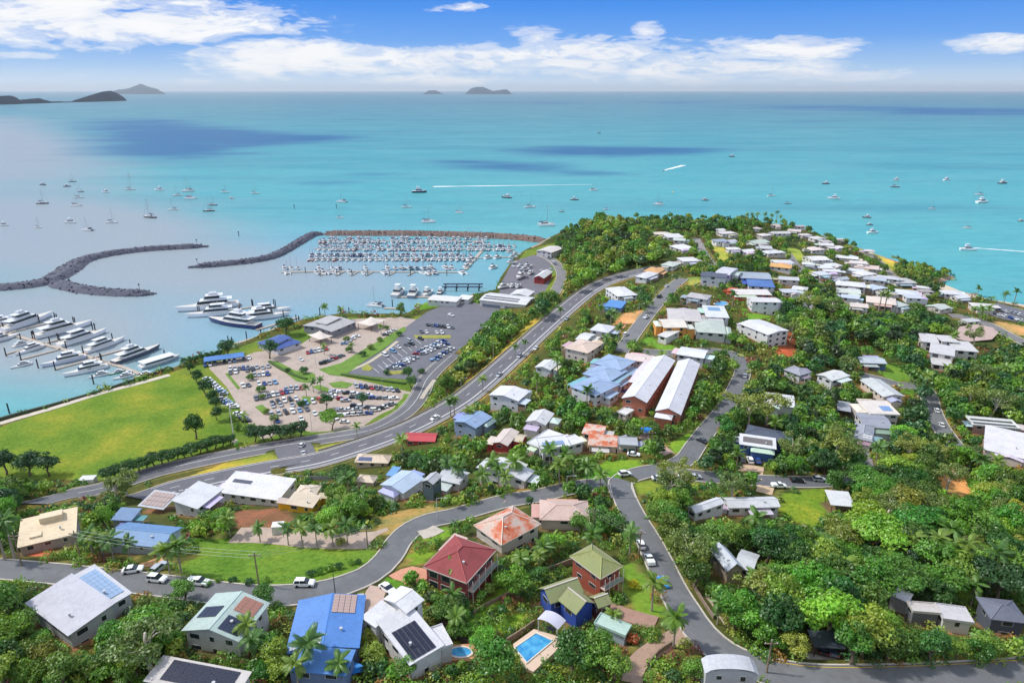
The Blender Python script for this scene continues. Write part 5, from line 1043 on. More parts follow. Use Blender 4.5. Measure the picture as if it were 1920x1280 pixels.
wall([(1570, 742), (1600, 748), (1645, 742)], 2.2, 'tall clipped green hedge around the grey carport yard', mat('hedge', (96, 120, 44), .95, .3, 2, .8), 'hedge', 1.2, 'hedge')
wall([(1606, 712), (1625, 728), (1646, 742)], 2.2, 'yellow green clipped hedge beside the silver gabled roof', mat('hedge_yellow', (150, 150, 60), .95, .3, 2, .8), 'hedge', 1.4, 'hedge')
wall([(1215, 1250), (1235, 1225), (1262, 1208)], 1.2, 'rough stone wall along the curving lower driveway', STONE)
wall([(1300, 1100), (1318, 1130), (1338, 1160)], 1.0, 'stone bank beside the steep street', STONE)
wall([(505, 679), (530, 694), (556, 706), (575, 712)], 1.0, 'low dark hedge across the car park entrance', mat('hedge', (74, 104, 44), .95, .3, 2, .8), 'hedge', 1.6, 'hedge')
wall([(640, 703), (700, 712), (760, 720)], .9, 'low clipped hedge under the asphalt car park', mat('hedge', (74, 104, 44), .95, .3, 2, .8), 'hedge', 1.6, 'hedge')
# container, water tank, excavators
r = hit(523, 998); o = boxpart('wall', mat('container_paint', (222, 222, 220), .6, .12), ob('site_container', None, loc=r, rot=(0, 0, .15)), -1.5, 1.5, -1.2, 1.2, 0, 2.6); boxpart('roof', mat('container_paint', (236, 236, 236), .6, .05), o.parent, -1.6, 1.6, -1.3, 1.3, 2.6, 2.75); boxpart('door', mat('container_door', (206, 206, 206), .6, .05), o.parent, -.45, .45, -1.26, -1.2, .05, 2.1)
tag(o.parent, 'white site container on the bare earth lot beside the palms', 'container')
r = hit(167, 906); o = ob('site_shed', None, loc=r, rot=(0, 0, .1)); boxpart('wall', WHITE, o, -2.6, 2.6, -1.6, 1.6, -.2, 2.5); boxpart('roof', mat('shed_roof', (226, 228, 232), .5, .05), o, -2.8, 2.8, -1.8, 1.8, 2.5, 2.7); boxpart('window', GL, o, -1, .2, -1.65, -1.6, 1, 1.9)
tag(o, 'small white shed at the foot of the playing field', 'shed')
# ------------------------------------------------------------------ boats
HULLW = objcol('hull_paint', .3, 0, .3); DECK = mat('boat_deck', (226, 222, 214), .6, .06); SUPER = mat('gelcoat', (238, 240, 243), .3, .04); ANTI = mat('antifoul', (40, 52, 84), .7, .1); TEAK = mat('teak', (176, 140, 104), .8, .15, 2); ALU = mat('mast_alloy', (196, 198, 202), .4, .05); CANV = objcol('boat_canvas', .8)
def hull(mb_, L_, Bm, fb, dr=.5, transom=.8, st=10, mi=0, deck_mi=1):
    """lofted hull: bow at +x, flared, with sheer rising to the bow, a dark boot stripe and a deck"""
    o = len(mb_.v)
    for i in range(st+1):
        t = i/st; x = -L_/2+L_*t; bw = Bm/2*(transom+(1-transom)*min(1, t*2.2))*(1-max(0, (t-.45)/.55)**2.2); sh = fb*(1+.35*max(0, t-.3)**1.5)
        bk = bw*.55
        rake = .06*L_*max(0, t-.8)/.2
        for (yy, zz, xx) in ((0, -dr*(1-max(0, t-.75)*3.2), x), (-bk, -.05, x), (-bw*.86, .22, x+rake*.2), (-bw, sh, x+rake), (bw, sh, x+rake), (bw*.86, .22, x+rake*.2), (bk, -.05, x)): mb_.v.append((xx, yy, zz))
    for i in range(st):
        for k in range(7):
            a = o+i*7+k; b_ = o+i*7+(k+1) % 7
            mb_.f.append((a, b_, b_+7, a+7)); mb_.m.append(deck_mi if k == 3 else (2 if k in (0, 1, 5, 6) else mi))
    mb_.f.append(tuple(o+k for k in range(7))[::-1]); mb_.m.append(mi)
    return mb_
def cabin(mb_, x0, x1, w0, z0, z1, front=.5, back=.15, side=.12, mi=0):
    w = w0/2
    return mb_.add([(x0, -w, z0), (x1, -w*.75, z0), (x1, w*.75, z0), (x0, w, z0), (x0+back, -w+side, z1), (x1-front, -w*.75+side, z1), (x1-front, w*.75-side, z1), (x0+back, w-side, z1)], [(0, 1, 5, 4), (1, 2, 6, 5), (2, 3, 7, 6), (3, 0, 4, 7), (4, 5, 6, 7)], mi)
def band(mb_, x0, x1, w0, z0, z1, za, zb_, front, back, side, mi, out_=.03):
    """dark window band wrapped round a cabin between heights za and zb_"""
    ta, tb = (za-z0)/(z1-z0), (zb_-z0)/(z1-z0); w = w0/2
    def q(t): return [(x0+back*t-out_, -(w-side*t)-out_, z0+(z1-z0)*t), (x1-front*t+out_, -(w*.75-side*t)-out_, z0+(z1-z0)*t), (x1-front*t+out_, (w*.75-side*t)+out_, z0+(z1-z0)*t), (x0+back*t-out_, (w-side*t)+out_, z0+(z1-z0)*t)]
    return mb_.add(q(ta)+q(tb), [(0, 1, 5, 4), (1, 2, 6, 5), (2, 3, 7, 6), (3, 0, 4, 7)], mi)
def big_yacht(L_, style=0):
    """prototype motor yacht of length L_ with decks, windows and a radar mast"""
    Bm = L_*.23; fb = L_*.065+.5; root = ob('motor_yacht', None)
    ob('hull', hull(MB(), L_, Bm, fb).mesh('hull', HULLW, DECK, ANTI), root, color=lin((236, 238, 242)))
    z = fb*1.02; x0, x1 = -L_*.32, L_*.22; h1 = L_*.07+.6
    c = ob('cabin', cabin(MB(), x0, x1, Bm*.8, z, z+h1, L_*.1, .2, .2).mesh('cabin', SUPER), root)
    ob('cabin_window', band(MB(), x0, x1, Bm*.8, z, z+h1, z+h1*.35, z+h1*.82, L_*.1, .2, .2, 0).mesh('cabin_window', GL), c)
    ob('upper_deck', MB().box(-L_*.40, L_*.12, -Bm*.41, Bm*.41, z+h1, z+h1+.12).mesh('upper_deck', SUPER), root)
    z2 = z+h1+.12; h2 = h1*.85
    c2 = ob('wheelhouse', cabin(MB(), -L_*.2, L_*.08, Bm*.62, z2, z2+h2, L_*.06, .2, .15).mesh('wheelhouse', SUPER), root)
    ob('wheelhouse_window', band(MB(), -L_*.2, L_*.08, Bm*.62, z2, z2+h2, z2+h2*.3, z2+h2*.85, L_*.06, .2, .15, 0).mesh('wheelhouse_window', GL), c2)
    ob('hardtop', MB().box(-L_*.26, L_*.03, -Bm*.33, Bm*.33, z2+h2, z2+h2+.14).mesh('hardtop', SUPER), root)
    if style: ob('flybridge', cabin(MB(), -L_*.16, -.01*L_, Bm*.4, z2+h2+.14, z2+h2+.14+h2*.6, L_*.03, .1, .1).mesh('flybridge', SUPER), root)
    mz = z2+h2+.1+(h2*.6 if style else 0)
    ob('radar_mast', MB().tube([(-L_*.1, 0, mz), (-L_*.12, 0, mz+L_*.06)], [.18, .08]).tube([(-L_*.11, -Bm*.14, mz+L_*.035), (-L_*.11, Bm*.14, mz+L_*.035)], .06).mesh('radar_mast', SUPER), root)
    ob('aft_deck', MB().box(-L_*.485, -L_*.33, -Bm*.36, Bm*.36, fb*.72, fb*.72+.06).mesh('aft_deck', TEAK), root)
    ob('swim_platform', MB().box(-L_*.53, -L_*.495, -Bm*.34, Bm*.34, .25, .38).mesh('swim_platform', TEAK), root)
    rl = MB()
    for s in (-1, 1):
        pts_ = [(L_*(.12+.38*k/6), s*Bm*.5*(1-max(0, (.62+.38*k/6-.45)/.55)**2.2)*.93, fb*(1+.35*max(0, .32+.38*k/6)**1.5)+.7) for k in range(6)]
        rl.tube(pts_, .035, 4)
    ob('bow_rail', rl.mesh('bow_rail', ALU), root)
    proto_done(root); return root
YP = {}
def yacht_at(bow, stern, label, style=0, color=None, beam=1.0):
    a, b = atz(*bow, .5), atz(*stern, .5); d = a-b; L_ = d.length
    key = style
    if key not in YP: YP[key] = big_yacht(24.0, style); r = YP[key]
    else: r = copy_tree(YP[key])
    s = L_/24.0; r.scale = (s, s*beam, s*(.9 if s > 1 else 1)); r.location = ((a.x+b.x)/2, (a.y+b.y)/2, 0); r.rotation_euler = (0, 0, atan2(d.y, d.x))
    if color is not None:
        for ch in r.children:
            if ch.name.startswith('hull'): ch.color = (*lin(color), 1)
    tag(r, label, 'yacht', 'large motor yachts in the marina')
YL = [((96, 591), (4, 622), 'large white motor yacht in the topmost berth at the left edge', 1, None), ((170, 607), (64, 634), 'white motor yacht with the orange lifeboat on deck', 1, None), ((197, 622), (110, 650), 'sleek white motor yacht third down the left jetty', 0, None), ((232, 636), (160, 661), 'white motor yacht right of the sleek third yacht', 0, None),
      ((297, 652), (212, 682), 'dark hulled yacht beside the long white roofed ferry', 1, (86, 92, 110)), ((30, 665), (82, 648), 'small white motor yacht in the inner left berth', 0, None), ((80, 687), (162, 668), 'white motor yacht with blue striped hull in the near left berth', 0, (206, 214, 232)), ((121, 705), (202, 686), 'white motor yacht closest to the grass seawall', 0, None),
      ((36, 628), (-30, 645), 'white motor yacht cut by the left edge', 0, None), ((334, 583), (448, 571), 'largest white superyacht with its bow pointing left', 1, None), ((352, 594), (446, 585), 'white superyacht tucked before the largest one', 0, None), ((396, 602), (486, 614), 'navy blue hulled superyacht with white decks', 1, (30, 44, 104)),
      ((540, 590), (452, 600), 'white superyacht moored against the right hand pontoon', 1, None), ((543, 580), (466, 588), 'white superyacht behind the one at the right hand pontoon', 0, None), ((166, 708), (206, 699), 'small white cruiser with orange deck near the seawall', 0, None), ((212, 711), (252, 702), 'small white speedboat beside the coloured charter boats', 0, None),
      ((252, 708), (286, 699), 'orange decked charter boat by the gangway', 0, (226, 150, 60)), ((205, 702), (232, 694), 'green hulled charter boat', 0, (40, 140, 90)), ((226, 704), (250, 696), 'blue hulled charter boat with yellow canopy', 0, (40, 70, 170)), ((-40, 615), (24, 600), 'white yacht beside the tall mast at the left edge', 0, None)]
YL += [((60, 640), (24, 650), 'small white cruiser inside the left jetty fork', 0, None), ((140, 632), (110, 640), 'small white cruiser between two left yachts', 0, None), ((150, 700), (182, 692), 'small pale cruiser near the grass seawall', 0, (206, 214, 226)), ((262, 662), (232, 672), 'small white cruiser left of the dark hulled yacht', 0, None), ((20, 690), (60, 680), 'small white cruiser alone on the lowest left finger', 0, None), ((428, 606), (452, 596), 'white tender tied beside the navy superyacht', 0, None)]
for bw, st, lb, sty, c in YL: yacht_at(bw, st, lb, sty, c)
# flat roofed ferry
a, b = atz(335, 668, .5), atz(262, 690, .5); d = a-b; root = ob('ferry', None, loc=((a.x+b.x)/2, (a.y+b.y)/2, 0), rot=(0, 0, atan2(d.y, d.x))); L_ = d.length
ob('hull', hull(MB(), L_, L_*.3, 1.5).mesh('hull', HULLW, DECK, ANTI), root, color=lin((206, 212, 222))); ob('cabin', MB().box(-L_*.42, L_*.3, -L_*.13, L_*.13, 1.5, 3.4).mesh('cabin', SUPER), root); ob('cabin_window', MB().box(-L_*.40, L_*.305, -L_*.132, L_*.132, 2.1, 3.0).mesh('cabin_window', GL), root); ob('roof', MB().box(-L_*.46, L_*.36, -L_*.15, L_*.15, 3.4, 3.6).mesh('roof', mat('ferry_roof', (232, 234, 240), .5, .05)), root)
tag(root, 'long white roofed ferry at the end of the left marina', 'ferry')
def sail_proto(cat=0):
    L_ = 12.0; root = ob('catamaran' if cat else 'sailing_boat', None)
    if cat:
        for s in (-1, 1): ob('hull', hull(MB(), L_, 1.6, 1.5, .4, .7, 8).mesh('hull', HULLW, DECK, ANTI), root, (0, s*2.4, 0), color=lin((236, 238, 240)))
        ob('bridge_deck', MB().box(-4.8, 2.6, -2.6, 2.6, .9, 1.6).mesh('bridge_deck', SUPER), root)
        c = ob('cabin', cabin(MB(), -3.2, 2.2, 4.6, 1.6, 2.9, 1.6, .2, .3).mesh('cabin', SUPER), root); ob('cabin_window', band(MB(), -3.2, 2.2, 4.6, 1.6, 2.9, 2.0, 2.6, 1.6, .2, .3, 0).mesh('cabin_window', GL), c)
        ob('canopy', MB().box(-5.2, -2.6, -2.1, 2.1, 3.0, 3.12).mesh('canopy', CANV), root, color=lin((58, 66, 84)))
    else:
        ob('hull', hull(MB(), L_, 3.7, 1.15, .7, .6, 10).mesh('hull', HULLW, DECK, ANTI), root, color=lin((232, 234, 236)))
        c = ob('cabin', cabin(MB(), -1.8, 2.6, 2.4, 1.25, 1.9, 1.4, .2, .3).mesh('cabin', SUPER), root); ob('cabin_window', band(MB(), -1.8, 2.6, 2.4, 1.25, 1.9, 1.4, 1.75, 1.4, .2, .3, 0).mesh('cabin_window', GL), c)
        ob('canopy', MB().box(-3.6, -1.6, -1.3, 1.3, 2.7, 2.8).box(-3.5, -3.4, -1.2, -1.1, 1.2, 2.7).box(-3.5, -3.4, 1.1, 1.2, 1.2, 2.7).mesh('canopy', CANV), root, color=lin((70, 80, 104)))
    mh = 15.0; ob('mast', MB().tube([(.8, 0, 1.2), (.8, 0, mh)], [.14, .09]).mesh('mast', ALU), root)
    ob('boom', MB().tube([(.7, 0, 2.9), (-3.6, 0, 3.0)], .13).mesh('boom', ALU), root); ob('furled_sail', MB().tube([(.5, 0, 3.15), (-1.5, 0, 3.25), (-3.5, 0, 3.15)], [.28, .24, .14]).mesh('furled_sail', CANV), root, color=lin((66, 78, 110)))
    rg = MB()
    for p, q in (((5.7, 0, 1.5), (.85, 0, mh-.3)), ((-5.8, 0, 1.3), (.78, 0, mh-.2)), ((.6, -1.6 if not cat else -2.6, 1.3), (.8, 0, mh*.8)), ((.6, 1.6 if not cat else 2.6, 1.3), (.8, 0, mh*.8))): rg.tube([p, q], .03, 3)
    ob('rigging', rg.mesh('rigging', DARK), root); proto_done(root); return root
def cruiser_proto():
    L_ = 10.0; root = ob('motor_boat', None); ob('hull', hull(MB(), L_, 3.4, 1.25, .5, .9, 9).mesh('hull', HULLW, DECK, ANTI), root, color=lin((232, 234, 236)))
    c = ob('cabin', cabin(MB(), -2.4, 2.6, 2.8, 1.3, 2.7, 1.5, .2, .2).mesh('cabin', SUPER), root); ob('cabin_window', band(MB(), -2.4, 2.6, 2.8, 1.3, 2.7, 1.75, 2.45, 1.5, .2, .2, 0).mesh('cabin_window', GL), c)
    ob('flybridge', cabin(MB(), -2.2, .8, 2.1, 2.72, 3.4, .5, .1, .1).mesh('flybridge', SUPER), root); ob('canopy', MB().box(-2.0, .3, -1.0, 1.0, 4.2, 4.3).box(-1.9, -1.8, -.9, -.8, 3.3, 4.2).box(-1.9, -1.8, .8, .9, 3.3, 4.2).box(.1, .2, -.9, -.8, 3.3, 4.2).box(.1, .2, .8, .9, 3.3, 4.2).mesh('canopy', CANV), root, color=lin((210, 212, 216))); proto_done(root); return root
BP = {'s': sail_proto(0), 'c': sail_proto(1), 'm': cruiser_proto()}; BUSED = set()
BDESC = {'s': 'sailing boat', 'c': 'sailing catamaran', 'm': 'motor boat'}
def boat(kind, x, y, lenpx, head, dark=0, desc=None, col=None, group='boats moored in the bay', mastk=1.0):
    p = atz(x, y, 0); dep_ = proj(p)[2]; Lw = lenpx*dep_/F/max(.45, abs(cos(head)))
    Lw = min(max(Lw, 4.5), 22.0)
    if kind in BUSED: r = copy_tree(BP[kind])
    else: r = BP[kind]; BUSED.add(kind)
    base = {'s': 12.0, 'c': 12.0, 'm': 10.0}[kind]; s = Lw/base; r.scale = (s, s, s*mastk); r.location = p; r.rotation_euler = (0, 0, head)
    cc = col or ((46, 56, 88) if dark else (232, 234, 236))
    for ch in r.children:
        if ch.name.startswith('hull'): ch.color = (*lin(cc), 1)
    tag(r, (desc or (('dark hulled ' if dark else 'white ')+BDESC[kind])), 'boat', group, auto=(x, y)); r['_bay'] = 1
    return r
MOOR = [('s', 242, 331, 10, 0), ('s', 244, 356, 18, 0), ('s', 136, 341, 13, 1), ('m', 81, 347, 13, 1), ('m', 126, 350, 12, 1), ('s', 152, 360, 11, 1), ('m', 198, 361, 15, 0), ('s', 148, 371, 16, 0), ('s', 80, 382, 22, 1), ('c', 143, 386, 19, 0), ('m', 8, 423, 18, 0), ('s', 72, 427, 16, 0), ('m', 133, 418, 22, 0), ('c', 165, 432, 20, 0), ('s', 210, 418, 22, 0), ('s', 281, 408, 27, 1),
        ('m', 298, 357, 18, 0), ('s', 332, 367, 16, 0), ('c', 352, 359, 20, 0), ('c', 358, 373, 21, 0), ('s', 325, 394, 19, 0), ('s', 399, 385, 16, 1), ('s', 392, 396, 19, 1), ('s', 422, 361, 17, 0), ('m', 435, 373, 11, 0), ('s', 478, 363, 16, 0), ('c', 641, 379, 18, 0), ('s', 638, 409, 15, 0), ('s', 762, 389, 19, 0), ('c', 803, 417, 25, 0), ('c', 861, 399, 14, 0),
        ('s', 994, 389, 21, 0), ('c', 1024, 423, 30, 0), ('s', 1053, 397, 11, 1), ('m', 1077, 375, 15, 1), ('c', 1113, 357, 14, 0), ('s', 1135, 393, 11, 0), ('m', 1138, 407, 13, 0), ('c', 1234, 384, 18, 0), ('m', 1322, 376, 13, 1), ('s', 1446, 368, 16, 0), ('s', 1477, 382, 11, 1), ('m', 1548, 345, 14, 1), ('m', 1563, 373, 20, 0), ('m', 1680, 338, 13, 0), ('s', 1678, 351, 16, 1), ('m', 1775, 338, 14, 0), ('m', 1880, 344, 18, 1),
        ('s', 1835, 366, 19, 0), ('m', 1841, 380, 24, 0), ('s', 1747, 392, 15, 0), ('s', 1813, 428, 16, 0), ('m', 1914, 415, 12, 1), ('m', 1625, 408, 15, 1), ('m', 1631, 422, 12, 1), ('m', 1636, 437, 21, 0), ('m', 1815, 469, 27, 0), ('m', 1372, 294, 11, 1), ('s', 1123, 250, 7, 1), ('s', 1820, 221, 4, 0), ('m', 950, 371, 18, 1)]
rb = random.Random(5)
for k, x, y, lp, dk in MOOR: boat(k, x, y, lp, rb.choice((pi, 0, 0))+rb.uniform(-.35, .35), dk)
boat('m', 786, 361, 33, 0.05, 1, 'long low tour boat with dark hull and two decks')
boat('c', 704, 574, 30, 2.9, 0, 'white catamaran moored beside the tent shaped pavilions')
for (x, y, lp, cc, lb) in [(748, 552, 22, (180, 186, 196), 'grey work boat at the end of the fuel jetty'), (776, 553, 22, (120, 130, 150), 'steel grey work boat beside the fuel jetty'), (802, 552, 16, (222, 224, 226), 'white charter boat between work boats and kiosk'), (826, 549, 12, (70, 80, 100), 'dark small boat near the flat white building')]:
    boat('m', x, y, lp, 1.3+rb.uniform(-.2, .2), 0, lb, cc, 'work boats at the fuel jetty')
# wakes of foam and channel markers
FOAM = mat('foam', (236, 242, 244), .9, .2, .3)
def wake(pts, w0, w1, label):
    P = [atz(a, b, 0) for a, b in pts]; n = 14; mb = MB(); c = P[0]; R_ = random.Random(2)
    for i in range(n+1):
        t = i/n; q = P[0].lerp(P[1], t); d = (P[1]-P[0]).normalized(); nr = Vector((-d.y, d.x, 0)); w = (w0+(w1-w0)*t)*R_.uniform(.6, 1.2)
        for s in (-1, 1): mb.v.append(tuple(q+nr*s*w-c+Vector((0, 0, .06))))
    for i in range(n): mb.f.append((2*i, 2*i+1, 2*i+3, 2*i+2)); mb.m.append(0)
    tag(ob('wake', mb.mesh('wake', FOAM), loc=c), label, 'wake')
wake([(812, 350), (1110, 346)], 5, 1.0, 'long straight white wake behind the speedboat'); wake([(1243, 320), (1282, 310)], 3, 7, 'short slanting white wake of a fast boat'); wake([(1828, 465), (1925, 472)], 1.5, 2.0, 'thin white wake trailing the motor boat at right')
boat('m', 1244, 320, 5, 3.6, 1, 'tiny speedboat at the head of the slanting wake'); boat('m', 812, 350, 5, pi, 0, 'tiny speedboat at the head of the long wake')
for x, y, hp, lb in [(448, 443, 5.5, 'dark channel marker post outside the curved breakwater tip'), (552, 391, 5.5, 'dark channel marker post left of the lone catamaran'), (631, 391, 5.5, 'dark channel marker post just below the lone catamaran'), (370, 462, 3.5, 'beacon on the tip of the curved breakwater'), (371, 500, 3.5, 'beacon on the tip of the angled breakwater'), (263, 549, 3.5, 'beacon on the tip of the rock spur')]:
    p = atz(x, y, 0); z0 = 3.0 if 'beacon' in lb else -1; r = ob('channel_marker', None, loc=(p.x, p.y, z0)); ob('post', MB().tube([(0, 0, 0), (0, 0, hp)], .35 if z0 < 0 else .15).mesh('post', DARK), r); ob('daymark', MB().box(-.6, .6, -.12, .12, hp-.2, hp+.9).mesh('daymark', DARK), r); tag(r, lb, 'marker')
p = atz(1262, 361, 0); r = ob('buoy', MB().tube([(0, 0, -.4), (0, 0, .8), (0, 0, 1.6)], [1.2, 1.2, .4], 10).mesh('buoy', mat('buoy_yellow', (240, 200, 40), .5, .1)), loc=p); tag(r, 'small yellow buoy alone on the turquoise water', 'buoy')
# ------------------------------------------------------------------ jetties, piles and berthed boats
PLANK = mat('jetty_deck', (190, 178, 166), .85, .2, .8); PILE = mat('pile_sleeve', (48, 48, 56), .7, .1)
def jetty(px, w, label):
    P = [atz(a, b, .7) for a, b in px]; c = P[0]; ln = np.array([list(p-c) for p in P]); mb = MB()
    if len(ln) == 2: ln = np.array([ln[0], (ln[0]+ln[1])/2, ln[1]])
    ribbon(ln, [w/2, w/2, -w/2, -w/2], [-.6, 0, 0, -.6], mb); o = ob('jetty', mb.mesh('jetty', PLANK), loc=c)
    return tag(o, label, 'jetty', 'floating jetties', auto=px[len(px)//2] if label == 'floating jetty' else None)
jetty([(262, 700), (232, 688), (160, 666), (82, 644), (38, 631), (-20, 615)], 2.6, 'main walkway of the left yacht marina')
for a, b in [((5, 626), (108, 600)), ((82, 643), (182, 618)), ((175, 669), (248, 650)), ((38, 673), (114, 653)), ((104, 691), (178, 671)), ((10, 663), (42, 654)), ((-10, 612), (40, 600))]: jetty([a, b], 1.8, 'floating jetty')
jetty([(372, 590), (470, 575), (478, 573)], 2.0, 'walkway between the two foremost superyachts'); jetty([(480, 618), (560, 594)], 2.2, 'walkway right of the superyachts'); jetty([(432, 646), (480, 632), (520, 612)], 2.6, 'shore walkway beside the blue roofed restaurant')
jetty([(600, 452), (905, 452)], 2.2, 'farthest long marina walkway along the rock wall'); jetty([(590, 466), (965, 467)], 2.2, 'second marina walkway from the rock wall'); jetty([(580, 485), (880, 484), (955, 481)], 2.2, 'third marina walkway from the rock wall'); jetty([(528, 510), (610, 508), (700, 509), (870, 510)], 2.2, 'nearest long marina walkway with slanting fingers'); jetty([(872, 505), (892, 483), (905, 468)], 3.0, 'cross walkway joining the marina arms')
jetty([(740, 556), (800, 556), (840, 560)], 3.0, 'fuel jetty in front of the flat white building'); jetty([(720, 577), (750, 578)], 3.0, 'short pontoon beside the moored catamaran')
for x0 in (606, 636, 664, 692, 734, 770, 808): jetty([(x0+8, 509), (x0-6, 516)], 1.2, 'floating jetty')
pm = MB().tube([(0, 0, -2), (0, 0, 1)], .5, 8).mesh('mooring_pile', PILE); NP = [0]
def pile(x, y, hgt=5.5, r=.35):
    p = atz(x, y, 0); o = ob('mooring_pile', pm, loc=p, scale=(r/.5, r/.5, hgt)); tag(o, 'dark mooring pile', 'pile', 'mooring piles of the marina', auto=(x, y))
for x, y in [(2, 622), (8, 620), (70, 602), (74, 604), (104, 600), (108, 602), (139, 608), (142, 609), (174, 618), (179, 620), (40, 640), (62, 636), (110, 640), (113, 641), (145, 634), (180, 626), (212, 640), (246, 652), (40, 676), (72, 690), (12, 668), (95, 648), (125, 655), (157, 664), (190, 678), (192, 680), (104, 694), (18, 775), (176, 720), (310, 672), (64, 634), (66, 636),
             (372, 588), (375, 588), (398, 578), (401, 579), (424, 572), (427, 573), (448, 586), (451, 588), (473, 574), (475, 576), (508, 592), (511, 593), (514, 574), (517, 575), (532, 595), (556, 604), (561, 606), (600, 590), (429, 645), (436, 647), (463, 636), (490, 632), (655, 590), (736, 575)]: pile(x, y)
# berthed boats of the big marina: one light mesh each of three kinds
def small_boat(kind):
    mb = MB()
    if kind == 'yacht':
        hull(mb, 11, 3.4, 1.15, .5, .6, 7); cabin(mb, -2, 2.4, 2.2, 1.2, 1.85, 1.2, .2, .25, 3); band(mb, -2, 2.4, 2.2, 1.2, 1.85, 1.35, 1.7, 1.2, .2, .25, 4); mb.tube([(.8, 0, 1.2), (.8, 0, 15)], [.2, .13], 4, 5); mb.tube([(.7, 0, 2.8), (-3.6, 0, 2.9)], [.26, .2], 5, 6); mb.box(-3.6, -1.8, -1.2, 1.2, 2.6, 2.7, 6)
    elif kind == 'cruiser':
        hull(mb, 12, 3.9, 1.5, .5, .9, 7); cabin(mb, -3.4, 2.8, 3.2, 1.55, 3.0, 1.8, .2, .2, 3); band(mb, -3.4, 2.8, 3.2, 1.55, 3.0, 1.95, 2.75, 1.8, .2, .2, 4); mb.box(-4.6, .8, -1.5, 1.5, 3.0, 3.12, 3); cabin(mb, -2.6, .6, 2.2, 3.12, 3.8, .5, .1, .1, 3); mb.box(-2.4, .2, -1.1, 1.1, 4.7, 4.8, 6); mb.box(-2.2, -2.1, -1, 1, 3.7, 4.7, 5)
    else:
        for s in (-1, 1):
            k = MB(); hull(k, 12, 1.5, 1.4, .4, .7, 6); mb.add([(a, b_+s*2.4, c) for a, b_, c in k.v], k.f); mb.m[-len(k.f):] = k.m
        mb.box(-4.8, 2.4, -2.5, 2.5, .9, 1.5, 0); cabin(mb, -3.4, 2.2, 4.4, 1.5, 2.8, 1.6, .2, .3, 3); band(mb, -3.4, 2.2, 4.4, 1.5, 2.8, 1.9, 2.5, 1.6, .2, .3, 4); mb.box(-5.2, -2.8, -2, 2, 3.0, 3.1, 6); mb.tube([(.6, 0, 2.7), (.6, 0, 16)], [.2, .13], 4, 5); mb.tube([(.5, 0, 3.4), (-3.8, 0, 3.5)], [.3, .2], 5, 6)
    return mb.mesh('berthed_'+kind, HULLW, DECK, ANTI, SUPER, GL, ALU, mat('canvas_blue', (64, 76, 106), .8, .1))
SB = {k: small_boat(k) for k in ('yacht', 'cruiser', 'catamaran')}; SBD = {'yacht': 'masted sailing yacht', 'cruiser': 'flybridge cruiser', 'catamaran': 'masted catamaran'}
ROWN = {0: 'in the farthest berth row', 1: 'in the second berth row', 2: 'in the third berth row', 3: 'in the nearest berth row', 4: 'by the cross walkway'}
def berth(x, y, row, kind, head, sc, c):
    p = atz(x, y, 0); o = ob('berthed_boat', SB[kind], loc=p, rot=(0, 0, head), scale=(sc, sc, sc), color=lin(c)); cn = {(236, 238, 240): 'white', (206, 212, 220): 'pale grey', (52, 70, 120): 'navy', (176, 70, 60): 'red', (120, 160, 176): 'teal'}[c]
    tag(o, cn+' '+SBD[kind]+' '+ROWN[row], 'boat', 'boats berthed in the marina rows', auto=(x, y)); o['_row'] = 1
HC = [(236, 238, 240)]*7+[(206, 212, 220)]*2+[(52, 70, 120)]+[(176, 70, 60)]+[(120, 160, 176)]
for row, (x0, x1, yy, step) in enumerate([(600, 915, 452, 8.6), (598, 972, 466, 9.2), (582, 890, 484, 11.0), (526, 870, 509, 13.0)]):
    for side in (1, -1):
        x = x0 + (0 if side > 0 else step*.5)
        while x < x1:
            if not (row == 3 and side < 0 and rb.random() < .4) and not (row == 3 and side > 0 and rb.random() < .45) and not (row == 2 and side > 0 and rb.random() < .15) and not (row < 2 and rb.random() < .08) and not (row == 0 and side < 0 and rb.random() < .3):
                kd = rb.choice(('yacht', 'cruiser', 'cruiser', 'catamaran') if row < 2 else ('yacht', 'cruiser', 'cruiser', 'cruiser', 'catamaran'))
                berth(x+rb.uniform(-1, 1), yy+(side*(4.6 if row > 1 else 3.6)), row, kd, pi/2*(-side)+rb.uniform(-.12, .12)+(.5 if row == 3 else .0), rb.uniform(.8, 1.05), rb.choice(HC))
            x += step*rb.uniform(.9, 1.15)
for x, y in [(876, 500), (881, 493), (886, 487), (915, 484), (933, 484), (925, 503)]: berth(x, y, 4, 'cruiser', 1.0, .95, (236, 238, 240))
for i in range(26):
    pile(600+rb.uniform(0, 340), rb.choice((448, 461, 470, 480, 489)), 5, .25)
for x0 in (541, 573, 601, 632, 660, 690, 730, 770, 808, 838): pile(x0, 517 if x0 > 590 else 512, 5.5, .3)
# boats on the hard stand
for i, (x, y, h_, s) in enumerate([(975, 520, -1.9, 1.3), (990, 500, .6, .8), (984, 506, .5, .8), (978, 500, .3, .7), (995, 512, 1.2, .8), (968, 478, .2, .7), (958, 474, .1, .8), (962, 483, .1, .7), (945, 538, .7, .9), (962, 536, 1.0, .7), (972, 537, 1.2, .7), (960, 493, 0, .8)]):
    p = atz(x, y, 3.9); o = ob('boat_on_stand', SB['cruiser'], loc=p, rot=(0, 0, h_), scale=(s, s, s), color=lin((236, 238, 240))); tag(o, 'white motor boat on the boatyard hard stand', 'boat', 'boats on the hard stand', auto=(x, y))
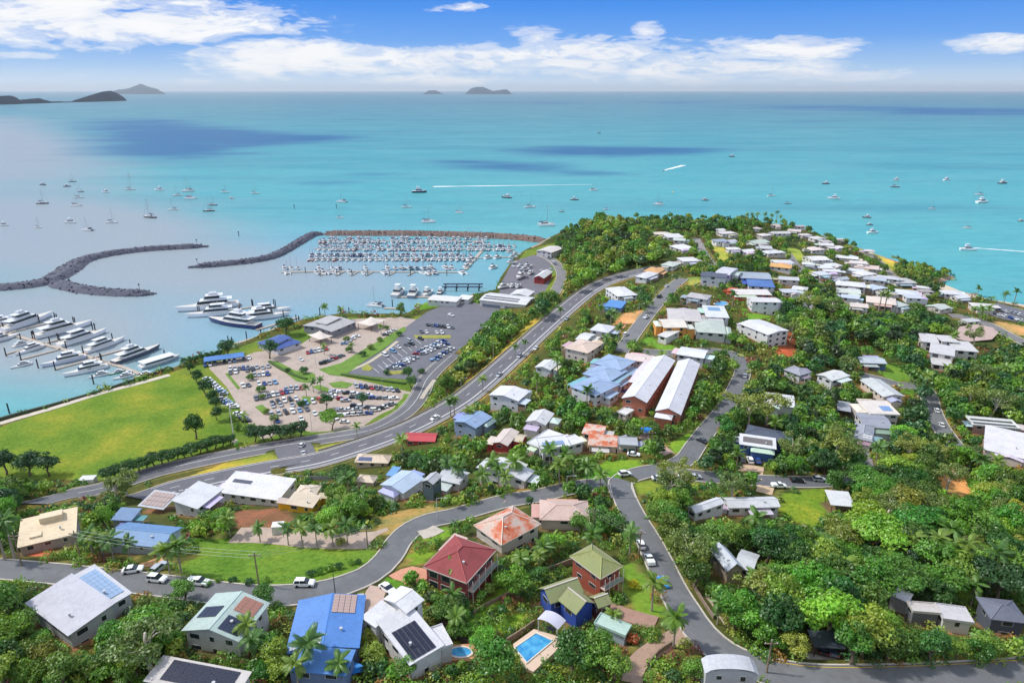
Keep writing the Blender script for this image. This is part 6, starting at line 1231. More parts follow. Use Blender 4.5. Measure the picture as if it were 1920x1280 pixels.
# blue travel lift frame
p = atz(868, 543, 0); r = ob('travel_lift_dock', None, loc=p); mb = MB()
for k in range(4):
    for s in (-1, 1): ob('pile', MB().tube([(-14+k*9, s*4, -2), (-14+k*9, s*4, 3.2)], .5, 8).mesh('pile', PILE), r)
for s in (-1, 1): ob('runway_beam', MB().box(-16, 16, s*4-.6, s*4+.6, 3.2, 4.0).mesh('runway_beam', mat('dock_beam', (70, 84, 110), .7, .1)), r)
tag(r, 'twin blue grey travel lift runways over the marina water', 'boat lift')
# ------------------------------------------------------------------ cars
PAINT = objcol('car_paint', .25, 0, .6); TYRE = mat('tyre', (30, 30, 32), .9, .1); LAMP = mat('lamp_lens', (230, 230, 226), .2, .02); TAIL = mat('tail_lens', (170, 30, 26), .3, .02)
def car_body(kind):
    """side profiles lofted over the width, narrowing upwards"""
    if kind == 'sedan': low = [(-2.25, .3), (-2.3, .62), (-2.2, .86), (-1.3, .92), (.95, .92), (2.05, .78), (2.28, .6), (2.25, .3)]; cab = [(-1.75, .9), (-1.0, 1.42), (.25, 1.44), (1.15, .9)]
    elif kind == 'suv': low = [(-2.25, .35), (-2.3, .7), (-2.25, 1.0), (-1.3, 1.02), (.95, 1.02), (2.05, .92), (2.3, .7), (2.25, .35)]; cab = [(-2.15, 1.0), (-1.85, 1.66), (.2, 1.7), (1.05, 1.0)]
    elif kind == 'ute': low = [(-2.6, .4), (-2.65, .7), (-2.62, 1.05), (-1.0, 1.05), (1.0, 1.02), (2.3, .95), (2.55, .7), (2.5, .38)]; cab = [(-.75, 1.03), (-.6, 1.68), (.5, 1.7), (1.25, 1.0)]
    else: low = [(-2.5, .35), (-2.55, .8), (-2.5, 1.2), (-1.3, 1.25), (1.3, 1.2), (2.2, 1.05), (2.5, .75), (2.45, .35)]; cab = [(-2.48, 1.2), (-2.35, 2.0), (1.0, 2.02), (1.75, 1.15)]
    b = MB(); w = .92; n = len(low)
    ys = [(-w, 1), (-w*.9, 0), (w*.9, 0), (w, 1)]
    rows = [(-w*.94, .0), (-w, .5), (w, .5), (w*.94, .0)]
    for sgn in (-1, 1):
        b.v += [(x, sgn*w*(.96 if z > .7 else 1), z) for x, z in low]
    b.f += [tuple(range(n))[::-1], tuple(range(n, 2*n))]; b.f += [(i, (i+1) % n, (i+1) % n+n, i+n) for i in range(n)]; b.m += [0]*(n+2)
    o = len(b.v); m = len(cab)
    for sgn in (-1, 1): b.v += [(x, sgn*(w*.93 if k in (0, m-1) else w*.74), z) for k, (x, z) in enumerate(cab)]
    b.f += [(o+1, o+2, o+m+2, o+m+1)]; b.m += [0]
    g = MB(); gv = []
    for sgn in (-1, 1): gv += [(x, sgn*(w*.925 if k in (0, m-1) else w*.735), z-(.03 if k in (1, 2) else 0)) for k, (x, z) in enumerate(cab)]
    g.add(gv, [(0, 1, 2, 3)[::-1], (m, m+1, m+2, m+3), (0, 1, m+1, m)[::-1], (2, 3, m+3, m+2)[::-1]])
    for xx in ((cab[1][0]+cab[2][0])/2,):
        for sgn in (-1, 1): b.add([(xx-.06, sgn*w*.76, cab[1][1]), (xx+.06, sgn*w*.76, cab[1][1]), (xx+.06, sgn*w*.945, cab[0][1]), (xx-.06, sgn*w*.945, cab[0][1])], [(0, 1, 2, 3), (3, 2, 1, 0)])
    if kind == 'ute': b.box(-2.6, -.85, -w*.97, w*.97, 1.05, 1.28, 0)
    return b, g
def wheel_mb(x, y, mi=0):
    mb = MB(); n = 10; r = .34
    for s in (-.11, .11):
        for k in range(n): mb.v.append((x+r*cos(2*pi*k/n), y+s, r+r*sin(2*pi*k/n)))
    mb.f = [(k, (k+1) % n, (k+1) % n+n, k+n) for k in range(n)]+[tuple(range(n)), tuple(range(n, 2*n))[::-1]]; mb.m = [mi]*len(mb.f); return mb
CARS = {}; CARN = {}
for kd in ('sedan', 'suv', 'ute', 'van'):
    b, g = car_body(kd); WX = 1.4 if kd != 'ute' else 1.55
    j = MB(); j.add(b.v, b.f, 0); j.add(g.v, g.f, 1)
    for sx_ in (-1, 1):
        for sy_ in (-1, 1): k = wheel_mb(sx_*WX, sy_*.84); j.add(k.v, k.f, 2)
    CARS[kd] = j.mesh('car_'+kd, PAINT, GL, TYRE)
    r = ob('car', None); bd = ob('body', b.mesh('body', PAINT), r); ob('glass', g.mesh('glass', GL), r)
    for sx_ in (-1, 1):
        for sy_ in (-1, 1): ob('wheel', wheel_mb(0, 0).mesh('wheel', TYRE), r, (sx_*WX, sy_*.84, 0))
        fx = (2.27 if kd != 'ute' else 2.5)
    for sy_ in (-1, 1):
        ob('headlight', MB().box(-.06, .06, -.22, .22, -.07, .07).mesh('headlight', LAMP), bd, (fx-.02, sy_*.62, .68)); ob('tail_light', MB().box(-.05, .05, -.14, .14, -.1, .1).mesh('tail_light', TAIL), bd, (-fx-.02, sy_*.7, .78))
    proto_done(r); CARN[kd] = [r, False]
CC = {'white': (236, 238, 240), 'silver': (176, 182, 190), 'grey': (96, 102, 112), 'black': (30, 32, 38), 'red': (176, 34, 38), 'blue': (40, 74, 150), 'pale blue': (130, 170, 214), 'green': (40, 150, 84), 'bright blue': (30, 150, 230)}
rc_ = random.Random(21)
CW = ['white']*9+['silver']*5+['grey']*4+['black']*2+['red']+['blue']*2+['pale blue']
KW_ = {'sedan': 'hatchback', 'suv': 'four wheel drive', 'ute': 'utility truck', 'van': 'van'}
def near_car(px, py, head, kind, colr, label, z=None, sc=1.0):
    p = hit(px, py); r, used = CARN[kind]
    if used: r = copy_tree(r)
    else: CARN[kind][1] = True
    zz = float(zt(p.x, p.y)) if z is None else z
    f_ = Vector((cos(head), sin(head), 0)); za = float(zt(p.x+2*f_.x, p.y+2*f_.y)); zb_ = float(zt(p.x-2*f_.x, p.y-2*f_.y)); pit = -atan2(za-zb_, 4)
    r.location = (p.x, p.y, (za+zb_)/2+RLEV+.06); r.rotation_euler = (0, pit if abs(pit) < .3 else 0, head); r.scale = (sc,)*3
    for ch in r.children:
        if ch.name.startswith('body'): ch.color = (*lin(CC[colr]), 1)
    tag(r, label, 'car'); POLYS.append([(px-16, py-12), (px+16, py-12), (px+16, py+8), (px-16, py+8)])
def heading(px1, px2): a, b = hit(*px1), hit(*px2); return atan2(b.y-a.y, b.x-a.x)
near_car(571, 1098, heading((540, 1100), (600, 1100)), 'suv', 'white', 'white four wheel drive parked on the curving street beside the grass')
near_car(374, 1096, heading((350, 1090), (400, 1096)), 'ute', 'white', 'white tray utility truck parked beside the grass lot'); near_car(296, 1090, heading((270, 1086), (310, 1090)), 'suv', 'white', 'white four wheel drive parked beside two people')
near_car(299, 1068, 1.3, 'suv', 'silver', 'silver four wheel drive on the tan driveway'); near_car(250, 1072, .2, 'sedan', 'white', 'white hatchback behind the palms below the blue roof')
near_car(676, 1136, -1.45, 'suv', 'silver', 'silver four wheel drive on the patterned driveway beside the blue roof'); near_car(727, 1107, -.8, 'sedan', 'white', 'white convertible on the pale driveway by the white house'); near_car(453, 1158, -1.2, 'suv', 'white', 'white four wheel drive on the brick driveway beside the mint roof')
near_car(1244, 1096, heading((1256, 1112), (1236, 1078)), 'sedan', 'bright blue', 'bright blue car on the verge of the steep street'); near_car(1217, 1054, heading((1225, 1066), (1212, 1040)), 'ute', 'white', 'white utility truck with roof racks above the blue car'); near_car(1201, 1026, heading((1207, 1040), (1196, 1015)), 'suv', 'white', 'white van like car parked beside the power pole')
near_car(1171, 891, heading((1150, 893), (1195, 889)), 'suv', 'white', 'white four wheel drive turning in the street bend'); near_car(1302, 897, .1, 'sedan', 'silver', 'silver hatchback behind the gum tree at the junction'); near_car(1234, 900, .1, 'sedan', 'white', 'white hatchback half hidden by the gum tree'); near_car(1282, 896, .1, 'sedan', 'white', 'white hatchback left of the silver hatchback')
near_car(1494, 904, 0, 'sedan', 'black', 'black hatchback on the cross street'); near_car(1535, 902, .05, 'suv', 'silver', 'silver car right of the black hatchback'); near_car(1460, 914, .1, 'ute', 'white', 'white boat topped truck below the cross street'); near_car(1406, 866, 1.45, 'suv', 'white', 'white car between two blue cars before the blue house'); near_car(1391, 865, 1.45, 'sedan', 'black', 'dark car leftmost before the blue house'); near_car(1420, 866, 1.45, 'sedan', 'blue', 'blue car rightmost before the blue house')
near_car(1316, 829, 2.2, 'sedan', 'black', 'black car climbing the street below the brick townhouses'); near_car(1188, 855, -.3, 'sedan', 'white', 'white car before the green garage doors'); near_car(1166, 736, -.1, 'sedan', 'blue', 'blue car beside the pale blue townhouses'); near_car(1542, 1218, 1.2, 'sedan', 'black', 'dark car under the hidden carport'); near_car(1562, 1222, 1.2, 'sedan', 'grey', 'grey car beside the dark one under the hidden carport')
near_car(566, 838, heading((555, 850), (572, 830)), 'suv', 'white', 'white car waiting at the highway junction'); near_car(569, 852, heading((572, 860), (566, 842)), 'sedan', 'white', 'white car behind the one at the junction'); near_car(816, 786, heading((840, 770), (800, 790)), 'sedan', 'white', 'white car on the highway before the long curve'); near_car(936, 705, heading((950, 690), (920, 715)), 'sedan', 'silver', 'silver car on the highway beside the sloping verge')
near_car(1005, 655, heading((1020, 640), (990, 665)), 'sedan', 'white', 'white car in the middle of the highway'); near_car(974, 670, heading((990, 650), (960, 680)), 'suv', 'silver', 'silver car beside the median palms'); near_car(1063, 599, heading((1080, 580), (1050, 610)), 'sedan', 'white', 'white car highest up the highway'); near_car(1408, 755+5, .1, 'sedan', 'white', 'white car behind the white trunked gum'); near_car(1396, 707, heading((1395, 715), (1398, 690)), 'sedan', 'white', 'white car on the street beside the dense trees')
near_car(1765, 799, heading((1770, 810), (1758, 785)), 'sedan', 'white', 'white car low on the right hand street'); near_car(1756, 772, heading((1760, 780), (1750, 760)), 'sedan', 'white', 'white car parked above the low one on the right hand street'); near_car(1173, 629, 1.0, 'suv', 'white', 'white car parked on the ridge street near the junction'); near_car(1250, 538, 1.0, 'sedan', 'white', 'white car at the top of the ridge street'); near_car(1211, 597, 1.0, 'ute', 'white', 'white truck beside the orange building site'); near_car(1236, 558, 1.0, 'van', 'black', 'black van on the ridge street')
LOTN = ['']
def lot_car(px, py, head, lotname, z=3.16, colr=None, kind=None):
    p = atz(px, py, z); colr = colr or rc_.choice(CW); kind = kind or rc_.choice(('sedan', 'sedan', 'suv', 'suv', 'ute')); o = ob('parked_car', CARS[kind], loc=p, rot=(0, 0, head+rc_.uniform(-.05, .05)), color=lin(CC[colr]))
    tag(o, colr+' '+KW_[kind]+' '+lotname, 'car', 'cars in the marina car parks', auto=(px, py)); o['_lot'] = 1
def lot_row(a, b, n, head, lotname, skip=0.06, z=3.16):
    for i in range(n):
        if rc_.random() < skip: continue
        t = i/max(1, n-1); lot_car(a[0]+(b[0]-a[0])*t, a[1]+(b[1]-a[1])*t, head, lotname, z)
lot_row((385, 686), (467, 672), 10, -1.15, 'under the blue awning'); lot_row((432, 693), (482, 690), 7, -1.2, 'in the second paved row', 0); lot_row((432, 700), (474, 694), 5, -1.2, 'in the second paved row', .1); lot_row((478, 704), (502, 702), 4, -1.2, 'by the small shrub island', 0); lot_row((493, 690), (503, 688), 2, -1.2, 'by the entrance hedge', 0)
lot_row((388, 711), (420, 739), 8, .15, 'in the row along the playing field', 0); lot_row((418, 749), (440, 764), 6, .15, 'in the row below the flagpole', 0); lot_row((446, 776), (462, 790), 4, .15, 'in the short row by the palm', 0)
lot_row((456, 724), (516, 718), 7, -1.05, 'in the third paved row', .05); lot_row((480, 748), (545, 734), 9, -1.05, 'in the fourth paved row', 0); lot_row((537, 730), (566, 728), 4, -1.05, 'in the fourth paved row', 0); lot_row((500, 758), (555, 748), 6, -1.05, 'in the fifth paved row', .3); lot_row((548, 760), (600, 752), 5, -1.05, 'in the fifth paved row', .1); lot_row((640, 780), (690, 776), 5, .05, 'in the lowest right lane', .2); lot_row((590, 776), (630, 784), 4, -1.05, 'left of the spreading tree', .1); lot_row((512, 762), (526, 760), 2, -1.05, 'in the fifth paved row', 0); lot_row((510, 778), (575, 768), 6, -1.05, 'in the sixth paved row', .15)
lot_row((520, 790), (565, 786), 4, -1.05, 'in the lowest paved row', .3); lot_row((622, 742), (648, 752), 4, 0.1, 'beside the round tree', 0); lot_row((626, 735), (690, 742), 6, .1, 'in the long lane of the paved lot', 0); lot_row((668, 725), (745, 733), 9, -1.1, 'along the hedge of the asphalt lot', 0); lot_row((662, 746), (738, 748), 7, .1, 'in the right hand paved lane', .1)
lot_row((640, 770), (670, 768), 3, .0, 'near the spreading tree', 0); lot_row((665, 762), (690, 765), 3, 0, 'near the red cars', .0); lot_row((705, 770), (735, 758), 5, .3, 'beside the brick bank', 0); lot_car(646, 792, 0, 'under the spreading tree'); lot_car(702, 770, .1, 'at the lane end', colr='white')
lot_row((577, 662), (612, 655), 6, -1.2, 'before the tent pavilions', .1); lot_row((605, 682), (640, 668), 6, .5, 'along the grass bank', 0); lot_row((645, 645), (668, 632), 4, .4, 'beside the timber screen', 0); lot_car(564, 675, -.8, 'alone in the open lane', colr='white'); lot_row((722, 628), (738, 620), 3, .5, 'beside the shrubs', 0)
AL = 3.2
lot_row((802, 610), (848, 615), 7, -1.2, 'in the upper asphalt row', 0, AL); lot_row((790, 623), (838, 625), 6, -1.2, 'in the upper asphalt row', .15, AL); lot_row((732, 690), (768, 674), 5, .2, 'in the lower asphalt cluster', 0, AL); lot_row((745, 690), (778, 672), 5, .2, 'in the lower asphalt cluster', 0, AL); lot_row((780, 664), (830, 640), 8, .25, 'in the central asphalt cluster', 0, AL); lot_row((794, 664), (836, 646), 6, .25, 'in the central asphalt cluster', 0, AL)
lot_row((815, 676), (846, 655), 6, .2, 'along the tree edge of the asphalt lot', 0, AL)
for x, y, k, c in [(722, 667, 'van', 'white'), (737, 660, 'van', 'pale blue'), (747, 652, 'sedan', 'white'), (763, 648, 'sedan', 'grey'), (768, 641, 'van', 'silver'), (772, 646, 'suv', 'black'), (789, 636, 'suv', 'black'), (846, 592, 'ute', 'white')]: lot_car(x, y, -.75, 'in the slanted asphalt bays', AL, c, k)
lot_row((1868, 580), (1918, 592), 7, 1.4, 'in the beach car park', 0, 3.75); lot_row((1862, 588), (1915, 602), 6, 1.4, 'in the beach car park', 0, 3.75)
for x, y in [(1030, 485), (1038, 490), (1041, 496), (1035, 506), (1033, 512), (1030, 520), (962, 500), (1016, 508)]: lot_car(x, y, -1.0, 'beside the marina road', 3.4)
lot_row((1462, 580), (1484, 578), 3, .1, 'before the three storey apartments', 0, float(hit(1470, 582).z)+.1)
# ------------------------------------------------------------------ vegetation meshes
LEAF = leafmat('foliage'); MASSM = leafmat('foliage_mass')
BARK = mat('bark', (120, 104, 88), .9, .3, 2, .5); GUMB = mat('pale_bark', (214, 202, 186), .8, .15, 2, .3); PALMB = mat('palm_bark', (172, 160, 146), .85, .2, 3, .3)
def quads(C, Nn, Sz, rs, asp=1.5):
    n = len(C); r = rs.normal(size=(n, 3)); a = np.cross(Nn, r); a /= np.linalg.norm(a, axis=1)[:, None]+1e-9; b = np.cross(Nn, a)
    a = a*(Sz*asp*.5)[:, None]; b = b*(Sz*.5)[:, None]
    return np.stack([C-a, C+b*.9-a*.15, C+a, C-b*.9-a*.15], 1).reshape(-1, 3)
def quadmesh(name, V, colr, m):
    n = len(V)//4; me = bpy.data.meshes.new(name); me.vertices.add(n*4); me.vertices.foreach_set('co', V.astype(np.float32).ravel())
    me.loops.add(n*4); me.loops.foreach_set('vertex_index', np.arange(n*4, dtype=np.int32)); me.polygons.add(n); me.polygons.foreach_set('loop_start', np.arange(0, n*4, 4, dtype=np.int32)); me.update()
    c = me.color_attributes.new('leaf', 'FLOAT_COLOR', 'POINT'); c.data.foreach_set('color', np.c_[np.repeat(colr, 4, 0), np.ones(n*4)].astype(np.float32).ravel()); me.materials.append(m); return me
def crown_pts(rs, k, per, rx, rz, zc, cr, flat=1.0, shell=(.45, .82), low=-.35):
    C, Nn, G = [], [], []
    for i in range(k):
        d = rs.normal(size=3); d[2] = abs(d[2])*1.0+low if rs.rand() < .85 else d[2]; d /= np.linalg.norm(d)
        rr_ = rs.uniform(*shell); c = np.array((d[0]*rx*rr_, d[1]*rx*rr_, zc+d[2]*rz*rr_)); r = cr*rs.uniform(.7, 1.3)
        u = rs.normal(size=(per, 3)); u[:, 2] = u[:, 2]*.9+.25; u /= np.linalg.norm(u, axis=1)[:, None]
        rad = r*rs.uniform(.55, 1.05, per); P = c + u*rad[:, None]*np.array((1.12, 1.12, .72*flat))
        nn = u + rs.normal(size=(per, 3))*.55 + np.array((0, 0, .35)); nn /= np.linalg.norm(nn, axis=1)[:, None]
        C.append(P); Nn.append(nn); g = rs.uniform(.25, .75); G.append(np.c_[np.clip(rs.uniform(0, 1)*.5+rs.uniform(0, .5, per), 0, 1), np.clip(g+rs.normal(0, .16, per), 0, 1), rs.rand(per)])
    return np.concatenate(C), np.concatenate(Nn), np.concatenate(G)
def trunk_mesh(rs, h, r, limbs, spread, m, lean=.0, top=.6, bend=.05):
    mb = MB(); p = [(0, 0, -.06)]; x = y = 0
    for i in range(1, 5): x += rs.uniform(-bend, bend)+lean*.1; y += rs.uniform(-bend, bend); p.append((x, y, h*i/4))
    mb.tube(p, [r*1.5, r*1.05, r*.9, r*.8, r*.65], 7); tips = []
    for i in range(limbs):
        a = 2*pi*i/limbs+rs.uniform(-.4, .4); b0 = np.array(p[2 if rs.rand() < .5 else 3], float); e = b0+np.array((cos(a)*spread*rs.uniform(.6, 1), sin(a)*spread*rs.uniform(.6, 1), (top-h*.6)*rs.uniform(.6, 1.1))); mid = (b0+e)/2+np.array((0, 0, .04))
        mb.tube([b0, mid, e], [r*.55, r*.4, r*.18], 5); tips.append(e)
    return mb.mesh('trunk', m, smooth=True), tips
TREEP = {}
def tree_kind(name, seed, k, per, rx, rz, zc, cr, sz, trunk=.5, tr=.028, limbs=5, flat=1.0, low=-.35, bark=BARK, tips_crown=False, spread=.25):
    rs = np.random.RandomState(seed); tm, tips = trunk_mesh(rs, trunk, tr, limbs, spread, bark)
    if tips_crown:
        C, Nn, G = [], [], []
        for t_ in tips:
            for q_ in range(3):
                a, b, c = crown_pts(rs, 3, per, rx, rz, 0, cr, flat, (.2, 1), -.2); C.append(a+np.array(t_)+rs.uniform(-.07, .07, 3)); Nn.append(b); G.append(c)
        C, Nn, G = np.concatenate(C), np.concatenate(Nn), np.concatenate(G)
    else: C, Nn, G = crown_pts(rs, k, per, rx, rz, zc, cr, flat, low=low)
    V = quads(C, Nn, sz*rs.uniform(.7, 1.3, len(C)), rs); TREEP.setdefault(name, []).append((tm, quadmesh('crown', V, G, LEAF)))
for s in range(5): tree_kind('round', 30+s, 24, 115, .36, .36, .60, .135, .036)
for s in range(3): tree_kind('tall', 50+s, 26, 105, .27, .44, .57, .115, .034)
for s in range(3): tree_kind('spread', 60+s, 26, 120, .62, .22, .72, .17, .045, trunk=.55, limbs=7, flat=.7, low=0, spread=.45)
for s in range(4): tree_kind('gum', 70+s, 0, 26, .10, .10, 0, .07, .026, trunk=.62, tr=.022, limbs=9, bark=GUMB, tips_crown=True, spread=.27)
for s in range(3): tree_kind('shrub', 80+s, 16, 70, .52, .48, .42, .24, .075, trunk=.3, tr=.05, limbs=3, low=-.2)
def frond_mesh(seed, n=11, droop=1.0, L_=1.0, w=.17):
    rs = np.random.RandomState(seed); mb = MB(); pr = []
    for i in range(n+1): t_ = i/n; pr.append(np.array((L_*t_*(1-.12*droop*t_), 0, L_*(.36*t_-.66*droop*t_*t_))))
    for i in range(n):
        a, b = pr[i], pr[i+1]; wd = w*(.35+1.0*sin(pi*min(1, (i+.7)/n*.92)))*L_
        for s in (-1, 1):
            tip = (a+b)/2+np.array((.10*L_, s*wd, -.34*wd*1.6)); mb.add([a, b, tip+np.array((.05*L_, 0, 0)), tip-np.array((.03*L_, 0, 0))], [(0, 1, 2, 3)])
    me = mb.mesh('frond', LEAF); nf = len(me.vertices); c = me.color_attributes.new('leaf', 'FLOAT_COLOR', 'POINT'); g = np.repeat(rs.uniform(.3, .75, (nf//4+1, 1)), 4, 0)[:nf]; c.data.foreach_set('color', np.c_[np.full((nf, 1), .4), g, g, np.ones((nf, 1))].astype(np.float32).ravel()); return me
FR = [frond_mesh(1, droop=.8), frond_mesh(2, droop=1.15), frond_mesh(3, droop=1.5), frond_mesh(4, droop=.45)]
ptm = MB().tube([(0, 0, -.08), (.005, 0, .3), (.012, .005, .65), (.01, .0, 1.0)], [.036, .026, .022, .019], 7).mesh('trunk', PALMB, smooth=True)
def palm_crown(seed, nf=15):
    rs = np.random.RandomState(seed); V, Fc, K = [], [], []
    mb = MB(); att = []
    for i in range(nf):
        me = FR[rs.randint(4)]; a = i*2.399+rs.uniform(-.2, .2); tl = rs.uniform(-.55, .5) if i > 3 else .85; s = rs.uniform(.8, 1.05)
        M = Matrix.Rotation(a, 3, 'Z') @ Matrix.Rotation(-tl, 3, 'Y'); vs = [tuple((M @ v.co)*s) for v in me.vertices]; mb.add(vs, [tuple(p.vertices) for p in me.polygons]); att += [rs.uniform(.3, .75)]*len(vs)
    me = mb.mesh('fronds', LEAF); c = me.color_attributes.new('leaf', 'FLOAT_COLOR', 'POINT'); g = np.array(att)[:, None]; c.data.foreach_set('color', np.c_[np.full_like(g, .4), g, g, np.ones_like(g)].astype(np.float32).ravel()); return me
PC = [palm_crown(s) for s in range(3)]
GREEN = [(106, 148, 48), (84, 128, 44), (130, 164, 54), (68, 108, 50), (150, 162, 62), (98, 140, 46), (64, 106, 60), (118, 156, 52)]
TONE = {0: 'mid green', 1: 'deep green', 2: 'light green', 3: 'dark green', 4: 'yellow green', 5: 'fresh green', 6: 'blue green', 7: 'bright green'}
GUMG = [(126, 140, 72), (140, 148, 66), (112, 130, 70)]
rv = random.Random(77)
SHAPE = {'round': 'rounded', 'tall': 'tall', 'spread': 'spreading', 'gum': 'pale trunked gum', 'shrub': 'bushy'}
def plant(kind, p, h, colr=None, tone=None, wid=1.0, desc=None, px=None, group=None):
    tm, cm = rv.choice(TREEP[kind]); ti = rv.randrange(len(GREEN))
    if colr is None: colr = rv.choice(GUMG) if kind == 'gum' else GREEN[ti]
    nm = {'gum': 'gum_tree', 'shrub': 'shrub'}.get(kind, 'tree'); z = float(zt(p[0], p[1])) if p[2] is None else p[2]
    r = ob(nm, None, loc=(p[0], p[1], z-.1), rot=(0, 0, rv.uniform(0, 6.28)), scale=(h*wid, h*wid, h))
    if kind != 'shrub': ob('trunk', tm, r)
    ob('crown' if kind != 'shrub' else 'foliage', cm, r, color=lin(colr, 1.0))
    if px is None: q = proj((p[0], p[1], z+h*.6)); px = (q[0], q[1])
    d = desc or (SHAPE[kind]+(' tree' if kind not in ('gum', 'shrub') else ' tree' if kind == 'gum' else ' shrub') if kind == 'gum' else (tone or TONE.get(ti, 'green'))+' '+SHAPE[kind]+(' shrub' if kind == 'shrub' else ' tree'))
    tag(r, d, 'shrub' if kind == 'shrub' else 'tree', group or {'gum': 'gum trees on the hillside', 'shrub': 'garden shrubs'}.get(kind, 'trees of the hillside suburb'), auto=px); r['_veg'] = 1
    return r
def palm(p, h, near=False, colr=None, fl=None, px=None):
    z = float(zt(p[0], p[1])); r = ob('palm_tree', None, loc=(p[0], p[1], z-.1), rot=(0, 0, rv.uniform(0, 6.28))); ob('trunk', ptm, r, scale=(h if h > 6 else 6, h if h > 6 else 6, h)); fl = fl or min(3.4, .36*h+.5); c = lin(colr or rv.choice(((104, 136, 48), (90, 126, 46), (120, 144, 56), (80, 116, 50))), .95)
    if near:
        for i in range(16):
            tl = rv.uniform(-.6, .5) if i > 3 else rv.uniform(.6, 1.0); s = fl*rv.uniform(.85, 1.1); ob('frond', rv.choice(FR), r, (.01*h, 0, h), Matrix.Rotation(i*2.399+rv.uniform(-.2, .2), 3, 'Z').__matmul__(Matrix.Rotation(-tl, 3, 'Y')).to_euler(), (s, s, s), c)
    else: ob('fronds', rv.choice(PC), r, (.01*h, 0, h), (0, 0, rv.uniform(0, 6)), (fl, fl, fl), c)
    if px is None: q = proj((p[0], p[1], z+h)); px = (q[0], q[1])
    tag(r, ('tall' if h > 9.5 else 'short' if h < 6.2 else 'slender')+' palm tree', 'palm', 'palm trees of the suburb', auto=px); r['_veg'] = 1
# ------------------------------------------------------------------ what must stay in view: mask in the photo at quarter size
MW, MH = 480, 320; MASK = np.zeros((MH, MW), np.float32); gx_, gy_ = np.meshgrid((np.arange(MW)+.5)*4, (np.arange(MH)+.5)*4)
for pl_ in POLYS:
    xs, ys = [a for a, b in pl_], [b for a, b in pl_]; i0, i1 = max(0, int(min(xs)//4)-1), min(MW, int(max(xs)//4)+2); j0, j1 = max(0, int(min(ys)//4)-1), min(MH, int(max(ys)//4)+2)
    if i1 > i0 and j1 > j0: MASK[j0:j1, i0:i1] = np.where(inpoly(gx_[j0:j1, i0:i1], gy_[j0:j1, i0:i1], pl_), 1, MASK[j0:j1, i0:i1])
for nm, w, ln, *_ in RL:
    for p in ln:
        q = proj(p)
        if q[2] > 60:
            rx = w*.5*F/q[2]; ry = max(2.5, rx*.45)
            if rx > 70: continue
            i0, i1 = max(0, int((q[0]-rx)//4)), min(MW, int((q[0]+rx)//4)+1); j0, j1 = max(0, int((q[1]-ry)//4)), min(MH, int((q[1]+ry)//4)+1)
            if i1 > i0 and j1 > j0: MASK[j0:j1, i0:i1] = np.maximum(MASK[j0:j1, i0:i1], .8 if (w > 8 or (q[1] > 960 and q[0] < 870) or (1165 < q[0] < 1340 and q[1] > 800)) else .1)
for poly, c in OPEN:
    MASK = np.where(inpoly(gx_, gy_, poly), np.maximum(MASK, .7), MASK)
for poly in [[(395, 690), (480, 660), (600, 620), (760, 595), (935, 575), (850, 665), (795, 712), (765, 765), (690, 798), (490, 822)], [(0, 800), (320, 700), (440, 830), (200, 890), (0, 880)], [(940, 530), (1000, 478), (1045, 490), (1045, 535), (990, 556)]]: MASK = np.where(inpoly(gx_, gy_, poly), 1, MASK)
II = np.zeros((MH+1, MW+1)); II[1:, 1:] = MASK.cumsum(0).cumsum(1)
def cover(cx, cy, rx, ry):
    i0, i1 = int(max(0, min(MW-1, (cx-rx)/4))), int(max(1, min(MW, (cx+rx)/4+1))); j0, j1 = int(max(0, min(MH-1, (cy-ry)/4))), int(max(1, min(MH, (cy+ry)/4+1)))
    if i1 <= i0 or j1 <= j0: return 0
    return (II[j1, i1]-II[j0, i1]-II[j1, i0]+II[j0, i0])/((i1-i0)*(j1-j0))
def occ_at(x, y):
    i = min(len(GX)-1, max(0, int((x-GX[0])/(GX[1]-GX[0])+.5))); j = min(len(GY)-1, int(np.searchsorted(GY, y))); return OCC[j, i], sdist[j, i]
# ------------------------------------------------------------------ single trees read off the photo
taken = []                                 # x, y, radius
def put(kind, px, py, h, **kw):
    p = hit(px, py); plant(kind, (p.x, p.y, None), h, **kw); taken.append((p.x, p.y, h*.3))
def putpalm(px, py, h, near=False, **kw):
    p = hit(px, py); palm((p.x, p.y, 0), h, near, **kw); taken.append((p.x, p.y, 1.0))
for x, y, h in [(357, 702, 6), (372, 720, 7), (388, 742, 8), (399, 755, 6), (404, 768, 6), (408, 788, 6)]: put('round', x, y, h*1.3, colr=(52, 92, 40), desc='dark round tree in the row beside the playing field')
put('round', 367, 823, 13, colr=(58, 98, 36), desc='lone leafy tree standing in the playing field')
for x, y, h in [(12, 890, 12), (58, 892, 12), (92, 892, 11)]: put('round', x, y, h, colr=(48, 86, 48), desc='dark clumped tree at the lower left of the field', wid=1.15)
for i in range(17): put('round', 205+14.2*i, 899-4.1*i+(2 if i < 3 else 0), rv.uniform(5.5, 7), colr=(56, 92, 36), desc='dark dense tree in the roadside hedge row', wid=1.5)
for x, y in [(478, 828), (496, 828), (512, 827), (530, 825), (547, 822), (562, 821)]: put('round', x, y, rv.uniform(8, 10), colr=(56, 90, 52), desc='dark tree between car park and lower road', wid=1.2)
put('spread', 622, 806, 10, colr=(112, 150, 44), desc='wide spreading tree over the car park edge'); put('round', 612, 768, 9, colr=(52, 96, 40), desc='round dark tree between parked cars'); put('round', 680, 762, 8, colr=(60, 100, 60), desc='bluish tree shading the red cars'); put('round', 506, 672, 12, colr=(58, 100, 60), desc='leafy tree before the blue roofed restaurant', wid=1.2); put('round', 536, 628, 13, colr=(62, 104, 44), desc='large tree between restaurant and clubhouse', wid=1.2); put('round', 427, 666, 11, colr=(60, 100, 54), desc='large tree at the end of the blue awning', wid=1.3)
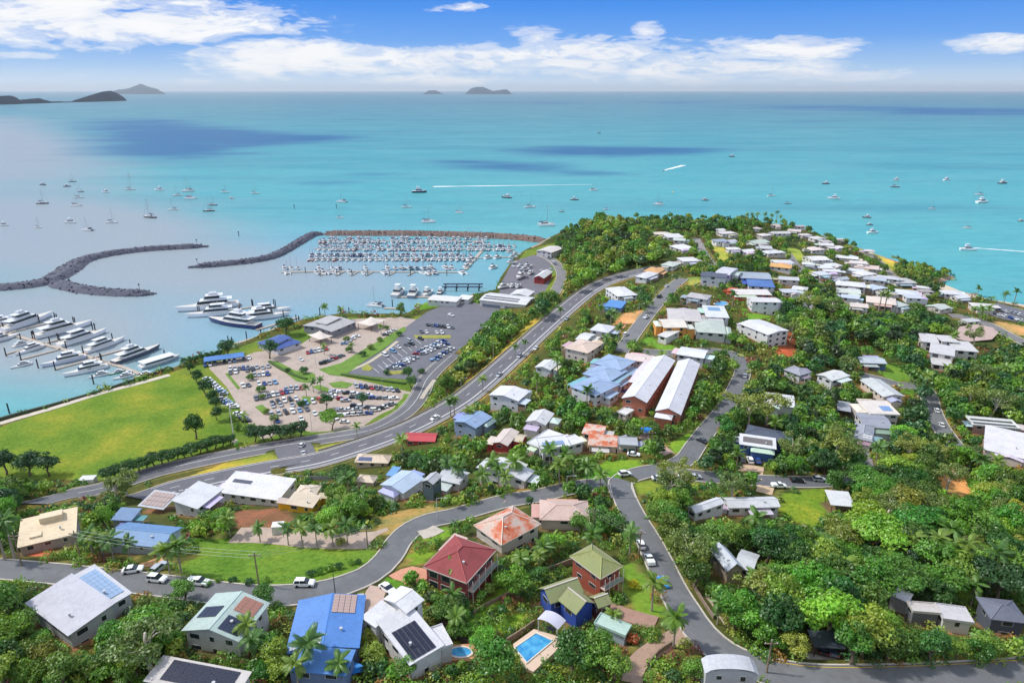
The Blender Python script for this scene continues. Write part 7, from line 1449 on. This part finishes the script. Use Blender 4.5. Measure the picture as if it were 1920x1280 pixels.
for i in range(7): put('round', 346+11*i, 686-2.6*i, 5.5, colr=(66, 108, 60), desc='small waterside tree behind the blue awning')
put('tall', 752, 594, 11, colr=(110, 136, 60), desc='slim pale green tree at the marina inlet'); put('round', 766, 712, 8, colr=(64, 104, 42), desc='round tree at the corner of the asphalt car park', wid=1.2); put('round', 772, 728, 8, colr=(84, 122, 60), desc='loose tree below the asphalt car park')
for x, y in [(470, 712), (490, 735), (492, 748), (500, 775), (515, 790), (570, 700), (566, 762), (680, 668), (712, 640), (748, 630), (540, 698), (725, 702), (790, 700), (725, 618), (695, 655), (655, 660), (420, 655), (650, 640)]: put('shrub', x, y, rv.uniform(3, 5), colr=rv.choice(((96, 130, 50), (120, 140, 60), (70, 110, 56))), desc='green shrub on a car park island')
for x, y, h in [(602, 735, 7), (588, 735, 6), (575, 745, 6), (608, 665, 6), (660, 662, 5.5), (715, 628, 6), (640, 600, 8), (610, 596, 8), (460, 800, 6), (755, 858, 8), (670, 820, 6), (845, 782, 8), (852, 778, 8)]: putpalm(x, y, h)
for x, y, h, c, d in [(925, 1272, 9, (84, 130, 44), 'large leafy tree left of the rectangular pool at the bottom'), (1075, 1262, 9.5, (72, 112, 44), 'large dark tree right of the rectangular pool'), (1118, 1258, 9, (104, 140, 46), 'large mottled tree before the mint roofed garage'), (1150, 1275, 7, (120, 150, 50), 'lighter tree beside the curving lower driveway'), (1300, 1275, 5, (110, 146, 50), 'bushy tree left of the vaulted roof'), (700, 1250, 5.5, (140, 156, 56), 'yellow green tree between blue and white roofs'), (690, 1215, 4.5, (150, 160, 60), 'low yellow green tree against the blue roof wall'), (500, 1140, 6, (84, 124, 48), 'dense tree beside the street and the blue roof'), (345, 1128, 6, (110, 150, 60), 'feathery tree at the back of the mint roof'), (215, 1215, 6, (90, 140, 46), 'leafy tree before the solar roof wing'), (760, 1270, 5, (96, 136, 48), 'tree at the foot of the black solar roof'), (1010, 1095, 5, (80, 120, 50), 'dense tree between red brick house and blue wing'), (1120, 990, 7, (90, 130, 50), 'leafy tree behind the tall mossy roofed house'), (1085, 1000, 6.5, (104, 140, 50), 'rounded tree below the faded pink roof'), (1150, 1000, 7, (84, 124, 46), 'tall tree beside the steep street bend')]: put('round', x, y, h*1.05, colr=c, desc=d, wid=1.15)
for x, y in [(462, 812), (474, 806), (436, 790), (445, 805)]: put('shrub', x, y, 4, colr=(110, 140, 52), desc='yellowish shrub by the end of the field row')
for x, y, h in [(488, 1016, 5), (541, 1022, 5.5), (567, 1023, 5.5), (595, 1026, 6), (625, 1026, 6), (652, 1020, 6), (176, 1046, 7), (196, 1050, 7.5), (215, 1056, 7), (247, 1058, 6.5), (320, 1078, 7), (340, 1074, 8), (28, 1046, 11), (10, 1050, 10), (586, 1268, 8), (852, 1105, 6.5), (975, 1082, 6), (1018, 1052, 4.5), (1222, 1145, 8), (1262, 1214, 8), (640, 1290, 6), (560, 1290, 6), (432, 1005, 6), (850, 1145, 5),
                (1796, 1092, 12), (1778, 1090, 11), (1850, 1110, 12), (1818, 1140, 7), (1410, 1020, 9), (1412, 1130, 7), (1100, 915, 8), (1075, 905, 8), (1048, 912, 8), (1125, 925, 7), (922, 905, 8), (935, 912, 7), (965, 905, 8), (905, 925, 7), (948, 925, 6), (680, 965, 8), (645, 975, 7), (470, 1215, 6), (480, 1245, 6), (1150, 1180, 4.5), (1180, 1040, 7), (840, 905, 8), (860, 915, 8), (1010, 1070, 5), (1345, 1170, 6), (1440, 1180, 6)]: putpalm(x, y, h, near=True, fl=(3.2 if (x, y) in ((340, 1074), (320, 1078), (1018, 1052)) else None))
for x, y, h in [(966, 668, 6), (984, 660, 6), (1240, 690, 7), (1030, 880, 8), (1060, 890, 8), (880, 800, 8), (1125, 600, 8), (1145, 610, 8), (1398, 424, 12), (1408, 424, 12), (1418, 424, 13), (1432, 422, 12), (1455, 420, 14), (1462, 420, 13), (1445, 422, 11), (1832, 556, 11), (1900, 572, 11), (1881, 572, 9), (1646, 590, 15), (1656, 592, 15), (1732, 740, 10), (1722, 745, 9), (1372, 580, 10), (1568, 668, 13), (1850, 600, 9), (1836, 602, 9), (1822, 600, 8), (1218, 450, 7), (1230, 440, 8), (1160, 640, 8), (1135, 660, 8), (905, 735, 7), (1050, 600, 7), (1065, 640, 7), (1100, 760, 8), (1000, 790, 7), (1640, 880, 9), (1830, 900, 9), (1860, 905, 9), (1700, 1060, 9), (1380, 880, 7), (1540, 845, 8), (1720, 640, 9), (1770, 720, 9), (1880, 720, 9)]: putpalm(x, y, h)
for x, y, h in [(287, 1262, 15), (1438, 800, 20), (1486, 872, 15), (1560, 878, 18), (1578, 880, 16), (1268, 935, 15), (1250, 945, 13), (1854, 782, 17), (1700, 872, 16), (1512, 592, 20), (1556, 602, 19), (1872, 1000, 13), (1662, 985, 14), (1810, 770, 15), (1380, 780, 14), (1400, 800, 13), (1590, 700, 12), (1480, 640, 14), (1530, 640, 15), (1750, 880, 13), (240, 930, 13), (1880, 960, 13), (220, 940, 12), (1560, 1040, 13)]:
    p = hit(x, y); kw = {'wid': 1.15}; plant('gum', (p.x, p.y, None), h, **kw); taken.append((p.x, p.y, 2.5))
for i in range(26):
    x, y = rv.uniform(1260, 1900), rv.uniform(640, 1150); p = hit(x, y)
    h = rv.uniform(10, 16); q = proj((p.x, p.y, p.z+h*.7))
    if occ_at(p.x, p.y)[0] == 0 and cover(q[0], q[1], h*.28*F/q[2], h*.2*F/q[2]) < .25: plant('gum', (p.x, p.y, None), h, wid=1.1); taken.append((p.x, p.y, 2.2))
for i in range(110):
    x, y = (rv.uniform(640, 1420), rv.uniform(600, 1240)) if i < 70 else (rv.uniform(1300, 1900), rv.uniform(560, 1180)); p = hit(x, y); h = rv.uniform(5, 9); q = proj((p.x, p.y, p.z+h))
    if occ_at(p.x, p.y)[0] == 0 and p.z > 8 and cover(q[0], q[1], 2*F/q[2], 2*F/q[2]) < .3: palm((p.x, p.y, 0), h); taken.append((p.x, p.y, .9))
# ------------------------------------------------------------------ scattered trees of the suburb and the forest slopes
ZONES = [
 ([(1060, 404), (1420, 404), (1420, 430), (1270, 432), (1080, 434)], 420, 5, 10, 'rrr', (0, 1, 4, 3), .7), ([(1030, 474), (1065, 420), (1100, 420), (1066, 480)], 200, 5, 9, 'rr', (0, 1, 3), .6),
 ([(1085, 428), (1130, 420), (1180, 428), (1160, 440), (1100, 445)], 120, 11, 16, 'rr', (4, 0, 2), .9), ([(1265, 430), (1330, 428), (1400, 424), (1400, 434), (1300, 440)], 160, 8, 13, 'rr', (1, 3, 0), .8),  # polygon, tries, min/max height, kinds, palette indices, allowed cover
 ([(0, 1100), (60, 1140), (130, 1200), (210, 1150), (270, 1140), (330, 1200), (400, 1235), (470, 1190), (520, 1180), (530, 1280), (0, 1300)], 1300, 7, 11.5, 'rrts', (0, 2, 4, 5, 7, 1), .10),
 ([(0, 895), (190, 915), (270, 905), (340, 915), (290, 935), (200, 965), (150, 960), (0, 985)], 900, 8, 12, 'rrtt', (0, 1, 3, 2, 5), .10),
 ([(1215, 930), (1330, 965), (1470, 965), (1560, 945), (1700, 890), (1920, 860), (1920, 1250), (1560, 1245), (1500, 1240), (1400, 1205), (1330, 1155), (1290, 1090), (1235, 1000)], 3600, 8.5, 14, 'rrtsr', (0, 1, 2, 3, 5, 7, 4), .10),
 ([(1440, 590), (1560, 590), (1720, 570), (1780, 610), (1740, 700), (1600, 640), (1500, 680), (1440, 650)], 1000, 8, 13, 'rrts', (0, 1, 3, 2, 6), .15),
 ([(1046, 478), (1100, 425), (1180, 430), (1245, 455), (1262, 500), (1180, 520), (1100, 545), (1040, 590), (960, 650), (880, 710), (800, 775), (770, 745), (800, 715), (860, 650), (940, 590), (1000, 562), (1046, 530)], 3200, 8, 13, 'rrtr', (0, 1, 3, 5, 4, 2), .16),
 ([(1760, 690), (1920, 660), (1920, 860), (1780, 870), (1750, 800)], 700, 6, 11, 'rrts', (0, 1, 3, 2), .12),
 ([(1130, 425), (1300, 425), (1460, 415), (1640, 480), (1780, 530), (1760, 560), (1700, 590), (1560, 600), (1450, 600), (1300, 520), (1260, 470)], 3600, 4.5, 9, 'rrr', (0, 3, 4, 7, 1, 2), .42),
 ([(1555, 452), (1620, 468), (1680, 492), (1640, 478), (1560, 462)], 300, 6, 9, 'rr', (1, 3), .5),
 ([(1640, 478), (1700, 495), (1790, 518), (1780, 530), (1700, 524), (1660, 500)], 500, 4, 7, 'rr', (4, 7), .5),
 ([(560, 960), (700, 850), (900, 760), (1060, 600), (1170, 540), (1300, 560), (1400, 650), (1440, 760), (1380, 900), (1180, 880), (1150, 1000), (1000, 1060), (880, 1280), (560, 1280), (700, 1090), (800, 960), (640, 985)], 4200, 5, 9, 'rrrs', (0, 1, 2, 3, 5, 7), .13),
 ([(1240, 930), (1320, 840), (1420, 720), (1500, 640), (1740, 700), (1780, 800), (1740, 900), (1560, 930), (1480, 920)], 2400, 6, 11, 'rrts', (0, 1, 2, 3, 6), .14),
 ([(150, 985), (420, 940), (620, 935), (700, 960), (640, 1000), (420, 1010), (0, 1060), (0, 990)], 700, 4, 8, 'rrr', (0, 2, 5, 7), .12)]
KMAP = {'r': 'round', 't': 'tall', 's': 'spread'}
cand = []; cell = {}
def free(x, y, r):
    for i in range(int((x-9)//9), int((x+9)//9)+1):
        for j in range(int((y-9)//9), int((y+9)//9)+1):
            for (a, b, c) in cell.get((i, j), ()):
                if hypot(a-x, b-y) < (r+c)*.62: return False
    return True
def claim(x, y, r): cell.setdefault((int(x//9), int(y//9)), []).append((x, y, r))
for t_ in taken: claim(*t_)
for poly, tries, h0, h1, kinds, pal, allow in ZONES:
    xs = [a for a, b in poly]; ys = [b for a, b in poly]
    for _ in range(tries):
        x, y = rv.uniform(min(xs), max(xs)), rv.uniform(min(ys), max(ys))
        if not inpoly(np.array([x]), np.array([y]), poly)[0]: continue
        p = hit(x, y); oc, sd_ = occ_at(p.x, p.y)
        if oc or sd_ < 3 or p.z < .8: continue
        h = rv.uniform(h0, h1); kd = KMAP[rv.choice(kinds)]
        for tr_ in range(3):
            rad = h*{'round': .42, 'tall': .32, 'spread': .66}[kd]; q = proj((p.x, p.y, p.z+h*.62)); s_ = F/q[2]
            if cover(q[0], q[1], rad*s_*.85, h*.36*s_) < allow and free(p.x, p.y, rad*.8):
                claim(p.x, p.y, rad*.8); gi = rv.choice(pal); cand.append((h*s_, kd, p, h, gi)); break
            h *= .68; kd = 'round'
            if h < 2.2: break
cand.sort(key=lambda c: -c[0]); MASSC = []
for n_, (ap, kd, p, h, gi) in enumerate(cand):
    bf = rv.choice((.74, .86, .95, 1.0, 1.05)); c = tuple(min(230, max(20, (v+rv.uniform(-10, 10))*bf)) for v in GREEN[gi])
    if n_ < 255: plant(kd, (p.x, p.y, None), h, colr=c, tone=TONE[gi], wid=rv.uniform(.95, 1.2))
    else: MASSC.append((p, h, c))
print('trees', len(cand), 'mass', len(MASSC))
def blobs(items, nq, rs):
    """leafy clumps of many plants in one mesh: items are (centre, radius, height, colour)"""
    Vs, Cs = [], []
    for (c, r, hz, col_, nn_) in items:
        u = rs.normal(size=(nn_, 3)); u[:, 2] = np.abs(u[:, 2])*1.1-.15; u /= np.linalg.norm(u, axis=1)[:, None]; lob = 1+.28*np.sin(u[:, 0]*5+rs.uniform(0, 6))*np.cos(u[:, 1]*4+rs.uniform(0, 6)); P = np.array(c)+u*np.c_[lob*r, lob*r, lob*hz]*rs.uniform(.72, 1.05, (nn_, 1))
        nv = u+rs.normal(size=(nn_, 3))*.5+np.array((0, 0, .3)); nv /= np.linalg.norm(nv, axis=1)[:, None]; Vs.append(quads(P, nv, r*rs.uniform(.28, .5, nn_)*(1 if nn_ < 100 else .52), rs)); Cs.append(np.array(lin(col_, 1.0))*np.clip(rs.normal(1, .2, (nn_, 1)), .5, 1.6)*np.array((1, 1, 1))+0)
    return np.concatenate(Vs), np.concatenate(Cs)
rs = np.random.RandomState(9)
items = []
for p, h, c in MASSC:
    for k in range(4):
        a = rs.uniform(0, 6.28); d = h*.2*rs.rand(); items.append(((p.x+cos(a)*d, p.y+sin(a)*d, p.z+h*(.42+.22*rs.rand())), h*.28, h*.30, c, 52))
if items: V, Cc = blobs(items, 60, rs); stuff(ob('woodland', quadmesh('woodland', V, Cc, MASSM)), 'dense mass of smaller trees covering the far slopes', 'woodland')
# undergrowth and garden planting between the houses
items = []; tries = 0
while len(items) < 8500 and tries < 60000:
    tries += 1
    y = 85+560*rs.rand()**1.5; x = rs.uniform(-.85, .85)*(y+60)
    oc, sd_ = occ_at(x, y)
    if oc or sd_ < 2: continue
    z = float(zt(x, y))
    q = proj((x, y, z+.8))
    if cover(q[0], q[1], 5, 4) > .55: continue
    r = rs.uniform(.8, 2.1)*(1 if y < 260 else 1.5); items.append(((x, y, z+.1), r, r*rs.uniform(.8, 1.3), GREEN[rs.randint(len(GREEN))] if rs.rand() < .86 else ((150, 150, 60), (160, 120, 60), (140, 80, 70))[rs.randint(3)], 110 if y < 150 else 48 if y < 260 else 22))
V, Cc = blobs(items, 0, rs); stuff(ob('undergrowth', quadmesh('undergrowth', V, Cc, MASSM)), 'leafy undergrowth and garden planting between the houses', 'undergrowth')
# rough grass tufts on the meadow lot and verges
items = []
for poly, n_ in ((OPEN[1][0], 260), (OPEN[10][0], 90), (OPEN[17][0], 120)):
    xs = [a for a, b in poly]; ys = [b for a, b in poly]
    for _ in range(n_*3):
        x, y = rv.uniform(min(xs), max(xs)), rv.uniform(min(ys), max(ys))
        if inpoly(np.array([x]), np.array([y]), poly)[0]:
            p = hit(x, y)
            if occ_at(p.x, p.y)[0] in (0, 3): r = rs.uniform(.2, .5); items.append(((p.x, p.y, p.z), r, r*.7, (120, 165, 50), 10))
V, Cc = blobs(items, 0, rs); stuff(ob('grass_tufts', quadmesh('grass_tufts', V, Cc, MASSM)), 'rough grass tufts on the open lots', 'grass')
for x, y, h in [(388, 1098, 1.8), (410, 1090, 1.6), (437, 1090, 1.7), (468, 1095, 2), (500, 1090, 1.6), (584, 1080, 2.0), (600, 1076, 2.2), (618, 1070, 2.4), (636, 1066, 2), (658, 1058, 1.6), (672, 1056, 1.5)]: put('shrub', x, y, h, desc='small young shrub along the edge of the grass lot')
for x, y, c, d in [(815, 1140, (170, 60, 60), 'red leafed shrub below the red brick house'), (1186, 1205, (196, 100, 60), 'orange flowering shrub beside the mint roofed garage'), (770, 1090, (120, 140, 50), 'round shrub in the bed by the red house driveway'), (1188, 1102, (206, 190, 40), 'yellow shrub on the lawn beside the balcony house'), (640, 1022, (150, 150, 60), 'pale shrub at the street end of the palms')]: put('shrub', x, y, 2.6, colr=c, desc=d)
# ------------------------------------------------------------------ poles, lamps, wires
def pole(px, py, h, label, arm=1, lamp=0, m_=None):
    p = hit(px, py); r = ob('power_pole' if arm else 'street_lamp', None, loc=p); ob('post', MB().tube([(0, 0, -.3), (0, 0, h)], [.2, .13] if arm else [.12, .07], 7).mesh('post', m_ or (TIMBER if arm else mat('galvanised', (206, 208, 210), .4, .1))), r)
    if arm: ob('crossarm', MB().box(-1.3, 1.3, -.08, .08, h-.9, h-.72).mesh('crossarm', TIMBER), r); ob('insulators', MB().tube([(-1.1, 0, h-.72), (-1.1, 0, h-.5)], .07).tube([(1.1, 0, h-.72), (1.1, 0, h-.5)], .07).tube([(0, 0, h), (0, 0, h+.2)], .07).mesh('insulators', WHITE), r)
    if lamp: ob('lamp_arm', MB().tube([(0, 0, h-.05), (1.2, 0, h+.25), (2.4, 0, h+.2)], .05).mesh('lamp_arm', mat('galvanised', (206, 208, 210), .4, .1)), r); ob('lamp_head', MB().box(2.2, 2.9, -.14, .14, h+.12, h+.26).mesh('lamp_head', mat('galvanised', (206, 208, 210), .4, .1)), r)
    tag(r, label, 'pole'); return Vector((p.x, p.y, p.z+h))
PL = [pole(486, 1098, 9, 'timber power pole with crossarm on the grass lot edge'), pole(153, 1054, 9, 'timber power pole beside the beige house'), pole(42, 1062, 9.5, 'timber power pole at the far left of the street'), pole(690, 1030, 7, 'timber power pole at the corner of the grass lot'), pole(1198, 1048, 8.5, 'power pole between the two white cars on the steep street'), pole(1437, 1262, 8, 'power pole at the bottom street'), pole(1112, 1000, 8, 'power pole behind the pink roof trees'), pole(1220, 850, 9, 'power pole near the green garage doors'), pole(1780, 835, 9, 'power pole beside the right hand street')]
pole(629, 1116, 6, 'dark street lamp on the curving street', 0, 0, DARK); pole(820, 975, 7, 'street lamp at the top of the curving street', 0, 1); pole(1062, 930, 7, 'street lamp near the palms', 0, 1)
for x, y, lb in [(865, 742, 'street lamp on the highway bend'), (925, 672, 'street lamp beside the yellow verge'), (960, 635, 'street lamp midway up the highway'), (1197, 598, 'tall street lamp on the ridge street'), (1227, 572, 'dark street lamp near the ridge top'), (800, 690, 'lamp at the edge of the asphalt car park'), (593, 690, 'lamp beside the grass bank of the car park'), (718, 740, 'lamp in the middle of the paved car park'), (512, 815, 'lamp by the lower road trees'), (585, 808, 'lamp beside the spreading tree')]: pole(x, y, 9, lb, 0, 1)
p = atz(440, 828, 3); r = ob('flagpole', None, loc=p); ob('mast', MB().tube([(0, 0, 0), (0, 0, 26)], [.28, .12], 8).mesh('mast', WHITE), r); ob('yardarm', MB().tube([(-3.5, 0, 18), (3.5, 0, 18)], .12).mesh('yardarm', WHITE), r); ob('gaff', MB().tube([(0, 0, 15), (3.2, 0, 20)], .1).mesh('gaff', WHITE), r); ob('base', MB().tube([(0, 0, -.2), (0, 0, .5)], 1.4, 12).mesh('base', CONC), r); tag(r, 'tall white flagpole with yardarm at the corner of the field', 'flagpole')
WIRE = mat('cable', (176, 178, 182), .5, .02)
def wires(a, b, label):
    mb = MB(); c = (a+b)/2; d = (b-a); nr = Vector((-d.y, d.x, 0)).normalized()
    for off in (-1.1, 0, 1.1):
        mb.tube([tuple(a.lerp(b, t/8)-c+nr*off+Vector((0, 0, -.6-4*.9*(t/8)*(1-t/8)))) for t in range(9)], .022, 3)
    tag(ob('power_line', mb.mesh('power_line', WIRE), loc=c), label, 'cable')
wires(PL[2], PL[1], 'power cables from the far left pole to the beige house pole'); wires(PL[1], PL[0], 'power cables crossing before the pale blue roofed house'); wires(PL[0], PL[3], 'power cables above the grass lot'); wires(PL[4], PL[6], 'power cables beside the steep street')
# ------------------------------------------------------------------ two people by the white car
def person(px, py, label, shirt, trousers, face):
    p = hit(px, py); J = {'pel': (0, 0, .95), 'che': (0, .0, 1.32), 'neck': (0, 0, 1.48), 'head': (0, .01, 1.62), 'top': (0, .01, 1.72), 'kl': (-.10, .02, .5), 'fl': (-.11, 0, .06), 'tl': (-.11, .14, .03), 'kr': (.10, .05, .5), 'fr': (.11, -.03, .06), 'tr': (.11, .12, .03), 'el': (-.26, -.02, 1.12), 'hl': (-.27, .10, .88), 'er': (.26, 0, 1.12), 'hr': (.25, .14, .92), 'sl': (-.19, 0, 1.40), 'sr': (.19, 0, 1.40)}
    E = [('pel', 'che'), ('che', 'neck'), ('neck', 'head'), ('head', 'top'), ('pel', 'kl'), ('kl', 'fl'), ('fl', 'tl'), ('pel', 'kr'), ('kr', 'fr'), ('fr', 'tr'), ('che', 'sl'), ('sl', 'el'), ('el', 'hl'), ('che', 'sr'), ('sr', 'er'), ('er', 'hr')]; K = list(J); me = bpy.data.meshes.new('person'); me.from_pydata([J[k] for k in K], [(K.index(a), K.index(b)) for a, b in E], [])
    R_ = {'pel': .16, 'che': .17, 'neck': .065, 'head': .10, 'top': .07, 'kl': .085, 'kr': .085, 'fl': .055, 'fr': .055, 'tl': .045, 'tr': .045, 'sl': .075, 'sr': .075, 'el': .05, 'er': .05, 'hl': .04, 'hr': .04}
    o = ob('person', me, loc=p, rot=(0, 0, face)); md = o.modifiers.new('skin', 'SKIN')
    for i, k in enumerate(K): me.skin_vertices[0].data[i].radius = (R_[k], R_[k]*(.8 if k in ('pel', 'che') else 1)); me.skin_vertices[0].data[i].use_root = (k == 'pel')
    o.modifiers.new('sub', 'SUBSURF').levels = 1; m, t, b, oo = newmat('clothes'); tc = t.nodes.new('ShaderNodeTexCoord'); sx = t.nodes.new('ShaderNodeSeparateXYZ'); t.links.new(tc.outputs['Object'], sx.inputs[0]); t.links.new(ramp(t, math_(t, 'MULTIPLY', sx.outputs[2], .5), [(0, lin(trousers)), (.47, lin(shirt)), (.735, lin((206, 160, 132))), (.84, lin((70, 50, 36)))], 'CONSTANT'), b.inputs['Base Color']); b.inputs['Roughness'].default_value = .8; me.materials.append(m)
    tag(o, label, 'person')
person(279, 1086, 'person in pale shirt standing left on the tan driveway edge', (220, 220, 220), (60, 66, 90), .4); person(286, 1084, 'person in dark shirt standing nearest the white four wheel drive', (50, 56, 76), (190, 176, 150), 2.6)
# ------------------------------------------------------------------ air: thin sea haze round the whole place
HZ = 128000.0; m = bpy.data.materials.new('haze'); m.use_nodes = True; t = m.node_tree; t.nodes.clear(); o = t.nodes.new('ShaderNodeOutputMaterial'); v = t.nodes.new('ShaderNodeVolumePrincipled'); v.inputs['Color'].default_value = (.88, .95, 1, 1); v.inputs['Density'].default_value = 1.5e-5; v.inputs['Anisotropy'].default_value = 0.2; t.links.new(v.outputs[0], o.inputs['Volume'])
HAZE_ON = True
if HAZE_ON: stuff(ob('haze', MB().box(-SEA-2000, SEA+2000, -3500, SEA+2000, -6, 700).mesh('haze', m)), 'thin pale sea haze', 'haze')
# ------------------------------------------------------------------ labels that single each thing out
def short(lb):
    s = lb
    if s.startswith('house with '): s = s[11:]
    for k in (' with ', ' beside ', ' above ', ' behind ', ' at ', ' by ', ' among ', ' before ', ' under ', ' in ', ' on ', ' near', ' below', ' overlooking', ' of ', ' over ', ' deep', ' just', ' right', ' left', ' facing', ' along', ' joined', ' half', ' hidden', ' carrying', ' cut', ' poking', ' between'):
        i = s.find(k)
        if i > 0 and len(s[:i].split()) > 1: s = s[:i]
    if s.startswith('the '): s = s[4:]
    w = s.split(); return ' '.join(w[:6])
LM = []
for x, y, e in LAND:
    s = short(e[0][9])
    if len(s.split()) >= 2: LM.append((x, y, s))
LM += [(280, 800, 'playing field'), (1140, 480, 'wooded marina slope'), (1700, 510, 'yellow mangrove point'), (1660, 1050, 'dense right hand forest'), (600, 740, 'paved car park'), (770, 660, 'asphalt car park'), (530, 1060, 'grass lot'), (1250, 1090, 'steep street'), (880, 740, 'highway bend'), (1220, 590, 'ridge street')]
ORD = ['', 'second', 'third', 'fourth', 'fifth', 'sixth', 'seventh', 'eighth', 'ninth', 'tenth']
def nwords(s): return len(s.split())
for T in THINGS:
    o, base, (x, y) = T; nb = nwords(base)
    if '_bay' in o:
        if nb < 5:
            zone = 'off the curved breakwater' if x < 330 else 'in the left bay' if x < 520 else 'off the long rock wall' if x < 960 else 'off the wooded headland tip' if x < 1300 else 'in the right hand bay'
            T[1] = base+(' far out ' if y < 365 else ' near shore ')+zone
        del o['_bay']
    elif '_lot' in o: del o['_lot']
    elif '_row' in o: del o['_row']
    else:
        if '_veg' in o: del o['_veg']
        if nb <= 5:
            lx, ly, s = min(LM, key=lambda q: (q[0]-x)**2+((q[1]-y)*1.6)**2); dx, dy = x-lx, (y-ly)*1.5
            if o['category'] == 'pile' or o['category'] == 'jetty': s2 = 'in the left yacht marina' if x < 330 else 'among the superyachts' if x < 580 else 'in the big marina'; T[1] = base+' '+s2
            else: T[1] = base+' '+(('left of' if dx < 0 else 'right of') if abs(dx) > abs(dy) else ('behind' if dy < 0 else 'in front of'))+' the '+s
grp = {}
for T in THINGS: grp.setdefault(T[1], []).append(T)
for k, v in grp.items():
    v.sort(key=lambda T: T[2][0]); n = len(v)
    for i, T in enumerate(v):
        lb = k
        if n > 1:
            if n == 2: od = ('the left one', 'the right one')[i]
            elif i == 0: od = 'leftmost'
            elif i == n-1: od = 'rightmost'
            else: od = (ORD[i] if i < 10 else str(i+1)+'th')+' from left'
            w = k.split(); lb = ' '.join(w[:16-len(od.split())])+', '+od
        T[0]['label'] = lb
